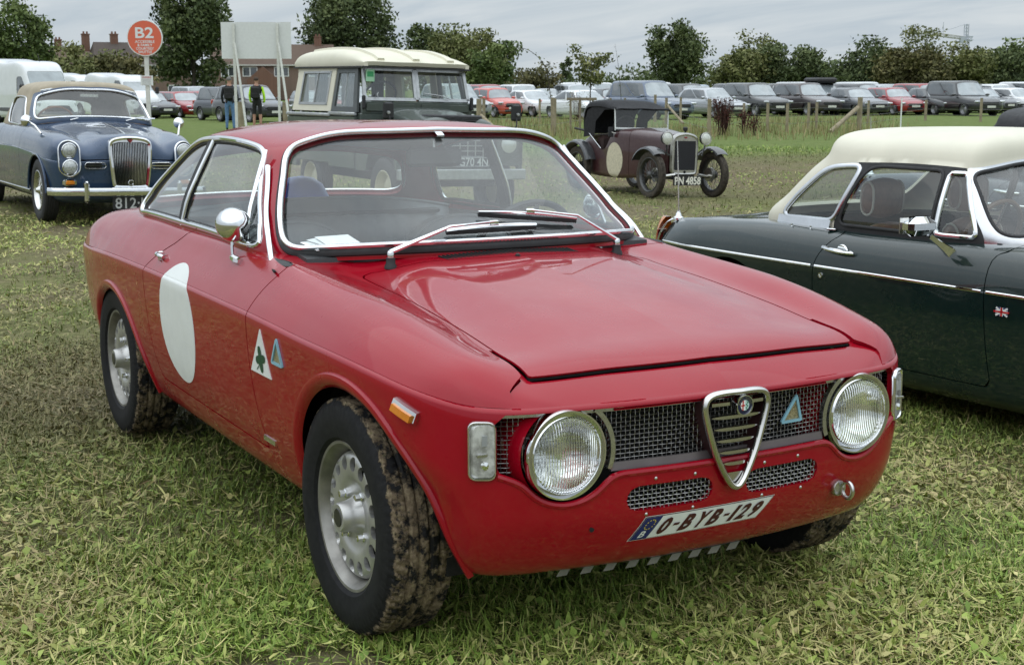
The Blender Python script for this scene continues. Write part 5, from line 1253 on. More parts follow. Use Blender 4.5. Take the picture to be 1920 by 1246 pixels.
        for z in (.750, .585):
            e = lathe([(.0, .030), (.04, .026), (.066, .010), (.068, .006)], 28, 'x', c=(fx(.585, z)+.025, sg*.585, z)); ob('lens', e, plain('lamp_glass', (.42, .44, .43), .08, .25, var=.35, scale=70, **{'Coat Weight': 1.0}), hl)
            ob('bezel', lathe([(.066, .0), (.070, .018), (.078, .014), (.080, -.01)], 28, 'x', c=(fx(.585, z)+.02, sg*.585, z)), CHROME, hl)
        il = ob('indicator', box((.585, sg*.585, .428), (.05, .14, .066), R_(-sg*12), .014), CHROME, root); ob('lens', box((.597, sg*.588, .428), (.05, .095, .046), R_(-sg*12), .01), AMBER, il)
        sl = empty('air_slot', (0, 0, 0), 0, root)
        ob('slot_trim', sweep([(.632, sg*(.335+a), .60+b) for a, b in rrect(-.105, .105, -.030, .030, .029)], halfround(.014, .010), True, up=(1, 0, 0)), CHROME, sl); ob('slot_void', box((.622, sg*.335, .60), (.02, .19, .048)), DARK, sl)
        ob('slot_bar', box((.634, sg*.335, .60), (.012, .20, .010)), CHROME, sl)
        ov_ = ob('overrider', box((.79, sg*.47, .345), (.07, .05, .215), 0, .022), CHROME, root)
        wm = empty('wing_mirror', (-.02, sg*.72, .90), 0, root)
        ob('mirror_arm', tube([(.0, 0, 0), (-.10, sg*.04, .08), (-.20, sg*.08, .115)], .010, 8), CHROME, wm); ob('mirror_cone', lathe([(.0, .12), (.03, .06), (.055, .0), (.06, -.01), (0, -.01)], 16, 'x', c=(-.26, sg*.09, .125)), CHROME, wm)
        seat(root, -1.55, sg*.36, .50, .55, .98, plain('navy_leather', (.02, .024, .035), .5), BLACK, head=False)
    ob('floor_tub', vjoin(box((-1.5, 0, .45), (2.6, 1.40, .42)), box((-.05, 0, .5), (1.0, .86, .5))), DARK, root)
    # grille shell with separate slats
    g = empty('radiator_grille', (0, 0, 0), 0, root)
    og = np.array(spl([(-.225,.80),(-.19,.858),(-.10,.880),(0,.886),(.10,.880),(.19,.858),(.225,.80),(.212,.60),(.190,.42),(.165,.385),(0,.378),(-.165,.385),(-.190,.42),(-.212,.60)], 5, True))
    og[:, 0] *= .92
    gxx = lambda z: .700-.05*max(0, z-.6)
    P = np.array([(gxx(b), a, b) for a, b in og])
    ob('grille_shell', sweep(P, [(-.014, -.05), (-.013, .006), (0, .012), (.022, .006), (.024, -.05)], True, up=(1, 0, 0)), CHROME, g)
    ob('shell_crown', (lambda q: (np.array([(gxx(b)+.004-.0*a, a, b) for a, b in q]), [tuple(range(len(q)))]))(spl([(-.20,.815),(-.15,.85),(0,.868),(.15,.85),(.20,.815),(.12,.838),(0,.842),(-.12,.838)], 4, True)), CHROME, g)
    ob('grille_void', (np.array([(gxx(b)-.045, a*.97, .63+(b-.63)*.97) for a, b in og]), [tuple(range(len(og)))[::-1]]), DARK, g)
    for k in range(23):
        t = -1+2*k/22; hw0, hw1 = .163, .182
        ob('grille_slat', sweep([(gxx(.40)-.012+.012*(1-t*t), t*hw0*.97, .40), (gxx(.62)-.012+.012*(1-t*t), t*hw1, .62), (gxx(.80)-.012+.012*(1-t*t), t*hw1, .842-.03*t*t)], [(-.0035, -.01), (-.0025, .004), (.0025, .004), (.0035, -.01)], up=(1, 0, 0)), CHROME, g)
    ob('grille_badge', ([(.712, -.03, .868), (.712, .03, .868), (.714, 0, .832)], [(0, 2, 1)]), plain('badge_maroon', (.2, .02, .02), .3), g)
    ob('starter_ring', tube([(.712, .024*math.cos(a), .428+.026*math.sin(a)) for a in np.linspace(0, 2*math.pi, 21)[:-1]], .006, 6, True, up=(1, 0, 0)), CHROME, g)
    ob('front_bumper', sweep(spl([(.60, -.80, .345), (.70, -.72, .345), (.765, -.4, .345), (.785, 0, .345), (.765, .4, .345), (.70, .72, .345), (.60, .80, .345)], 6), [(-.043, -.01), (-.038, .012), (-.016, .02), (.016, .02), (.038, .012), (.043, -.01)], up=(1, 0, 0)), CHROME, root)
    ob('bonnet_strip', sweep([(x, 0, z) for x, z in ((-.25, .998), (.1, .970), (.35, .944), (.52, .912))], halfround(.016, .010), up=(0, 0, 1)), CHROME, root)
    vplate('812\u00b7KU', .50, .13, plain('silver_print', (.55, .56, .56), .4), BLACK, parent=root, loc=(.70, .06, .225))
    for y in (-.27, .33):
        e = empty('wiper', (0, 0, 0), 0, root); ob('wiper_arm', tube([(-.60, y-.02, 1.035), (-.635, y+.10, 1.062), (-.655, y+.20, 1.078)], .006, 6), CHROME, e); ob('wiper_blade', tube([(-.640, y-.08, 1.056), (-.655, y+.32, 1.062)], .008, 6), CHROME, e)
    sw_ = empty('steering_wheel', (-1.02, -.36, .98), 0, root); sw_.rotation_euler = (0, R_(-65), 0); ob('wheel_ring', tube([(.21*math.cos(a), .21*math.sin(a), 0) for a in np.linspace(0, 2*math.pi, 33)[:-1]], .012, 8, True, up=(0, 0, 1)), plain('tan_rim', (.22, .09, .04), .4), sw_)
    rv = ob('interior_mirror', box((-.93, 0, 1.30), (.03, .20, .05), 0, .01), STEEL, root)
    ob('dashboard', box((-.86, 0, .95), (.2, 1.2, .12), 0, .03), plain('walnut', (.09, .04, .02), .4), root)
    return root
place(drophead(), -11.76, 1.51, 0.0, 1.04, -.027)
# ================================================================== tall green off-roader
def offroader():
    root = empty('classic_car'); tag(root, 'tall dark green off-roader with cream ribbed roof and split windscreen', 'car', 'classic cars on the grass')
    GR = paint('bronze_green_paint', (.045, .060, .050), .45, .6, dust=.05); CR = plain('cream_enamel', (.66, .63, .50), .5, var=.05, scale=4); GAL = plain('galvanised', (.42, .43, .43), .4, .8, var=.15, scale=20); GREY = plain('grey_door_top', (.07, .078, .078), .5)
    bb = lambda n, c, s, m, ch=.012, p=None: ob(n, box(c, s, 0, ch), m, p or root)
    for sg in (-1, 1):
        bb('rear_side', (-2.22, sg*.775, .88), (1.44, .06, .56), GR); bb('tub_capping', (-2.22, sg*.785, 1.185), (1.48, .07, .045), GAL)
        bb('rear_skirt', (-2.78, sg*.775, .62), (.32, .06, .20), GR)
        d = bb('door', (-1.14, sg*.775, .87), (.80, .06, .62), GR); bb('door_capping', (-1.14, sg*.790, 1.205), (.80, .05, .045), GAL, p=d); bb('door_handle', (-1.44, sg*.82, 1.10), (.12, .04, .04), BLACK, .01, d)
        # door top with sliding panes
        V = lambda y0, z0, x0, x1, y1, z1, a0, a1: None
        def panel(nm, x0, x1, z0, z1, wx0, wx1, wz0, wz1, mat, rake0=0, rake1=0):
            yz = lambda z: sg*(.765-.085*(z-1.23)/.53)
            e = empty(nm, (0, 0, 0), 0, root)
            xa = lambda z, t: (x0+rake0*(z-1.23))*(1-t)+(x1+rake1*(z-1.23))*t
            xr = x1-x0; t0, t1 = (wx0-x0)/xr, (wx1-x0)/xr
            def q(n_, ta, tb, za, zb, m_, off=0, th=.03):
                P = [(xa(z, t), yz(z)+sg*off, z) for z in (za, zb) for t in (ta, tb)]; P2 = [(a, b-sg*th, c) for a, b, c in P]
                ob(n_, (P+P2, [(0, 1, 3, 2), (4, 6, 7, 5), (0, 4, 5, 1), (2, 3, 7, 6), (0, 2, 6, 4), (1, 5, 7, 3)]), m_, e, smooth=False)
            q('panel_sill', 0, 1, z0, wz0, mat); q('panel_head', 0, 1, wz1, z1, mat); q('panel_post', 0, t0, wz0, wz1, mat); q('panel_post', t1, 1, wz0, wz1, mat)
            q('pane', t0, t1, wz0, wz1, GLASS, -.012, .004)
            mt = (t0+t1)/2; q('slide_bar', mt-.012, mt+.012, wz0, wz1, GAL, -.004, .02)
            return e, q, t0, t1
        e, q, t0, t1 = panel('side_window_panel', -2.86, -1.56, 1.23, 1.775, -2.62, -1.74, 1.33, 1.70, CR, .10, .02)
        for a, b, c, d2 in ((t0-.02, t1+.02, 1.305, 1.335), (t0-.02, t1+.02, 1.695, 1.72), (t0-.03, t0, 1.305, 1.72), (t1, t1+.03, 1.305, 1.72)): q('window_frame', a, b, c, d2, GAL, .008, .02)
        panel('door_top', -1.545, -.755, 1.23, 1.765, -1.46, -.87, 1.29, 1.69, GREY, .05, -.28)
        # front wing, wheel, lamp
        bb('wing_top', (-.12, sg*.64, 1.055), (1.16, .34, .035), GR); bb('wing_front', (.435, sg*.64, .86), (.04, .34, .42), GR)
        wv = prism([(-.70,.56),(-.42,.56),(-.36,.72),(-.22,.84),(.22,.84),(.36,.72),(.40,.60),(.455,.60),(.455,1.07),(-.70,1.07)], .05, ax=1); V = np.array(wv[0]); V = V[:, [0, 1, 2]]
        pv = [(-.70,.56),(-.42,.56),(-.36,.72),(-.22,.84),(.22,.84),(.36,.72),(.40,.60),(.455,.60),(.455,1.07),(-.70,1.07)]; n = len(pv)
        ob('wing_side', ([(a, sg*.80, b) for a, b in pv]+[(a, sg*.75, b) for a, b in pv], [tuple(range(n))[::-sg], tuple(range(n, 2*n))[::sg]]+[(i, (i+1) % n, n+(i+1) % n, n+i) for i in range(n)]), GR, root, smooth=False)
        hl = ob('headlamp', lathe([(.0, .03), (.05, .026), (.085, .008), (.098, .004), (.10, -.02)], 24, 'x', c=(.46, sg*.62, .90)), plain('lamp_glass2', (.6, .62, .6), .1, .3, **{'Coat Weight': 1.0}), root)
        ob('indicator', lathe([(.0, .03), (.03, .02), (.034, -.01)], 14, 'x', c=(.46, sg*.745, .98)), AMBER, root)
        for x in (0, -2.235): simple_wheel(root, (x, sg*.68, .36), .375, .225, .18, sg, plain('cream_rim', (.55, .50, .36), .5), key='lr')
        mr = empty('wing_mirror', (.28, sg*.78, 1.07), 0, root); ob('mirror_arm', tube(spl([(0, 0, 0), (.03, sg*.02, .04), (-.01, sg*.04, .14)], 4), .009, 6), BLACK, mr); ob('mirror_back', box((-.02, sg*.04, .19), (.035, .13, .19), 0, .03), BLACK, mr); ob('mirror_boss', lathe([(.02, 0), (.018, .02), (0, .022)], 12, 'x', c=(0, sg*.05, .17)), GAL, mr)
    bb('tailgate', (-2.95, 0, .88), (.05, 1.56, .60), GR); bb('chassis', (-1.2, 0, .50), (3.3, .9, .16), DARK); bb('bulkhead', (-.72, 0, .90), (.10, 1.50, .64), GR); bb('floor', (-1.9, 0, .66), (2.1, 1.48, .06), DARK)
    bb('rear_top_panel', (-2.84, 0, 1.27), (.03, 1.44, .10), CR); bb('rear_top_header', (-2.82, 0, 1.73), (.03, 1.38, .09), CR)
    for sg in (-1, 1): bb('rear_top_post', (-2.83, sg*.62, 1.5), (.03, .14, .42), CR)
    bb('vent_panel', (-.70, 0, 1.285), (.05, 1.46, .15), GR)
    for sg in (-1, 1): bb('vent_flap', (-.665, sg*.36, 1.29), (.02, .64, .095), GR, .008)
    # split windscreen
    for sg in (-1, 1):
        f = empty('windscreen_half', (0, 0, 0), 0, root); y0, y1 = .02*sg, .685*sg; xz = lambda z: -.70-.26*(z-1.36)
        fr = [(xz(1.385), y0, 1.385), (xz(1.385), y1, 1.385), (xz(1.735), y1*.965, 1.735), (xz(1.735), y0, 1.735)]
        for a, b in ((0, 1), (1, 2), (2, 3), (3, 0)): ob('frame_bar', sweep([fr[a], fr[b]], [(-.019, -.016), (-.019, .016), (.019, .016), (.019, -.016)], up=(1, 0, .26)), GAL, f)
        ob('pane', (fr, [(0, 1, 2, 3)[::sg]]), GLASS, f)
        w = empty('wiper', (0, 0, 0), 0, root); ob('wiper_arm', tube(spl([(-.66, sg*.48-.05, 1.40), (-.665, sg*.42-.12, 1.44), (-.675, sg*.30-.22, 1.465)], 4), .006, 6), GAL, w)
    for y in (-.715, .715): bb('screen_hinge', (-.66, y, 1.35), (.05, .035, .16), BLACK)
    # roof
    U = []
    for x, zt, ze in ((-2.945, 1.86, 1.775), (-2.91, 1.93, 1.775), (-2.82, 1.975, 1.775), (-2.6, 1.995, 1.775), (-2.2, 2.005, 1.77), (-1.7, 2.0, 1.77), (-1.3, 1.97, 1.765), (-1.0, 1.92, 1.762), (-.78, 1.862, 1.76), (-.70, 1.825, 1.757)):
        d = zt-ze; U.append([(x, .690, ze), (x, .698, ze+.05), (x, .690, ze+.05+(d-.05)*.35), (x, .655, ze+.05+(d-.05)*.66), (x, .55, ze+.05+(d-.05)*.90), (x, .30, zt-.004), (x, 0, zt)])
    rf = loft(U, .05, .03, flip=True); ob('roof', both(rf.flange(.05, NMID)), CR, root); rb = both(rf).bvh()
    for y in (-.46, 0, .46):
        P = []
        for x in np.linspace(-2.75, -.74, 18):
            h = rb.ray_cast(Vector((x, y, 3)), Vector((0, 0, -1))); P.append(tuple(h[0]+Vector((0, 0, .0))))
        ob('roof_rib', sweep(P, [(-.05, -.006), (-.04, .026), (.04, .026), (.05, -.006)], up=(0, 0, 1)), CR, root)
    ob('roof_gutter', sweep([(-2.93, -.705, 1.772), (-.71, -.705, 1.756), (-.69, -.69, 1.756), (-.69, .69, 1.756), (-.71, .705, 1.756), (-2.93, .705, 1.772)], [(-.012, -.01), (-.012, .01), (.012, .01), (.012, -.01)], up=(0, 0, 1)), BLACK, root)
    bn = loft([[(x, y, z-.10*(abs(y)/.47)**6*.5) for y, z in ((-.48, 1.08), (-.44, z1-.02), (-.25, z1), (0, z1+.004), (.25, z1), (.44, z1-.02), (.48, 1.08))] for x, z1 in ((-.70, 1.295), (-.2, 1.26), (.25, 1.20), (.38, 1.16), (.41, 1.08))], .05, .03)
    if bn.N[:, 2].mean() < 0: bn = G(bn.A*np.array([1, 1, 1, -1, -1, -1, 1, 1]), [f[::-1] for f in bn.F])
    ob('bonnet', bn, GR, root)
    sp = empty('spare_wheel', (.05, .06, 1.135), 0, root); sp.rotation_euler = (R_(90), 0, 0); mo('tyre', _mc['tyre', 'lr'], TYRE, sp); mo('rim', _mc['rim', 'lr'], GR, sp)
    bb('front_grille', (.40, 0, .90), (.03, .90, .42), DARK, .01)
    for k in range(5): bb('grille_bar', (.42, 0, .76+.06*k), (.012, .62, .012), GAL, .003)
    for k in range(7): bb('grille_upright', (.424, -.30+.10*k, .88), (.012, .012, .30), GAL, .003)
    bb('front_bumper', (.50, 0, .56), (.08, 1.62, .12), GAL, .01); bb('grille_apron', (.41, 0, .66), (.03, .9, .10), GR)
    vplate('VG70 4N', .50, .11, plain('silver_print', (.55, .56, .56), .4), BLACK, parent=root, loc=(.455, .12, .70), edge=GAL)
    sk = ob('permit', box((-.735, -.60, 1.66), (.004, .11, .14)), plain('green_paper', (.35, .62, .40), .6), root); ob('permit_print', box((-.7315, -.60, 1.675), (.003, .08, .06)), plain('green_ink', (.05, .32, .12), .6), sk)
    for y in (-.36, 0, .36): ob('seat_back', box((-1.35, y, 1.05), (.12, .42, .56), 0, .05), BLACK, root)
    CT = plain('dark_curtain', (.035, .037, .042), .9)
    for y in (-.42, -.05, .38): ob('curtain', sweep([(-2.70+.015*math.sin(k*1.9), y-.09+.02*k, 1.50) for k in range(10)], [(-.005, -.26), (.005, -.26), (.005, .26), (-.005, .26)], up=(0, 0, 1)), CT, root)
    sw_ = empty('steering_wheel', (-1.0, -.36, 1.42), 0, root); sw_.rotation_euler = (0, R_(-55), 0); ob('wheel_ring', tube([(.21*math.cos(a), .21*math.sin(a), 0) for a in np.linspace(0, 2*math.pi, 29)[:-1]], .014, 8, True, up=(0, 0, 1)), BLACK, sw_)
    return root
place(offroader(), -11.32, 5.207, -.145, .15, -.024)
# ================================================================== maroon pre-war tourer
def tourer():
    root = empty('classic_car'); tag(root, 'maroon pre-war tourer with black hood and cream roundel', 'car', 'classic cars on the grass')
    MA = paint('maroon_paint', (.045, .009, .011), .4, .8, mud=.3, mudtop=.25, dust=.06); BK = paint('black_wing_paint', (.03, .032, .036), .4, .7, dust=.08); CL = plain('black_hood_cloth', (.010, .010, .012), .85, bump=.2)
    sec = lambda x, w, zt, zb, wb, cr: [(x, wb, zb), (x, w, zb+.06), (x, w+.004, zb+(zt-zb)*.5), (x, w, zt-.10), (x, w-.012, zt-.035), (x, w*.80, zt+cr*.4), (x, w*.45, zt+cr*.85), (x, 0, zt+cr)]
    bd = loft([sec(-2.42,.20,.52,.34,.15,.02), sec(-2.30,.34,.68,.29,.28,.03), sec(-2.05,.43,.80,.25,.38,.03), sec(-1.75,.465,.86,.23,.42,.02), sec(-1.35,.475,.88,.22,.43,.02), sec(-1.05,.47,.93,.22,.43,.03), sec(-.85,.43,.93,.23,.40,.045), sec(-.5,.335,.905,.26,.31,.045), sec(-.03,.235,.875,.30,.22,.04)], .03, .03, flip=True)
    # open cockpit with a dipped door edge
    ck = np.array(spl([(-1.93,1.2),(-1.90,.86),(-1.80,.80),(-1.62,.68),(-1.50,.625),(-1.38,.66),(-1.27,.80),(-1.20,.90),(-1.14,1.2)], 5)); ck = np.concatenate([ck, [(-1.0, 1.4), (-2.0, 1.4)]])
    _, b2 = bd.split(np.where(bd.A[:, 0] < 0, sdpoly(bd.A[:, [0, 2]], ck), 9)+.0)
    ar = lambda A: np.hypot(A[:, 0]+2.06, A[:, 2]-.32)-.36
    bn, tub = b2.split(-(b2.A[:, 0]+.80)); tub = tub.split(tub.A[:, 0]+.806)[0]
    ob('body_tub', both(tub.flange(.015, NMID)), MA, root); ob('bonnet', both(bn.flange(.012, NMID)), MA, root)
    ob('cockpit_floor', box((-1.5, 0, .32), (1.0, .84, .06)), DARK, root); ob('seat_bench', box((-1.72, 0, .62), (.16, .78, .44), 0, .05), plain('worn_leather', (.04, .02, .018), .6), root); ob('cockpit_side', vjoin(box((-1.5, .44, .45), (.9, .02, .30)), box((-1.5, -.44, .45), (.9, .02, .30))), DARK, root)
    bw = both(tub).bvh()
    # cream roundel on the scuttle side
    ro = tub.split(np.where(tub.A[:, 1] > .3, np.hypot((tub.A[:, 0]+1.13)/.205, (tub.A[:, 2]-.485)/.262)-1, 9))[0]
    ob('door_roundel', ro.offset(.002).mirror(), plain('worn_cream', (.58, .53, .39), .6, var=.18, scale=40), root)
    SIL = plain('dull_nickel', (.52, .51, .48), .3, .95, var=.1)
    # radiator
    rs = np.array(spl([(-.215,.78),(-.20,.86),(-.13,.90),(0,.92),(.13,.90),(.20,.86),(.215,.78),(.215,.45),(.205,.35),(.16,.325),(0,.32),(-.16,.325),(-.205,.35),(-.215,.45)], 5, True)); n = len(rs)
    rd = empty('radiator', (0, 0, 0), 0, root)
    ob('radiator_shell', sweep([(.035, a*.93, .62+(b-.62)*.95) for a, b in rs], [(-.024, -.05), (-.022, .006), (0, .014), (.020, .006), (.022, -.05)], True, up=(1, 0, 0)), SIL, rd)
    ob('shell_top', (np.array([(.040, a, b) for a, b in spl([(-.185,.80),(-.17,.862),(0,.885),(.17,.862),(.185,.80)], 5)]), [tuple(range(21))[::-1]]), SIL, rd); ob('shell_foot', box((.03, 0, .365), (.025, .37, .08), 0, .006), SIL, rd)
    ob('radiator_core', box((.03, 0, .60), (.03, .35, .42), 0, .004), plain('radiator_black', (.008, .008, .012), .5, bump=.5, scale=90), rd)
    ob('crank_hole', lathe([(.022, .045), (.0, .046)], 14, 'x', c=(0, 0, .365)), DARK, rd); ob('radiator_cap', lathe([(.012, .90), (.014, .925), (.034, .94), (.036, .975), (.02, .99), (0, .99)], 16, 'z', c=(.02, 0, .02)), BLACK, rd)
    ob('radiator_badge', ([(.046, -.035, .868), (.046, .035, .868), (.047, 0, .84)], [(0, 2, 1)]), plain('badge_red2', (.3, .03, .03), .4), rd)
    for sg in (-1, 1):
        for x in (0, -2.06):
            simple_wheel(root, (x, sg*.545, .325), .33, .245, .095, sg, plain('dull_spoke', (.10, .10, .10), .45, .8) if True else None, plain('muddy_tread', (.055, .045, .034), .9, var=.5, scale=20, bump=.5), spokes=40, key='a7')
            ob('brake_drum', lathe([(.0, -.02), (.10, -.02), (.105, .03), (0, .03)], 20, 'y', c=(x, sg*.47, .325)), SIL if x == 0 else DARK, root)
        def mud(nm, cx, cz, r, a0, a1, w, yc):
            th = np.linspace(R_(a0), R_(a1), 20); P = [(cx+r*math.cos(a), sg*yc, cz+r*math.sin(a)) for a in th]
            pr = [(-w/2, -.02), (-w/2*.9, .004), (-w*.2, .022), (w*.2, .022), (w/2*.9, .004), (w/2, -.02), (w/2*.9, -.006), (w*.2, .012), (-w*.2, .012), (-w/2*.9, -.006)]
            U_ = np.array([(math.cos(a), 0, math.sin(a)) for a in th]); ob(nm, sweep(P, pr, up=U_), BK, root)
        mud('front_wing', -.05, .31, .40, 50, 150, .20, .545); mud('rear_wing', -2.06, .32, .42, 20, 160, .20, .555)
        ob('wing_stay', tube([(.0, sg*.24, .60), (-.02, sg*.42, .70), (0, sg*.55, .71)], .012, 6), BK, root)
        hl = empty('headlamp', (.06, sg*.335, .845), 0, root); ob('lamp_shell', lathe([(.0, -.10), (.05, -.09), (.085, -.04), (.092, .01), (.090, .02)], 24, 'x'), BLACK, hl); ob('lens', lathe([(.086, .012), (.07, .022), (.04, .03), (0, .033)], 24, 'x'), plain('lamp_glass3', (.66, .68, .62), .1, .2, var=.2, scale=60, **{'Coat Weight': 1.0}), hl); ob('lamp_rim', tube([(.016, .088*math.cos(a), .088*math.sin(a)) for a in np.linspace(0, 2*math.pi, 25)[:-1]], .007, 6, True, up=(1, 0, 0)), SIL, hl)
        ob('lamp_post', tube([(.03, sg*.30, .60), (.05, sg*.335, .75)], .012, 6), BK, root)
        # windscreen side post and hood strut
        ob('screen_post', tube([(-1.13, sg*.47, .925), (-1.15, sg*.475, 1.245)], .011, 6), WHITEP if True else SIL, root)
        ob('hood_strut', tube([(-1.88, sg*.47, .86), (-1.50, sg*.487, .645)], .007, 6), CHROME, root)
        ob('spring_iron', tube([(.10, sg*.20, .33), (.02, sg*.40, .30), (0, sg*.5, .325)], .022, 6), SIL, root)
    ob('front_axle', tube([(0, -.50, .30), (0, 0, .26), (0, .50, .30)], .02, 8), DARK, root)
    s = empty('windscreen', (0, 0, 0), 0, root); ob('pane', ([(-1.13, -.46, .965), (-1.13, .46, .965), (-1.15, .46, 1.24), (-1.15, -.46, 1.24)], [(0, 1, 2, 3)]), GLASS, s); ob('lower_bar', box((-1.128, 0, .955), (.02, .96, .028), 0, .004), WHITEP, s)
    ob('scuttle_trim', box((-1.10, 0, .925), (.05, .90, .03), 0, .01), BLACK, s)
    # folded-up hood: roof and rear quarters
    hu = []
    for x, zt, ze, w in ((-1.08, 1.258, 1.235, .48), (-1.2, 1.29, 1.24, .49), (-1.5, 1.372, 1.27, .49), (-1.8, 1.378, 1.27, .49), (-1.99, 1.345, 1.22, .485), (-2.06, 1.26, 1.12, .47), (-2.085, 1.0, .90, .45), (-2.085, .86, .80, .43)):
        hu.append([(x, w, ze), (x, w-.01, ze+(zt-ze)*.4), (x, w*.85, ze+(zt-ze)*.8), (x, w*.5, zt-.006), (x, 0, zt)])
    hg = loft(hu, .04, .04); 
    if hg.N[:, 2].mean() < 0: hg = loft(hu, .04, .04, flip=True)
    ob('hood', both(hg.flange(.015, NMID)), CL, root)
    for sg in (-1, 1):
        pts = [(-2.05,.80),(-1.72,.84),(-1.70,1.05),(-1.45,1.225),(-1.12,1.235),(-1.12,1.262),(-1.45,1.29),(-1.75,1.29),(-1.95,1.21),(-2.03,1.05)]
        ob('hood_quarter', ([(a, sg*.475, b) for a, b in pts], [tuple(range(len(pts)))[::sg]]), CL, root)
    ob('rear_lamp_bar', box((-2.25, 0, .93), (.3, .3, .05), 0, .02), BLACK, root); ob('hood_iron', tube([(-2.02, -.46, .90), (-2.28, -.50, .93)], .018, 6), BLACK, root)
    w = empty('hand_mirror', (-1.16, -.53, .90), 0, root); ob('mirror_disc', box((0, 0, 0), (.02, .09, .15), 0, .008), BLACK, w); ob('mirror_arm', tube([(0, 0, 0), (.03, .07, -.02)], .007), SIL, w)
    vplate('PN 4858', .50, .135, plain('white_letters', (.78, .76, .66), .6), plain('plate_black', (.012, .012, .012), .6), parent=root, loc=(.13, .0, .245), bold=.03)
    sw_ = empty('steering_wheel', (-1.30, -.22, .98), 0, root); sw_.rotation_euler = (0, R_(-60), 0); ob('wheel_ring', tube([(.18*math.cos(a), .18*math.sin(a), 0) for a in np.linspace(0, 2*math.pi, 25)[:-1]], .011, 6, True, up=(0, 0, 1)), BLACK, sw_)
    return root
place(tourer(), -13.1, 9.99, -.177, -2.0, -.026)
# ================================================================== ground
RNG = np.random.default_rng(11)
GP = np.array([(-1.2, 0, 0), (1, -1, 0), (1, .8, 0), (-3, -2, 0), (-11.8, .7, .02), (-11.8, 2.2, -.02), (-14.5, .8, .03), (-14.6, 2.2, -.02), (-11.3, 4.5, -.13), (-11.3, 6, -.16), (-13.5, 4.5, -.13), (-13.5, 6, -.16), (-13.1, 9.4, -.16), (-13.1, 10.6, -.19), (-15.2, 9.9, -.175), (0, 2.7, -.10), (-2.3, 2.7, -.10), (-.5, 4, -.12), (-.5, 6.3, -.09), (-3, 6.3, -.09), (-30, 18, -.10), (-36, 28, -.06), (-45, 40, -.02), (-40, 8, -.12), (-70, 20, -.22), (-60, 34, -.05), (-50, 50, 0), (-75, 75, 0), (-120, 40, -.1), (30, 10, 0), (20, -30, 0), (-30, -30, 0), (5, -8, 0)])
def gz(x, y):
    x, y = np.asarray(x, float), np.asarray(y, float); w = 0; s = 0
    for a, b, z in GP:
        k = 1/(((x-a)**2+(y-b)**2)+.35)**1.6; w = w+k; s = s+k*z
    r = np.hypot(x, y); return s/w*np.clip((260-r)/120, 0, 1)
# random smooth field for patches
FK = RNG.normal(size=(28, 2)); FP = RNG.uniform(0, 6.28, 28); FA = RNG.uniform(.5, 1, 28)
def field(x, y, sc, seed=0):
    o = 0
    for i in range(14): k = FK[(i+seed) % 28]*sc; o = o+np.sin(x*k[0]+y*k[1]+FP[(i+seed*3) % 28])*FA[(i+seed) % 28]
    return o/3.6
def axis_pts(c, n):
    t = np.linspace(-1, 1, n); return c+np.sign(t)*(np.abs(t)*9+np.abs(t)**3*60+np.abs(t)**8*1400)
gx_, gy_ = axis_pts(-2, 170), axis_pts(1, 170)
GXX, GYY = np.meshgrid(gx_, gy_, indexing='ij'); GZZ = gz(GXX, GYY)+.012*field(GXX, GYY, 2.2)*(np.hypot(GXX, GYY) < 60)
Pg = np.stack([GXX, GYY, GZZ-.012], 2)
gmt = Mat('field_turf'); ge_ = gmt.n('ShaderNodeNewGeometry'); pv = ge_.outputs['Position']
def gnoise(sc, d=6, r=.6, ds=0): return gmt.noise(sc, d, r, ds, vec=pv)
c1 = gmt.ramp(gnoise(9, 9, .75), [(.30, (.055, .062, .022)), (.45, (.115, .122, .042)), (.58, (.18, .172, .074)), (.72, (.27, .24, .13))])
c2 = gmt.ramp(gnoise(14, 9, .78), [(.32, (.075, .062, .034)), (.5, (.16, .135, .074)), (.68, (.27, .23, .135))])
big = gmt.rampf(gnoise(.55, 5, .6, .4), .44, .60)
col = gmt.mix(big, c1, c2)
# churned track further off, lush strip before the fence, rough dry grass along it
sx = gmt.n('ShaderNodeSeparateXYZ'); gmt.l(pv, sx.inputs[0])
dist = gmt.math('ADD', gmt.math('MULTIPLY', sx.outputs[0], -.80), gmt.math('MULTIPLY', sx.outputs[1], .60))
wob = gmt.math('MULTIPLY', gmt.math('SUBTRACT', gnoise(.12, 4), .5), 10)
dd_ = gmt.math('ADD', dist, wob)
mudb = gmt.math('MULTIPLY', gmt.rampf(dd_, 16.5, 21), gmt.rampf(dd_, 29, 24))
mudb = gmt.math('MULTIPLY', mudb, gmt.rampf(gnoise(.5, 7, .7), .38, .62))
col = gmt.mix(gmt.math('MULTIPLY', mudb, .85), col, gmt.ramp(gnoise(5, 8, .75), [(.3, (.090, .062, .040)), (.7, (.19, .14, .095))]))
lush = gmt.rampf(dd_, 26, 31)
col = gmt.mix(gmt.math('MULTIPLY', lush, .9), col, gmt.ramp(gnoise(3.5, 8, .7), [(.3, (.075, .115, .024)), (.55, (.125, .17, .042)), (.75, (.20, .205, .08))]))
gmt.bsdf(col, .95, 0, **{'Specular IOR Level': .2}); gmt.bump(gnoise(30, 6, .7), .8, .03)
gnd = ob('ground', gridG(Pg), gmt.m); tag(gnd, kind='structure')
def gpx(u, d):
    """world x,y on the line of sight of photo column u at depth d metres."""
    h = Vector((math.cos(YAW), math.sin(YAW), 0)); r = Vector((math.sin(YAW), -math.cos(YAW), 0)); p = CAM+h*d+r*(d*(u-960)/2584.8*math.cos(PITCH)); return p.x, p.y
def gp3(u, d):
    x, y = gpx(u, d); return (x, y, float(gz(x, y)))
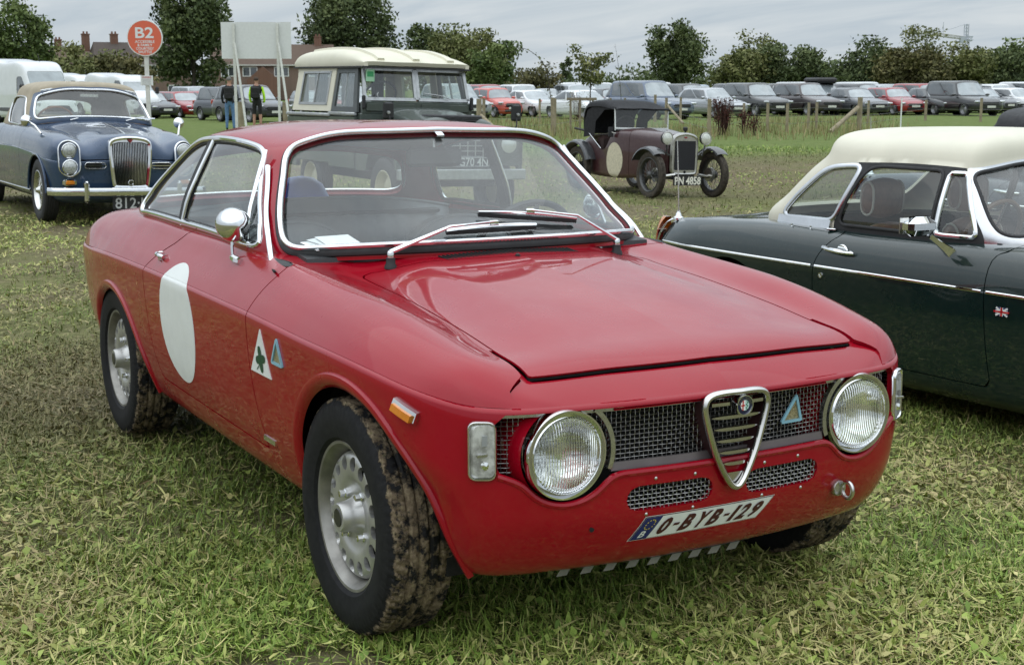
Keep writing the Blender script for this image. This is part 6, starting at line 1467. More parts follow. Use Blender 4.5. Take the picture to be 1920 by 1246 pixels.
# ================================================================== modern cars in the car park
def modern(kind, L, W, H, wb):
    """returns a prototype (root with parts); x forward from front axle, low detail."""
    root = empty('parked_car'); fo = (L-wb)*.46; xr = fo-L; hw = W/2; S = dict(suv=(.62, 1.02, .96), hatch=(.55, .92, .88), sedan=(.50, .90, .86), city=(.56, .93, .90), coupe=(.50, .90, .80), van=(.6, 1.15, 1.0), estate=(.52, .93, .86))[kind]
    belt = S[1] if kind != 'van' else 1.25; zb = S[2]; zs = .55+.1*(kind == 'suv')
    nose = .70 if kind in ('sedan', 'coupe', 'hatch', 'estate') else .80
    path = [(xr,0,zs+.05),(xr+.02,hw*.6,zs+.05),(xr+.12,hw*.90,zs+.05),(xr+.45,hw*.985,zs+.05),(-wb,hw,zs+.05),(-wb*.5,hw*.995,zs+.03),(0,hw,zs),(fo-.45,hw*.97,zs-.01),(fo-.18,hw*.86,zs-.02),(fo-.05,hw*.55,zs-.02),(fo,0,zs-.02)]
    Ls, fine = strip(path, lambda x, y, z: [(.12,.20+.05*(kind == 'suv')),(.03,.30),(.0,.44),(0,-.01),(.004,0)], .11)
    row = lambda x, z, zc, k=1.0: [(x,hw*k,zs),(x,hw*k*.985,zs+(z-zs)*.55),(x,hw*k*.93,z-.02),(x,hw*k*.75,z+(zc-z)*.5),(x,hw*k*.4,zc),(x,0,zc)]
    cow = -.42 if kind != 'van' else .10
    U = [[(xr+.015,hw*.6,zs+.05),(xr+.02,hw*.58,zs+.10),(xr+.03,hw*.5,zs+.13),(xr+.03,hw*.4,zs+.14),(xr+.03,hw*.2,zs+.14),(xr+.03,0,zs+.14)],
         row(xr+.13,belt-.06,belt-.04,.89),row(xr+.45,belt,belt+.01,.98),row(-wb,belt+.01,belt+.02),row(-wb*.5,belt-.01,belt),row(cow,belt-.02,zb+.06),row(-.05,zb-.03,zb+.03,.995),row(fo-.45,zb-.10,zb-.05,.965),row(fo-.18,nose,nose+.03,.85),
         [(fo-.05,hw*.55,zs),(fo-.045,hw*.53,zs+.02),(fo-.04,hw*.48,zs+.03),(fo-.03,hw*.4,zs+.035),(fo-.02,hw*.2,zs+.04),(fo-.01,0,zs+.04)]]
    Us = topskin(U, fine, .13)
    roofl = dict(suv=(-.98, -wb-.55), hatch=(-.95, -wb-.20), sedan=(-1.0, -wb+.25), city=(-.72, -wb-.10), coupe=(-1.05, -wb+.35), van=(-.45, xr+.12), estate=(-1.0, -wb-.50))[kind]
    rb0 = dict(suv=xr+.12, hatch=xr+.18, sedan=-wb-.25, city=xr+.15, coupe=-wb-.25, van=xr+.05, estate=xr+.15)[kind]
    tw = hw*(.72 if kind != 'van' else .86); x0 = cow-.02; zt = H-.06
    base = [(x0+.12,0,zb+.05),(x0+.05,hw*.5,zb+.045),(x0-.12,hw*.84,belt-.02),(x0-.3,hw*.90,belt-.01),(x0*.5-wb*.4,hw*.91,belt),(-wb+.1,hw*.90,belt+.01),(rb0+.25,hw*.86,belt+.02),(rb0+.06,hw*.6,belt+.03),(rb0,0,belt+.03)]
    top = [(roofl[0]+.06,0,zt),(roofl[0]+.02,tw*.6,zt-.01),(roofl[0]-.04,tw*.94,zt-.045),(roofl[0]-.15,tw,zt-.04),((roofl[0]+roofl[1])/2,tw*1.01,zt-.015),(roofl[1]+.35,tw*.99,zt-.03),(roofl[1]+.12,tw*.94,zt-.06),(roofl[1]+.02,tw*.6,zt-.03),(roofl[1],0,zt-.02)]
    Rg = ringshell(base, top, (roofl[0]-.35, roofl[1]+.35), lambda x: H, [(.08, .5), (.4, .9), (1, 1)], .09, .02)
    A = Rg.A; wsd = lambda A: np.where(A[:, 6] < 2.4, sdpoly(np.stack([A[:, 6]*.3, A[:, 7]*.2], 1), rrect(-.62, .60, .24, .76, .08)), 9)
    rwd = lambda A: np.where(A[:, 6] > 6.4, sdpoly(np.stack([(A[:, 6]-8)*.4, A[:, 7]*.2], 1), rrect(-.5, .5, .26, .74, .08)), 9)
    win = lambda A, u0, u1: np.maximum(np.maximum(u0-A[:, 6], A[:, 6]-u1)*.3, np.maximum(1.18-A[:, 7], A[:, 7]-3.82)*.2)
    ws, r = Rg.split(wsd(A)); rw, r = r.split(rwd(r.A)); w1, r = r.split(win(r.A, 2.75, 4.1)); w2 = None
    if kind != 'van': w2, r = r.split(win(r.A, 4.2, 5.35)); 
    w3 = None
    if kind in ('suv', 'estate'): w3, r = r.split(win(r.A, 5.5, 6.1))
    arch = lambda A: np.minimum(np.hypot(A[:, 0], A[:, 2]-.34), np.hypot(A[:, 0]+wb, A[:, 2]-.34))-(.39 if kind in ('suv', 'van') else .36)
    Lr = Ls.split(-arch(Ls.A))[0]; _, Ur = Us.split(sdpoly(Us.A[:, [0, 1]], np.concatenate([[(x0+.12, 0)], np.array([(b[0], b[1]) for b in base[1:-1]])-(0, .03), [(rb0, -.4), (x0, -.4)]]))+.0)
    B = ob('body', both(Lr.join(Ur)), None, root); ob('cabin', both(r), None, B)
    DG = plain('tinted_sheen_glass', (.065, .075, .082), .04, 0, var=.2, scale=2, **{'Coat Weight': 1.0, 'Specular IOR Level': .8})  # dark tint, base colour lifted so the panes seem to reflect more
    LG = plain('sky_sheen_glass', (.25, .285, .30), .05, 0, var=.25, scale=2, **{'Coat Weight': 1.0, 'Specular IOR Level': .9})  # pale base colour stands in for sky reflected in the windscreen
    ob('windscreen', both(ws).offset(-.004), LG, root); ob('rear_window', both(rw).offset(-.004), DG, root)
    for sg in (-1, 1):
        f = (lambda g: g.mirror()) if sg < 0 else (lambda g: g)
        for w in (w1, w2, w3):
            if w is not None: ob('side_window', f(w).offset(-.004), DG, root)
        ob('headlight', box((fo-.16, sg*hw*.74, nose-.06), (.20, .34, .10), R_(-sg*28), .03), plain('headlight_unit', (.6, .62, .64), .12, .4, var=.3, scale=9), root)
        ob('tail_light', box((xr+.12, sg*hw*.82, belt-.12), (.14, .18, .22), 0, .03), REDLENS, root)
        ob('door_mirror', box((x0-.28, sg*(hw+.07), belt+.06), (.14, .20, .13), 0, .04), None, root)
        for x in (0, -wb): simple_wheel(root, (x, sg*(hw-.12), .33), .34 if kind in ('suv', 'van') else .315, .23, .22, sg, plain('alloy_wheel', (.30, .30, .31), .4, .7), key=('mod', kind in ('suv', 'van')), spokes=0)
    ob('grille', box((fo-.02, 0, nose-.16), (.06, hw*.95, .16), 0, .02), BLACK, root); ob('lower_intake', box((fo-.035, 0, .36), (.06, hw*1.1, .12), 0, .02), BLACK, root)
    ob('number_plate', box((fo+.02, 0, .48), (.02, .52, .11), 0, .003), plain('plate_pale', (.62, .62, .56), .5), root)
    ob('underbody', box(((fo+xr)/2, 0, .34), (L*.86, W*.82, .22)), DARK, root)
    return root
PROTO = {}
def proto(k):
    if k not in PROTO:
        d = dict(suv=('suv', 4.7, 1.92, 1.70, 2.85), bigsuv=('suv', 4.95, 2.0, 1.80, 2.92), hatch=('hatch', 4.3, 1.8, 1.46, 2.65), sedan=('sedan', 4.75, 1.86, 1.44, 2.85), city=('city', 3.57, 1.63, 1.49, 2.3), coupe=('coupe', 4.78, 1.91, 1.38, 2.72), estate=('estate', 4.73, 1.79, 1.46, 2.8), van=('van', 4.4, 1.85, 1.85, 2.7))[k]
        PROTO[k] = modern(*d)
    return PROTO[k]
_used = set()
CP = {n: paint('carpark_'+n, c, .35, 1.0, dust=.04, flake=fl) for n, c, fl in (('white', (.70, .71, .72), 0), ('silver', (.40, .42, .44), .6), ('grey', (.10, .105, .115), .4), ('dark_grey', (.032, .034, .038), .4), ('black', (.010, .011, .013), .1), ('blue_grey', (.10, .13, .19), .4), ('red', (.30, .012, .018), .1), ('coral', (.55, .075, .05), 0), ('brown', (.055, .042, .042), .4), ('navy', (.012, .016, .03), .3), ('pale_blue', (.35, .42, .50), .4))}
def park(k, u, d, deg, col, label, group='modern cars in the car park'):
    p = proto(k); r = p if k not in _used else dup(p); _used.add(k)
    x, y, z = gp3(u, d); r.location = (x, y, z-.02); r.rotation_euler = (0, 0, R_(deg)); tag(r, label, 'car', group)
    def mat(o):
        for c in o.children:
            b = c.name.split('.')[0]
            if b in ('body', 'cabin', 'door_mirror', 'roof_rail'):
                if len(c.data.materials) == 0: c.data.materials.append(None)
                c.material_slots[0].link = 'OBJECT'; c.material_slots[0].material = CP[col]
            mat(c)
    mat(r); return r
front = [('city', 950, 70, 4, 'coral', 'coral red city car next to the white coupes behind the fence'), ('coupe', 1025, 72, 6, 'white', 'white muscle coupe between the coral city car and its twin'), ('coupe', 1125, 66, 4, 'white', 'white muscle coupe directly behind the wooden sapling frame'),
         ('bigsuv', 1256, 65, 6, 'blue_grey', 'large blue-grey SUV with side view, behind the maroon tourer'), ('hatch', 1366, 68, 2, 'silver', 'small silver hatchback behind the reddish-brown bush'), ('suv', 1445, 72, -4, 'black', 'black SUV just beyond the three slim fence posts'),
         ('suv', 1542, 73, -4, 'brown', 'brown SUV with bright headlamps behind the braced fence post'), ('sedan', 1632, 73, -7, 'grey', 'grey smooth-nosed saloon between brown SUV and red hatchback'), ('hatch', 1702, 74, -8, 'red', 'red hatchback between grey saloon and dark saloon'), ('sedan', 1780, 74, -9, 'dark_grey', 'dark grey saloon with broad grille beside the red hatchback'), ('bigsuv', 1838, 72, -9, 'black', 'tall black SUV with silver wheels at the end of the row'),
         ('hatch', 300, 76, 14, 'dark_grey', 'dark hatchback beside the white sign post'), ('suv', 500, 64, 10, 'dark_grey', 'dark grey SUV behind the white board posts'), ('suv', 455, 70, 10, 'navy', 'navy SUV partly hidden between the two standing people'), ('hatch', 405, 84, 12, 'red', 'red hatchback behind the boxy red estate'), ('suv', 385, 92, 12, 'silver', 'silver SUV behind the boxy red estate and hatchback'), ('suv', 880, 66, 2, 'silver', 'silver SUV close beside the tall off-roader')]
for a in front: park(*a)
# second and third rows, glimpsed over the first
seen_ = set(); rr = random.Random(5); cols = ['silver', 'white', 'dark_grey', 'pale_blue', 'black', 'grey', 'navy', 'silver', 'white', 'red']
for row, (d0, u0, u1, n) in enumerate(((80, 905, 1960, 19), (91, 900, 1980, 20), (104, 880, 1980, 18), (84, 560, 700, 3))):
    for i in range(n):
        c = cols[rr.randrange(len(cols))]; k = rr.choice(['suv', 'hatch', 'suv', 'sedan', 'estate', 'van' if row == 1 else 'suv']); u = u0+(u1-u0)*(i+.5)/n+rr.uniform(-8, 8)
        if k == 'van': c = 'white'
        nr = min((f for f in front if 900 < f[1]), key=lambda f: abs(f[1]-u)) if u > 850 else front[-1]; nick = {'city': 'coral city car', 'coupe': 'white muscle coupes', 'bigsuv': 'blue-grey SUV' if u < 1500 else 'tall black SUV', 'hatch': 'small silver hatchback' if u < 1500 else 'red hatchback', 'suv': 'silver SUV' if u < 850 else 'black SUV' if u < 1500 else 'brown SUV', 'sedan': 'grey saloon' if u < 1720 else 'dark saloon'}[nr[0]]
        kn = {'suv': 'SUV', 'hatch': 'hatchback', 'sedan': 'saloon', 'estate': 'estate', 'van': 'van'}[k]; side_ = 'just past' if u > nr[1] else 'just before'
        lab = lambda c: f'{c.replace("_", " ")} {kn} in the {("second", "third", "fourth", "farther")[row]} row, {side_} the {nick}'
        for c2 in [c]+cols:
            if lab(c2) not in seen_: break
        seen_.add(lab(c2)); park(k, u, d0+rr.uniform(-1, 1), rr.uniform(-14, 4), c2, lab(c2), 'cars glimpsed behind the first row')
for k in list(PROTO):
    if k not in _used:
        for o in [PROTO[k]]: pass
# boxy red estate with chrome grille
rw_ = park('estate', 362, 78, 12, 'red', 'boxy red estate with chrome grille and pale plate near the sign'); ob('chrome_grille', box((.93, 0, .62), (.06, .52, .20), 0, .02), CHROME, rw_); ob('chrome_bumper', box((.95, 0, .42), (.08, 1.66, .09), 0, .02), CHROME, rw_)
# black roof load on a car of the second row
rk = park('suv', 1560, 78, -16, 'dark_grey', 'dark car carrying a black roof load behind the brown SUV'); ob('roof_load', box((-1.5, 0, 1.86), (1.9, 1.2, .30), 0, .10), BLACK, rk); ob('roof_rack', box((-1.5, 0, 1.69), (1.4, 1.3, .03), 0, .01), DARK, rk)
# ---------------- high-roof white vans
def highvan(u, d, deg, label, H=2.65):
    r = empty('delivery_van', gp3(u, d), R_(deg)); tag(r, label, 'van', 'white high-roof vans'); WP = CP['white']
    sec = lambda x, w, z0, zt, tw: [(x, w*.93, z0), (x, w, z0+.15), (x, w, (z0+zt)*.45), (x, w*.985, zt*.62), (x, tw, zt-.12), (x, tw*.9, zt-.03), (x, tw*.5, zt), (x, 0, zt)]
    b = loft([sec(-4.6,.98,.32,H-.06,.86), sec(-4.5,1.0,.30,H,.89), sec(-2.5,1.0,.28,H+.01,.90), sec(-.95,1.0,.28,H,.89), sec(-.62,1.0,.28,H-.12,.86), sec(-.25,1.0,.28,H*.78,.85), sec(.18,.99,.28,1.42,.86), sec(.55,.96,.28,1.22,.82), sec(.78,.88,.30,1.02,.72), sec(.86,.72,.36,.80,.55)], .12, .10, flip=True)
    wsp = np.array([(-.60, 2.30*H/2.65), (.10, 1.50), (.10, 1.2), (-.9, 1.2)])
    sdw = lambda A: np.maximum(np.abs(A[:, 1])-.80, np.maximum(1.48-A[:, 2], A[:, 2]-H*.845))+np.where((A[:, 0] < -.70) | (A[:, 3] < .3), 9, 0)
    ws, b2 = b.split(sdw(b.A)); sp = np.array([(-1.02, 1.25), (-.10, 1.25), (-.22, 1.55), (-.58, 2.02), (-1.02, 2.02)])
    sw, b2 = b2.split(np.where(b2.A[:, 1] > .5, sdpoly(b2.A[:, [0, 2]], sp), 9)); ar = lambda A: np.minimum(np.hypot(A[:, 0], A[:, 2]-.35), np.hypot(A[:, 0]+3.3, A[:, 2]-.35))-.40
    b2 = b2.split(-ar(b2.A))[0]
    ob('body', both(b2), WP, r); ob('windscreen', both(ws).offset(-.01), _mc['sky_sheen_glass'], r)
    for sg in (-1, 1):
        ob('side_window', (sw.mirror() if sg < 0 else sw).offset(-.01), _mc['tinted_sheen_glass'], r); ob('wing_mirror', box((-.15, sg*1.13, 1.50), (.12, .20, .38), 0, .05), BLACK, r)
        ob('headlight', box((.66, sg*.76, .86), (.22, .24, .20), R_(-sg*25), .04), _mc['headlight_unit'], r); ob('side_moulding', box((-2.2, sg*1.005, .62), (3.0, .03, .16), 0, .01), plain('grey_moulding', (.10, .10, .105), .6), r)
        for x in (0, -3.3): simple_wheel(r, (x, sg*.88, .34), .345, .22, .22, sg, plain('steel_wheel', (.25, .25, .25), .5, .6), key='vanw')
    ob('grille', box((.80, 0, .72), (.10, 1.0, .30), 0, .04), BLACK, r); ob('bumper', box((.80, 0, .44), (.14, 1.7, .24), 0, .06), plain('grey_moulding', (.1, .1, .1), .6), r); ob('roof_aerial', tube([(-.8, 0, H), (-.95, 0, H+.35)], .012), BLACK, r)
    ob('underbody', box((-1.9, 0, .42), (5.0, 1.7, .25)), DARK, r)
highvan(92, 60, 13, 'white high-roof van at the very end behind the blue drophead'); highvan(176, 84, 16, 'white van between the two other white vans', 2.35); highvan(262, 76, 14, 'white van nearest the round sign', 2.30)
# ================================================================== trees
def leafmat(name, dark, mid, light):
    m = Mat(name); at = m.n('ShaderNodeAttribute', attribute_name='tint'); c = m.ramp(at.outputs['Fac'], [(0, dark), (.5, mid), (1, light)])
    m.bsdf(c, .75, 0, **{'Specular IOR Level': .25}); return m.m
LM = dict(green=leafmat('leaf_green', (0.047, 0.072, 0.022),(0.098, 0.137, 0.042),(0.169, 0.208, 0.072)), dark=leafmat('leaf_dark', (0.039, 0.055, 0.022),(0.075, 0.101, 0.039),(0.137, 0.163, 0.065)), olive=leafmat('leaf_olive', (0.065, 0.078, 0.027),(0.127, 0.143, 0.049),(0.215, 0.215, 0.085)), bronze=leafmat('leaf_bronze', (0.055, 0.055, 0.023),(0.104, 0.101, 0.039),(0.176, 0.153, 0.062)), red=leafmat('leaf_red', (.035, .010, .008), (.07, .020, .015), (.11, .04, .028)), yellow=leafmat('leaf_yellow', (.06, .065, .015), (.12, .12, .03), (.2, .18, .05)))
BARK = plain('bark', (.055, .045, .035), .9, var=.3, scale=8, bump=.5)
def leaf_cloud(C_, n, spread, size, rng, flat=.75):
    """leaf-sized quads spread round cluster centres; returns V, F, tint."""
    k = len(C_); idx = rng.integers(0, k, n); p = C_[idx][:, :3]+np.clip(rng.normal(size=(n, 3)), -1.55, 1.55)*(C_[idx][:, 3:4]*spread)*np.array([1, 1, flat])
    a = rng.normal(size=(n, 3)); a /= np.linalg.norm(a, axis=1, keepdims=True); b = np.cross(a, rng.normal(size=(n, 3))); b /= np.linalg.norm(b, axis=1, keepdims=True)
    s = size*rng.uniform(.55, 1.3, (n, 1)); V = np.stack([p-a*s, p-b*s*.55, p+a*s, p+b*s*.55], 1).reshape(-1, 3)
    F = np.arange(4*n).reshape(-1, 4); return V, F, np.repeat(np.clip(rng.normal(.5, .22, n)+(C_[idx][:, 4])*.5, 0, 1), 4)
def quadmesh(name, V, F, tint, mat):
    m = bpy.data.meshes.new(name); nv, nf, k = len(V), len(F), F.shape[1]
    m.vertices.add(nv); m.vertices.foreach_set('co', V.astype(np.float32).ravel()); m.loops.add(nf*k); m.loops.foreach_set('vertex_index', F.astype(np.int32).ravel())
    m.polygons.add(nf); m.polygons.foreach_set('loop_start', np.arange(0, nf*k, k, dtype=np.int32)); m.update(calc_edges=True)
    if tint is not None:
        if tint.ndim == 1: at = m.attributes.new('tint', 'FLOAT', 'POINT'); at.data.foreach_set('value', tint.astype(np.float32))
        else: at = m.color_attributes.new('col', 'FLOAT_COLOR', 'POINT'); at.data.foreach_set('color', np.c_[tint, np.ones(len(tint))].astype(np.float32).ravel())
    m.materials.append(mat); return m
def tree(u, d, w, h, trunk_h, lm, label, seed, n=2600, leaf=.20, gaps=.0, shape='round', limbs=7, name='tree', group='trees around the field', base=None, tr=None, top_bias=.0):
    rng = np.random.default_rng(seed); loc = gp3(u, d) if base is None else base; e = empty(name, loc); tag(e, label, 'tree', group)
    # limbs first, then clumps along and round them
    tr = tr or max(.08, h*.028); parts = [tube(spl([(0, 0, -.2), (rng.normal()*.1, rng.normal()*.1, trunk_h*.6), (rng.normal()*.15, rng.normal()*.15, h*.72)], 6), tr, 7, scale=np.linspace(1.15, .25, 13))]
    cen = []; ch = h-trunk_h; nc = max(14, int(16+w*h*.75)); n = int(n*1.9)
    for i in range(limbs):
        a = 6.28*i/limbs+rng.uniform(-.4, .4); z0 = trunk_h*.8+ch*.45*rng.uniform(0, 1); rr_ = w/2*rng.uniform(.55, .9); z1 = min(h*.95, z0+ch*rng.uniform(.15, .5))
        P = spl([(0, 0, z0), (rr_*.45*math.cos(a), rr_*.45*math.sin(a), z0+(z1-z0)*.55), (rr_*math.cos(a), rr_*math.sin(a), z1)], 4); parts.append(tube(P, tr*.42, 5, scale=np.linspace(1, .25, len(P))))
        for t in (.55, .8, 1.0): q = P[int(t*(len(P)-1))]; cen.append((q[0], q[1], q[2], w*.11*rng.uniform(.7, 1.2), rng.normal()*.35))
    while len(cen) < nc:
        v = rng.normal(size=3); v /= np.linalg.norm(v); r_ = rng.uniform(.45, 1)**.5
        z = trunk_h+ch*(.5+.5*v[2]*r_)
        t = (z-trunk_h)/ch; wf = dict(round=math.sqrt(max(.05, 1-(2*t-1)**2)), cone=max(.12, 1.05-t), col=.9 if .1 < t < .85 else .5, spread=.55+.45*min(1, t*1.6) if t < .8 else .75)[shape]
        if rng.uniform() < gaps: continue
        rad = w/2*wf*math.hypot(v[0], v[1])/max(.3, math.hypot(v[0], v[1]))*r_*.88
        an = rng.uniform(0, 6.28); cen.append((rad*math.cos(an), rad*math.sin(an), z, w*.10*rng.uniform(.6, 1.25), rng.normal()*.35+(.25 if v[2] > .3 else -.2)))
    V, F, T = leaf_cloud(np.array(cen), n, 1.0, leaf, rng); V[:, 2] = np.maximum(V[:, 2], .05)
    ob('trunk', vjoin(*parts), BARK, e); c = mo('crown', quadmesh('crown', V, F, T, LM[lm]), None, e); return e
def strip_trees(lst):
    for i, a in enumerate(lst): tree(*a[:7], seed=100+i*7+int(a[0]), **a[7])
D_ = dict
LK = 1.0
strip_trees([
    (25, 150, 8.5, 10.4, 1.6, 'green', 'broad green tree at the very end behind the white vans', D_(n=5200, leaf=.26)),
    (362, 150, 8.2, 13.2, 1.6, 'dark', 'tall dark green tree beside the round sign', D_(n=7500, leaf=.26, shape='col')),
    (655, 185, 12.0, 14.0, 2.6, 'dark', 'large round-headed tree rising behind the houses', D_(n=8000, leaf=.30, gaps=.25)),
    (798, 175, 5.2, 9.8, 2.0, 'dark', 'slim open-crowned tree above the cream off-roader roof', D_(n=1800, leaf=.26, gaps=.5)),
    (872, 150, 7.8, 7.4, .8, 'olive', 'dense rounded olive tree beside the off-roader', D_(n=6000, leaf=.24)),
    (925, 140, 5.0, 6.2, .6, 'green', 'lower rounded tree sloping down from the olive tree', D_(n=3500, leaf=.22)),
    (1265, 150, 6.3, 8.6, 1.6, 'dark', 'lone oak-shaped tree standing above the maroon tourer', D_(n=4600, leaf=.22, gaps=.2)),
    (1414, 190, 6.0, 8.6, 3.6, 'olive', 'umbrella-topped thin tree above the low hedge trees', D_(n=1200, leaf=.24, gaps=.4, shape='spread')),
    (1395, 170, 7.6, 5.6, .4, 'olive', 'low rounded tree below the umbrella-topped one', D_(n=5000, leaf=.24)),
    (1480, 170, 7.8, 6.6, .5, 'dark', 'dark rounded tree just past the umbrella-topped one', D_(n=5200, leaf=.25)),
    (1545, 215, 6.0, 5.4, .4, 'green', 'small green tree in the gap of the treeline', D_(n=2600, leaf=.26)),
    (1625, 165, 8.4, 6.8, .5, 'dark', 'dark rounded tree behind the grey and red cars', D_(n=5600, leaf=.25)),
    (1722, 185, 6.4, 9.4, 3.2, 'olive', 'sparse twiggy tree towering over the treeline', D_(n=1500, leaf=.22, gaps=.4, limbs=12)),
    (1708, 158, 7.6, 5.6, .3, 'bronze', 'bronze-tinted bushy tree below the twiggy tall one', D_(n=5000, leaf=.24)),
    (1795, 160, 7.2, 5.8, .3, 'olive', 'olive bushy tree beneath the tower crane', D_(n=4800, leaf=.24)),
    (1868, 165, 7.4, 6.2, .4, 'dark', 'dark tree between the crane and the picture edge', D_(n=4800, leaf=.25)),
    (1935, 170, 8.0, 7.4, .5, 'green', 'green tree at the picture edge above the black SUV', D_(n=4600, leaf=.25)),
    (1062, 260, 2.6, 7.0, .6, 'dark', 'narrow poplar-like tree far behind the sapling', D_(n=900, leaf=.25, shape='col', limbs=3)),
    (1002, 84, 3.2, 3.2, .5, 'bronze', 'loose bronze-leaved shrub tree between city car and coupe', D_(n=1800, leaf=.10, gaps=.3)),
    (75, 160, 5.0, 6.0, 1.0, 'bronze', 'small bare-topped tree beside the first chimney', D_(n=900, leaf=.22, gaps=.5)),
    (160, 130, 7.0, 5.4, .5, 'olive', 'bushy olive garden tree in front of the chimneyed house', D_(n=4200, leaf=.22)),
    (232, 125, 5.0, 4.6, .4, 'bronze', 'bronze garden bush left of the round sign', D_(n=2600, leaf=.22)),
])
# sapling with its stake frame, long whips beside it
tree(1108, 47, 1.35, 3.45, 1.45, 'olive', 'thin staked sapling rising out of a wooden frame', 77, n=620, leaf=.065, gaps=.3, limbs=6, name='sapling', tr=.035)
def whip(u, d, pts, label, n=40, lm='olive'):
    rng = np.random.default_rng(int(u)); e = empty('sapling', gp3(u, d)); tag(e, label, 'sapling', 'young saplings by the fence'); P = spl(pts, 8)
    ob('trunk', tube(P, .016, 5, scale=np.linspace(1, .25, len(P))), BARK, e); C_ = np.array([(p[0], p[1], p[2], .10, 0) for p in P[len(P)//4:]]); V, F, T = leaf_cloud(C_, n, .8, .05, rng); mo('crown', quadmesh('crown', V, F, T, LM[lm]), None, e)
hr = Vector((math.sin(YAW), -math.cos(YAW), 0))
rt_ = lambda s, z: (hr.x*s, hr.y*s, z)
whip(1168, 47, [rt_(0, 0), rt_(-.05, 1.0), rt_(-.14, 2.0), rt_(-.28, 2.9)], 'bare upright whip beside the staked sapling', 14)
whip(1035, 47, [rt_(0, 0), rt_(-.05, 1.2), rt_(-.25, 2.2), rt_(-.9, 2.75), rt_(-1.5, 2.55), rt_(-1.62, 2.25)], 'tall whip arching over towards the off-roader', 60)
whip(1040, 49, [rt_(0, 0), rt_(-.1, 1.0), rt_(-.3, 1.8), rt_(-.5, 2.2)], 'leaning young stem behind the coral city car', 90, 'bronze')
fr_ = empty('stake_frame', gp3(1105, 46.5)); tag(fr_, 'low wooden frame of stakes round the sapling', 'frame'); WOOD = plain('weathered_wood', (.20, .165, .115), .85, var=.25, scale=9, bump=.3)
for s in (-.62, -.30, .12): ob('stake', box((hr.x*s, hr.y*s, .55), (.07, .07, 1.15), YAW), WOOD, fr_)
ob('rail', box((hr.x*-.25, hr.y*-.25, 1.10), (.08, 1.0, .09), YAW), WOOD, fr_)
# hedges: far treeline reads as one mass
rng = np.random.default_rng(5); us = rng.uniform(-150, 2100, 1500); hC = []
for u in us:
    d = rng.uniform(205, 260); x, y = gpx(u, d); hh = 2.6+1.3*math.sin(u*.011)+rng.uniform(0, 1.6); hC.append((x, y, rng.uniform(.3, 1)*hh, .75, rng.normal()*.3))
V, F, T = leaf_cloud(np.array(hC), 26000, 1.0, .34, rng); V[:, 2] = np.maximum(V[:, 2], 0); tl = mo('treeline', quadmesh('treeline', V, F, T, LM['dark']), None); tag(tl, 'low far hedge and wood closing the field', 'treeline', kind='stuff')
# dark red-brown dock clumps by the fence
def stalks(u, d, w, h, n, label, lm='red'):
    rng = np.random.default_rng(int(u)); e = empty('shrub', gp3(u, d)); tag(e, label, 'shrub', 'dead dock clumps by the fence'); q = []
    for i in range(n): a, r_ = rng.uniform(0, 6.28), w/2*rng.uniform(0, .5); q.append(tube([(r_*math.cos(a), r_*math.sin(a), 0), (r_*1.6*math.cos(a), r_*1.6*math.sin(a), h*.6), (r_*2.2*math.cos(a)+rng.normal()*.05, r_*2.2*math.sin(a), h*rng.uniform(.75, 1))], .012, 4))
    st = ob('stems', vjoin(*q), plain('dock_stem', (.06, .025, .02), .9), e); C_ = np.array([(rng.normal()*w*.25, rng.normal()*w*.25, h*rng.uniform(.3, .95), .07, 0) for _ in range(40)]); V, F, T = leaf_cloud(C_, n*22, 1.2, .03, rng); mo('seed_heads', quadmesh('seed_heads', V, F, T, LM[lm]), None, e)
stalks(1358, 44, .75, 1.15, 46, 'tall reddish-brown dead dock clump by the fence'); stalks(1397, 45, .35, .75, 14, 'small reddish dock clump beside the taller one'); stalks(1415, 43.5, .4, .6, 12, 'short dark dock clump between slim posts'); stalks(1082, 60, .9, 1.3, 10, 'yellow-leaved bush in front of the blue-grey SUV', 'yellow')
# ================================================================== fence
PW = plain('post_wood', (.27, .225, .15), .85, var=.3, scale=7, bump=.3)
def post(u, d, h, r, label, lean=0):
    e = ob('fence_post', tube([(0, 0, -.3), (lean*.5, 0, h*.5), (lean, 0, h)], r, 9), PW, None); e.location = gp3(u, d); tag(e, label, 'fence post', 'timber posts of the field fence'); return e
fp = [(1614, 47.5, 1.15, .085), (1533, 51, .95, .05), (1518, 50.5, .95, .05), (1478, 47, .95, .05), (1441, 48, .95, .05), (1396, 52, .9, .05), (1331, 42.5, 1.15, .06), (1277, 58, 1.05, .05), (1250, 57, 1.05, .06), (1229, 60, 1.15, .06), (1172, 62, 1.0, .05), (1145, 62, 1.0, .05), (1012, 60, 1.0, .05), (1036, 47, 1.15, .06), (1040, 44.5, 1.15, .06), (898, 44, 1.15, .085), (907, 50, 1.1, .06), (1630, 55, .95, .05), (1738, 62, .9, .06), (1842, 60, 1.0, .06), (450, 42, 1.1, .09), (535, 40, 1.1, .10)]
nm_ = ['stout braced fence post behind the cream hard top', 'right one of two paired slim fence posts', 'left one of two paired slim fence posts', 'slim fence post before the brown SUV nose', 'slim fence post before the black SUV wheel', 'short fence post beside the small dock clump', 'tall fence post beside the reddish dock clump', 'fence post before the blue-grey SUV bonnet', 'fence post before the blue-grey SUV door', 'thick fence post behind the tourer hood corner', 'fence post over the tourer hood, right of pair', 'fence post over the tourer hood, left of pair', 'fence post before the white muscle coupe', 'fence post left of the sapling frame, farther', 'fence post left of the sapling frame, nearer', 'stout fence post beside the off-roader bonnet', 'post behind the stout one at the off-roader bonnet', 'post beyond the braced stout post', 'fence post before the red hatchback', 'fence post before the tall black SUV', 'short log post behind the person in blue jeans', 'short log post at the back of the off-roader']
for (u, d, h, r), l in zip(fp, nm_): post(u, d, h, r, l)
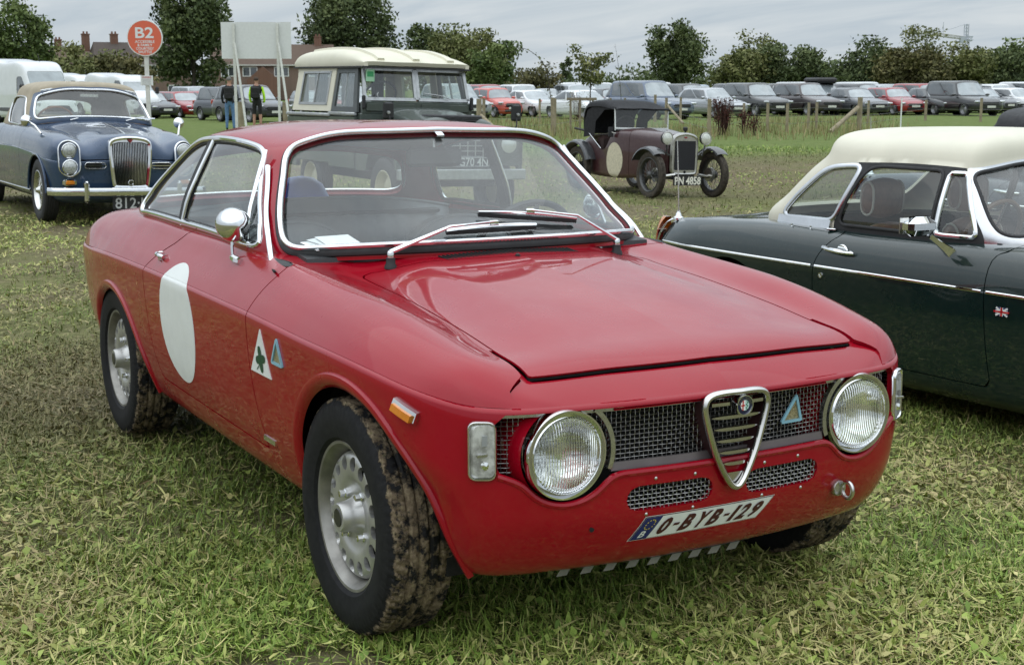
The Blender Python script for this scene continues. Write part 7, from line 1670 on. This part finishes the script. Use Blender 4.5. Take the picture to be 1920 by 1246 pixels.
br = ob('brace_pole', tube([(0, 0, .95), (-hr.x*-.0, 0, .95)], .01), PW) if False else None
x0, y0, z0 = gp3(1610, 47.4); x1, y1, z1 = gp3(1560, 46.2); br = ob('brace_pole', tube([(x0, y0, z0+.80), (x1, y1, z1+.02)], .075, 9), PW); tag(br, 'diagonal timber brace leaning on the stout post', 'brace', 'timber posts of the field fence')
x0, y0, z0 = gp3(1252, 57); x1, y1, z1 = gp3(1283, 55.5); br = ob('brace_pole', tube([(x0, y0, z0+.75), (x1, y1, z1+.05)], .05, 8), PW); tag(br, 'thin pale brace leaning beside the tourer windscreen', 'brace', 'timber posts of the field fence')
x0, y0, z0 = gp3(900, 44); x1, y1, z1 = gp3(945, 42.5); br = ob('brace_pole', tube([(x0, y0, z0+.65), (x1, y1, z1+.02)], .06, 8), PW); tag(br, 'timber brace beside the off-roader bonnet', 'brace', 'timber posts of the field fence')
wr = empty('wire_fence'); tag(wr, 'sagging strands of fence wire between the field posts', 'fence'); WG = plain('fence_wire', (.16, .16, .15), .5, .6)
seq = [898, 1036, 1145, 1250, 1331, 1396, 1478, 1533, 1614, 1738, 1842, 1990]; dep = {p[0]: p[1] for p in fp}; dep[1990] = 60
for zz in (.25, .5, .75, .95):
    P = []
    for u in seq: x, y, z = gp3(u, dep.get(u, 50)); P.append((x, y, z+zz))
    ob('wire', tube(P, .006, 4), WG, wr)
mk = ob('marker_rod', tube([(0, 0, 0), (0, 0, 1.15)], .022, 6), WHITEP); mk.location = gp3(1692, 44); tag(mk, 'thin white marker rod standing in the far grass', 'rod')
# ================================================================== signs, people, houses, crane
sg_ = empty('shuttle_sign', gp3(277, 33), YAW+math.pi); tag(sg_, 'round orange shuttle stop sign on a white post', 'sign'); ORG = plain('orange_print', (.66, .13, .065), .5, var=.03); sz = 2.35+.27; OFF = -.20
PST = plain('white_post', (.62, .62, .58), .6, var=.1)
ob('post', box((0, 0, 1.35), (.07, .09, 2.7)), PST, sg_)
def fdisc(r, x, n=40): return ([(x, r*math.cos(a), sz+r*math.sin(a)) for a in np.linspace(0, 2*math.pi, n+1)[:-1]], [tuple(range(n))])
zc_ = 2.64; sz = zc_
ob('disc', lathe([(0, .03), (.415, .03), (.42, .0), (0, 0)], 48, 'x', c=(.045, 0, sz)), WHITEP, sg_); ob('disc_face', fdisc(.395, .078), ORG, sg_)
def stext(s, w, h, z, x=.081, m=WHITEP, bold=.02, nm='lettering', par=None):
    V, F = text_mesh(s, 1, 0, bold); lo, hi = V.min(0), V.max(0); k = [(x, ((p[0]-lo[0])/(hi[0]-lo[0])-.5)*w, z+((p[1]-lo[1])/(hi[1]-lo[1])-.5)*h) for p in V]; return ob(nm, (k, F), m, par or sg_, smooth=False)
stext('B2', .43, .25, sz+.12); stext('ACCESSIBLE', .46, .062, sz-.085); stext('& FAMILY', .35, .062, sz-.165); stext('COURTESY', .42, .062, sz-.245); stext('SHUTTLE', .32, .062, sz-.322)
wb_ = ob('notice', box((.05, 0, 1.66), (.02, .29, .23)), WHITEP, sg_); stext('WARNING', .22, .045, 1.735, .0615, plain('red_print', (.4, .03, .03), .6), .02, 'lettering', wb_)
for k in range(5): ob('notice_line', box((.0615, 0, 1.69-.03*k), (.001, .22-.02*(k % 2), .010)), plain('grey_print', (.30, .31, .31), .5), wb_)
bd = empty('notice_board', gp3(483, 40), YAW+math.pi); tag(bd, 'blank white board on posts with slanting struts', 'board')
ob('panel', box((-.02, 0, 2.83), (.04, 1.98, 1.02)), plain('board_white', (.66, .67, .66), .5, var=.04), bd)
for s in (-.62, .62):
    ob('board_post', box((.06, s, 1.65), (.07, .07, 3.3)), PST, bd); ob('strut', tube([(.10, s+.03, 2.75), (.60, s+.42, .0)], .034, 6), PST, bd)
def person(u, d, deg, label, top, legs, shirt_sleeve, hat, pack, shorts):
    e = empty('person', gp3(u, d), YAW+math.pi+R_(deg)); e.scale = (1.07,)*3; tag(e, label, 'person', 'people standing by the car park')
    # one continuous body grown along a skeleton
    J = [(0,0,.93,.155,.115), (0,0,1.08,.15,.11), (0,0,1.25,.175,.12), (0,0,1.40,.185,.11), (0,0,1.49,.075,.07), (0,.0,1.57,.06,.06), (.01,0,1.66,.085,.10), (.0,0,1.75,.075,.085)]
    m = bpy.data.meshes.new('body'); vs, es, rs = [], [], []
    def chain(pts, par=None):
        for p in pts:
            vs.append(p[:3]); rs.append((p[3], p[4] if len(p) > 4 else p[3]))
            if par is not None: es.append((par, len(vs)-1))
            par = len(vs)-1
        return par
    chain(J); pel, sh, = 0, 3
    for s in (-1, 1):
        chain([(0, s*.10, .88, .095), (.01, s*.11, .50, .065), (-.01, s*.115, .28, .055), (-.02, s*.12, .09, .045), (.10, s*.13, .04, .04)], pel)
        chain([(0, s*.20, 1.40, .06), (.0, s*.26, 1.15, .05), (.06, s*.25, .93, .042), (.12, s*.19, .92, .036), (.17, s*.15, .93, .03)], sh)
    m.from_pydata(vs, es, []); bo = mo('body', m, None, e); m.materials.append(None)
    md = bo.modifiers.new('s', 'SKIN'); m.skin_vertices.new() if len(m.skin_vertices) == 0 else None
    for v, r_ in zip(m.skin_vertices[0].data, rs): v.radius = r_
    m.skin_vertices[0].data[0].use_root = True; sb = bo.modifiers.new('d', 'SUBSURF'); sb.levels = sb.render_levels = 1
    dg = bpy.context.evaluated_depsgraph_get(); dg.update(); me = bpy.data.meshes.new_from_object(bo.evaluated_get(dg)); bo.modifiers.clear(); bo.data = me; me.materials.clear()
    for mt in (top, legs, plain('skin', (.42, .23, .16), .6), plain('dark_shoe', (.03, .025, .022), .6), hat, shirt_sleeve): me.materials.append(mt)
    for p in me.polygons:
        c = p.center; p.use_smooth = True
        p.material_index = 4 if c.z > 1.70 else 2 if c.z > 1.50 else 3 if c.z < .10 else (2 if (shorts and c.z < .48) else 1) if c.z < .93 and abs(c.y) < .185 else 2 if c.x > .10 else 5 if abs(c.y) > .20 else 0
    pk = ob('backpack', box((-.17, 0, 1.24), (.17, .30, .44), 0, .06), pack, e); ob('pocket', box((-.265, 0, 1.14), (.05, .22, .18), 0, .02), pack, pk)
    for s in (-1, 1): ob('strap', tube(spl([(-.10, s*.10, 1.42), (.02, s*.11, 1.485), (.125, s*.11, 1.35), (.10, s*.12, 1.15)], 4), .018, 6), pack, e)
    ob('hair', lathe([(.0, 1.775), (.05, 1.765), (.082, 1.73), (.088, 1.69), (.07, 1.65)], 16, 'z', c=(-.015, 0, 0)), hat, e)
NVY = plain('navy_jacket', (.012, .013, .018), .8); JN = plain('blue_jeans', (.10, .19, .34), .85, var=.2, scale=20); BLK = plain('black_cloth', (.014, .014, .014), .85); HV = plain('hivis', (.45, .80, .02), .7); GRH = plain('grey_cap', (.16, .15, .14), .8)
person(430, 50, 180, 'person in dark jacket, blue jeans and backpack seen from behind', NVY, JN, NVY, GRH, BLK, False); person(481, 52, 172, 'person in yellow-green sleeves, black vest and shorts', BLK, BLK, HV, plain('brown_hair', (.05, .03, .02), .8), BLK, True)
BRK = Mat('brick_wall'); bt = BRK.n('ShaderNodeTexBrick', inp={'Scale': 4.0, 'Color1': (.15, .070, .048, 1), 'Color2': (.19, .095, .065, 1), 'Mortar': (.22, .18, .15, 1), 'Mortar Size': .015}); cc_ = BRK.n('ShaderNodeTexCoord'); BRK.l(cc_.outputs['Object'], bt.inputs[0]); BRK.bsdf(bt.outputs[0], .9); BRK = BRK.m
def tilem(name, a, b):
    m = Mat(name); c = m.n('ShaderNodeTexCoord'); w = m.n('ShaderNodeTexWave', wave_type='BANDS', bands_direction='Z', inp={'Scale': 3.0, 'Distortion': .6}); m.l(c.outputs['Object'], w.inputs[0]); f = m.noise(2.5, 8, .7); m.bsdf(m.mix(m.math('ADD', m.math('MULTIPLY', f, .8), m.math('MULTIPLY', w.outputs['Fac'], .2)), a, b), .9); m.bump(w.outputs['Fac'], .5, .03); return m.m
ROOF1, ROOF2 = tilem('roof_tiles', (.075, .05, .038), (.15, .10, .072)), tilem('roof_tiles_dark', (.045, .036, .032), (.105, .08, .065))
def house(u, d, deg, L, W, eave, ridge, label, roofm, chim, wins, hip=1.5):
    x, y, z = gp3(u, d); e = empty('house', (x, y, 0), YAW+math.pi+R_(deg)); tag(e, label, 'house', 'brick houses beyond the car park')
    ob('wall', box((0, 0, eave/2), (W, L, eave)), BRK, e, smooth=False)
    a, b = L/2+.35, W/2+.4; V = [(-b, -a, eave-.1), (b, -a, eave-.1), (b, a, eave-.1), (-b, a, eave-.1), (0, -a+hip, ridge), (0, a-hip, ridge)]
    r = ob('roof', (V, [(1, 2, 5, 4), (3, 0, 4, 5), (0, 1, 4), (2, 3, 5), (3, 2, 1, 0)]), roofm, e, smooth=False); ob('fascia', box((b-.05, 0, eave-.12), (.06, 2*a, .16)), PST, r)
    for cy_, cx_ in chim: c = ob('chimney', box((cx_, cy_, ridge-.1), (.7, .9, 2.0)), BRK, r, smooth=False)
    for cy_, cx_ in chim:
        ob('chimney_cap', box((cx_, cy_, ridge+.92), (.82, 1.02, .12)), BRK, r, smooth=False)
        for q in (-.2, .2): ob('chimney_pot', lathe([(.13, .97), (.10, 1.27), (.0, 1.27)], 10, 'z', c=(cx_, cy_+q, ridge)), BRK, r)
    for wy, wz, ww, wh in wins:
        w_ = ob('window', box((W/2+.02, wy, wz), (.08, ww, wh)), WHITEP, e); ob('pane', box((W/2+.055, wy-ww*.24, wz), (.03, ww*.40, wh*.82)), _mc['tinted_sheen_glass'], w_); ob('pane', box((W/2+.055, wy+ww*.24, wz), (.03, ww*.40, wh*.82)), _mc['tinted_sheen_glass'], w_)
    return e
house(118, 178, 18, 9, 7.5, 4.2, 6.5, 'brown-roofed house with one tall chimney behind the vans', ROOF1, [(-.3, 0)], [(-2, 3.6, 1.6, 1.1)])
house(262, 172, 24, 11, 8, 4.2, 6.9, 'dark-roofed brick house between the round sign and tall dark tree', ROOF2, [(-2.8, 0), (-6.0, -1)], [(1.5, 3.4, 1.6, 1.1), (3.8, 3.4, 1.2, 1.1), (3.4, 1.2, 1.4, 1.2)], .6)
h3 = house(515, 176, 8, 15, 8, 4.3, 6.8, 'long brick house behind the blank white board', ROOF1, [(5.5, 0), (-6.2, 0)], [(-5.4, 3.4, 1.8, 1.2), (-2.8, 3.4, 1.8, 1.2), (1.0, 3.4, 1.8, 1.2), (4.4, 3.4, 1.8, 1.2), (6.2, 3.4, 1.2, 1.2), (-4.6, 1.2, 1.6, 1.2)], .4)
V = [(4, -1.9, 0), (4, 1.9, 0), (4, 1.9, 2.4), (4, 0, 4.0), (4, -1.9, 2.4), (6.2, -1.9, 0), (6.2, 1.9, 0), (6.2, 1.9, 2.4), (6.2, 0, 4.0), (6.2, -1.9, 2.4)]; V = [(a, b-1.2, c) for a, b, c in V]
ob('porch_gable', (V, [(5, 6, 7, 8, 9), (0, 5, 9, 4), (6, 1, 2, 7), (2, 3, 8, 7)[::-1], (3, 4, 9, 8)[::-1]]), BRK, h3, smooth=False)
# tower crane
cr_ = empty('tower_crane', gp3(1806, 330), YAW); tag(cr_, 'pale tower crane rising far behind the treeline', 'crane'); CRM = plain('crane_paint', (.42, .45, .50), .6); CRY = plain('crane_jib_paint', (.46, .46, .44), .6)
def lattice(nm, a, b, w, n, m):
    a, b = np.array(a, float), np.array(b, float); q = []; t = (b-a)/np.linalg.norm(b-a); s1 = np.cross(t, (0.3, .2, .9)); s1 /= np.linalg.norm(s1); s2 = np.cross(t, s1)
    cs = [(s1+s2)*w/2, (s1-s2)*w/2, (-s1-s2)*w/2, (-s1+s2)*w/2]
    for c in cs: q.append(tube([a+c, b+c], .09, 4))
    for i in range(n):
        p, p2 = a+(b-a)*i/n, a+(b-a)*(i+1)/n
        for k in range(4): q.append(tube([p+cs[k], p2+cs[(k+1) % 4]], .05, 4))
    ob(nm, vjoin(*q), m, cr_)
lattice('mast', (0, 0, 0), (0, 0, 12.6), 1.1, 12, CRM); lattice('tower_head', (0, 0, 12.6), (0, 0, 16.2), .7, 5, CRM); lattice('jib', (0, 0.5, 13.0), (-1, 13.8, 14.6), .55, 16, CRY); lattice('counter_jib', (0, 0, 13), (0, -1.6, 12.8), .8, 3, CRM)
ob('tie_bar', tube([(0, 0, 16.2), (-.6, 7, 14.1)], .05, 4), CRM, cr_); ob('cab', box((0, .8, 12.6), (1.2, 1.2, 1.5)), CRM, cr_); ob('jib_post', tube([(-.5, 5.6, 14), (-.5, 5.6, 16.6)], .07, 4), CRM, cr_)
# ================================================================== grass
def grass():
    rng = np.random.default_rng(21); cx, cy_ = CAM.x, CAM.y
    def wedge(n, r0, r1, half=.56):
        r = np.sqrt(rng.uniform(r0*r0, r1*r1, n)); a = YAW+rng.uniform(-half, half, n); return cx+r*np.cos(a), cy_+r*np.sin(a)
    SP = []
    for n, r0, r1, sc in ((120000, 1.7, 4.2, 1.0), (140000, 4.2, 8.0, 1.1), (100000, 8, 16, 1.5), (60000, 16, 36, 2.4)):
        x, y = wedge(n, r0, r1); SP.append(np.stack([x, y, np.full(n, sc)], 1))
    S = np.concatenate(SP); x, y, sc = S.T; n = len(x)
    g = field(x, y, 1.4, 0)+.6*field(x, y, 4.5, 5)+.35*rng.normal(size=n)+.25*np.clip((y+.3*x-.2)/1.5, -1, 1.2)
    lush = np.clip((-.80*x+.60*y-27)/4, 0, 1); g = g+lush*1.6
    brown = np.clip(1-np.abs(-.80*x+.60*y-23)/4, 0, 1)*(field(x, y, .5, 9) > -.2)
    keep = rng.uniform(size=n) > brown*.75; keep &= ~((field(x, y, 2.6, 12) < -.85) & (rng.uniform(size=n) < .8)); x, y, sc, g, lush = x[keep], y[keep], sc[keep], g[keep], lush[keep]; n = len(x)
    t = rng.uniform(size=n); up_ = g > .25
    # kinds: 0 upright blade, 1 lying straw, 2 broad flat leaf
    kind = np.where(t < np.where(up_, .68, .46), 0, np.where(t < np.where(up_, .93, .86), 1, 2))
    h = np.choose(kind, [rng.uniform(.018, .048, n)*np.where(up_, 1.25, .85), rng.uniform(.03, .075, n), rng.uniform(.016, .042, n)])*(1+.25*(sc-1))*(1+lush*1.2)
    w = np.choose(kind, [rng.uniform(.0013, .0028, n), rng.uniform(.0010, .0024, n), rng.uniform(.0035, .0095, n)/np.sqrt(sc)])*sc
    tilt = np.choose(kind, [rng.normal(.55, .35, n), rng.normal(1.38, .16, n), rng.normal(1.30, .28, n)])
    az = rng.uniform(0, 6.283, n)+.5*field(x, y, 3, 3); bend = np.choose(kind, [rng.uniform(.2, .9, n), rng.normal(0, .5, n), rng.normal(0.1, .5, n)])
    dx, dy = np.cos(az), np.sin(az); sx, sy = -dy, dx; roll = rng.normal(0, .5, n)*(kind > 0)
    z0 = gz(x, y)+np.choose(kind, [-.004, .004, .004])+rng.uniform(0, .012, n)*(kind > 0)
    def P(s, tt): return x+dx*h*s*np.sin(tt), y+dy*h*s*np.sin(tt), z0+h*s*np.cos(tt)
    m1 = P(.5, tilt); e1 = np.stack([m1[0]+dx*h*.5*np.sin(tilt+bend), m1[1]+dy*h*.5*np.sin(tilt+bend), m1[2]+h*.5*np.cos(tilt+bend)], 1); m1 = np.stack(m1, 1)
    b0 = np.stack([x, y, z0], 1); sd = np.stack([sx, sy, roll], 1)*(w[:, None]); wm = np.choose(kind, [.85, 1.0, 1.15])[:, None]; wb = np.choose(kind, [1.0, .8, .35])[:, None]
    e1[:, 2] = np.maximum(e1[:, 2], gz(e1[:, 0], e1[:, 1])+.002)
    V = np.stack([b0-sd*wb, b0+sd*wb, m1+sd*wm, m1-sd*wm, e1+sd*.18, e1-sd*.18], 1).reshape(-1, 3); i6 = np.arange(n)*6
    F = np.concatenate([np.stack([i6, i6+1, i6+2, i6+3], 1), np.stack([i6+3, i6+2, i6+4, i6+5], 1)])
    pal = np.array([(.075, .125, .020), (.120, .182, .034), (.175, .225, .054), (.240, .255, .090), (.30, .275, .135), (.36, .31, .18), (.22, .16, .095)])
    idx = np.clip(np.where(kind == 0, rng.normal(1.6, .9, n)-.75*np.clip(g, -1.2, 1.2), np.where(kind == 1, rng.normal(3.5, 1.2, n)-.6*np.clip(g, -1, 1), rng.normal(2.6, 1.0, n)-.6*np.clip(g, -1, 1))), 0, 5.99)
    i0 = idx.astype(int); fr = (idx-i0)[:, None]; col = pal[i0]*(1-fr)+pal[np.minimum(i0+1, 6)]*fr; col *= rng.uniform(.72, 1.40, (n, 1))
    pf = field(x, y, .75, 7)+.5*field(x, y, 1.9, 2); col *= (1+.30*np.clip(pf, -1.1, 1.1))[:, None]; bp = np.clip(-pf-.35, 0, 1)[:, None]*.75; col = col*(1-bp)+bp*np.array([.17, .135, .085])*rng.uniform(.5, 1.4, (n, 1)); gp_ = np.clip(pf-.2, 0, 1)[:, None]; col *= 1+gp_*np.array([-.06, .02, -.14])
    lum_ = col@np.array([.3, .6, .1]); col = (col*.94+.06*lum_[:, None])*np.array([1.10, 1.06, .86])
    C_ = np.repeat(col, 6, 0)
    m = Mat('grass_blade'); at = m.n('ShaderNodeAttribute', attribute_name='col'); m.bsdf(at.outputs['Color'], .6, 0, **{'Specular IOR Level': .3}); 
    o = mo('grass', quadmesh('grass', V, F, C_, m.m), None); tag(o, 'trampled short grass, straw and flattened leaves over the field', 'grass', kind='stuff')
    # rough long grass along the fence
    n = 9500; u = rng.uniform(860, 2000, n); d = rng.uniform(40, 62, n); h_ = Vector((math.cos(YAW), math.sin(YAW), 0)); r_ = Vector((math.sin(YAW), -math.cos(YAW), 0))
    x = CAM.x+h_.x*d+r_.x*d*(u-960)/2545; y = CAM.y+h_.y*d+r_.y*d*(u-960)/2545; dens = field(x, y, .35, 4)+(d-50)/14+.3*rng.normal(size=n)-np.clip((u-1620)/80, 0, 3); k = dens > -.2; x, y = x[k], y[k]; n = len(x)
    hh = rng.uniform(.10, .36, n); az = rng.uniform(0, 6.28, n); lean = rng.uniform(.05, .45, n)*hh; z0 = gz(x, y); w = rng.uniform(.008, .018, n)
    b = np.stack([x, y, z0-.02], 1); tp = np.stack([x+np.cos(az)*lean, y+np.sin(az)*lean, z0+hh], 1); s = np.stack([np.sin(az)*w, -np.cos(az)*w, 0*w], 1); V = np.stack([b-s, b+s, tp+s*.3, tp-s*.3], 1).reshape(-1, 3); F = np.arange(4*n).reshape(-1, 4)
    pal = np.array([(.11, .15, .04), (.20, .20, .075), (.32, .27, .13), (.26, .20, .10)]); ii = np.clip(rng.normal(1.7, .8, n), 0, 2.99); i0 = ii.astype(int); fr = (ii-i0)[:, None]; col = (pal[i0]*(1-fr)+pal[i0+1]*fr)*rng.uniform(.8, 1.2, (n, 1))
    o = mo('long_grass', quadmesh('long_grass', V, F, np.repeat(col, 4, 0), m.m), None); tag(o, 'dry uncut grass standing along the fence line', 'grass', kind='stuff')
grass()
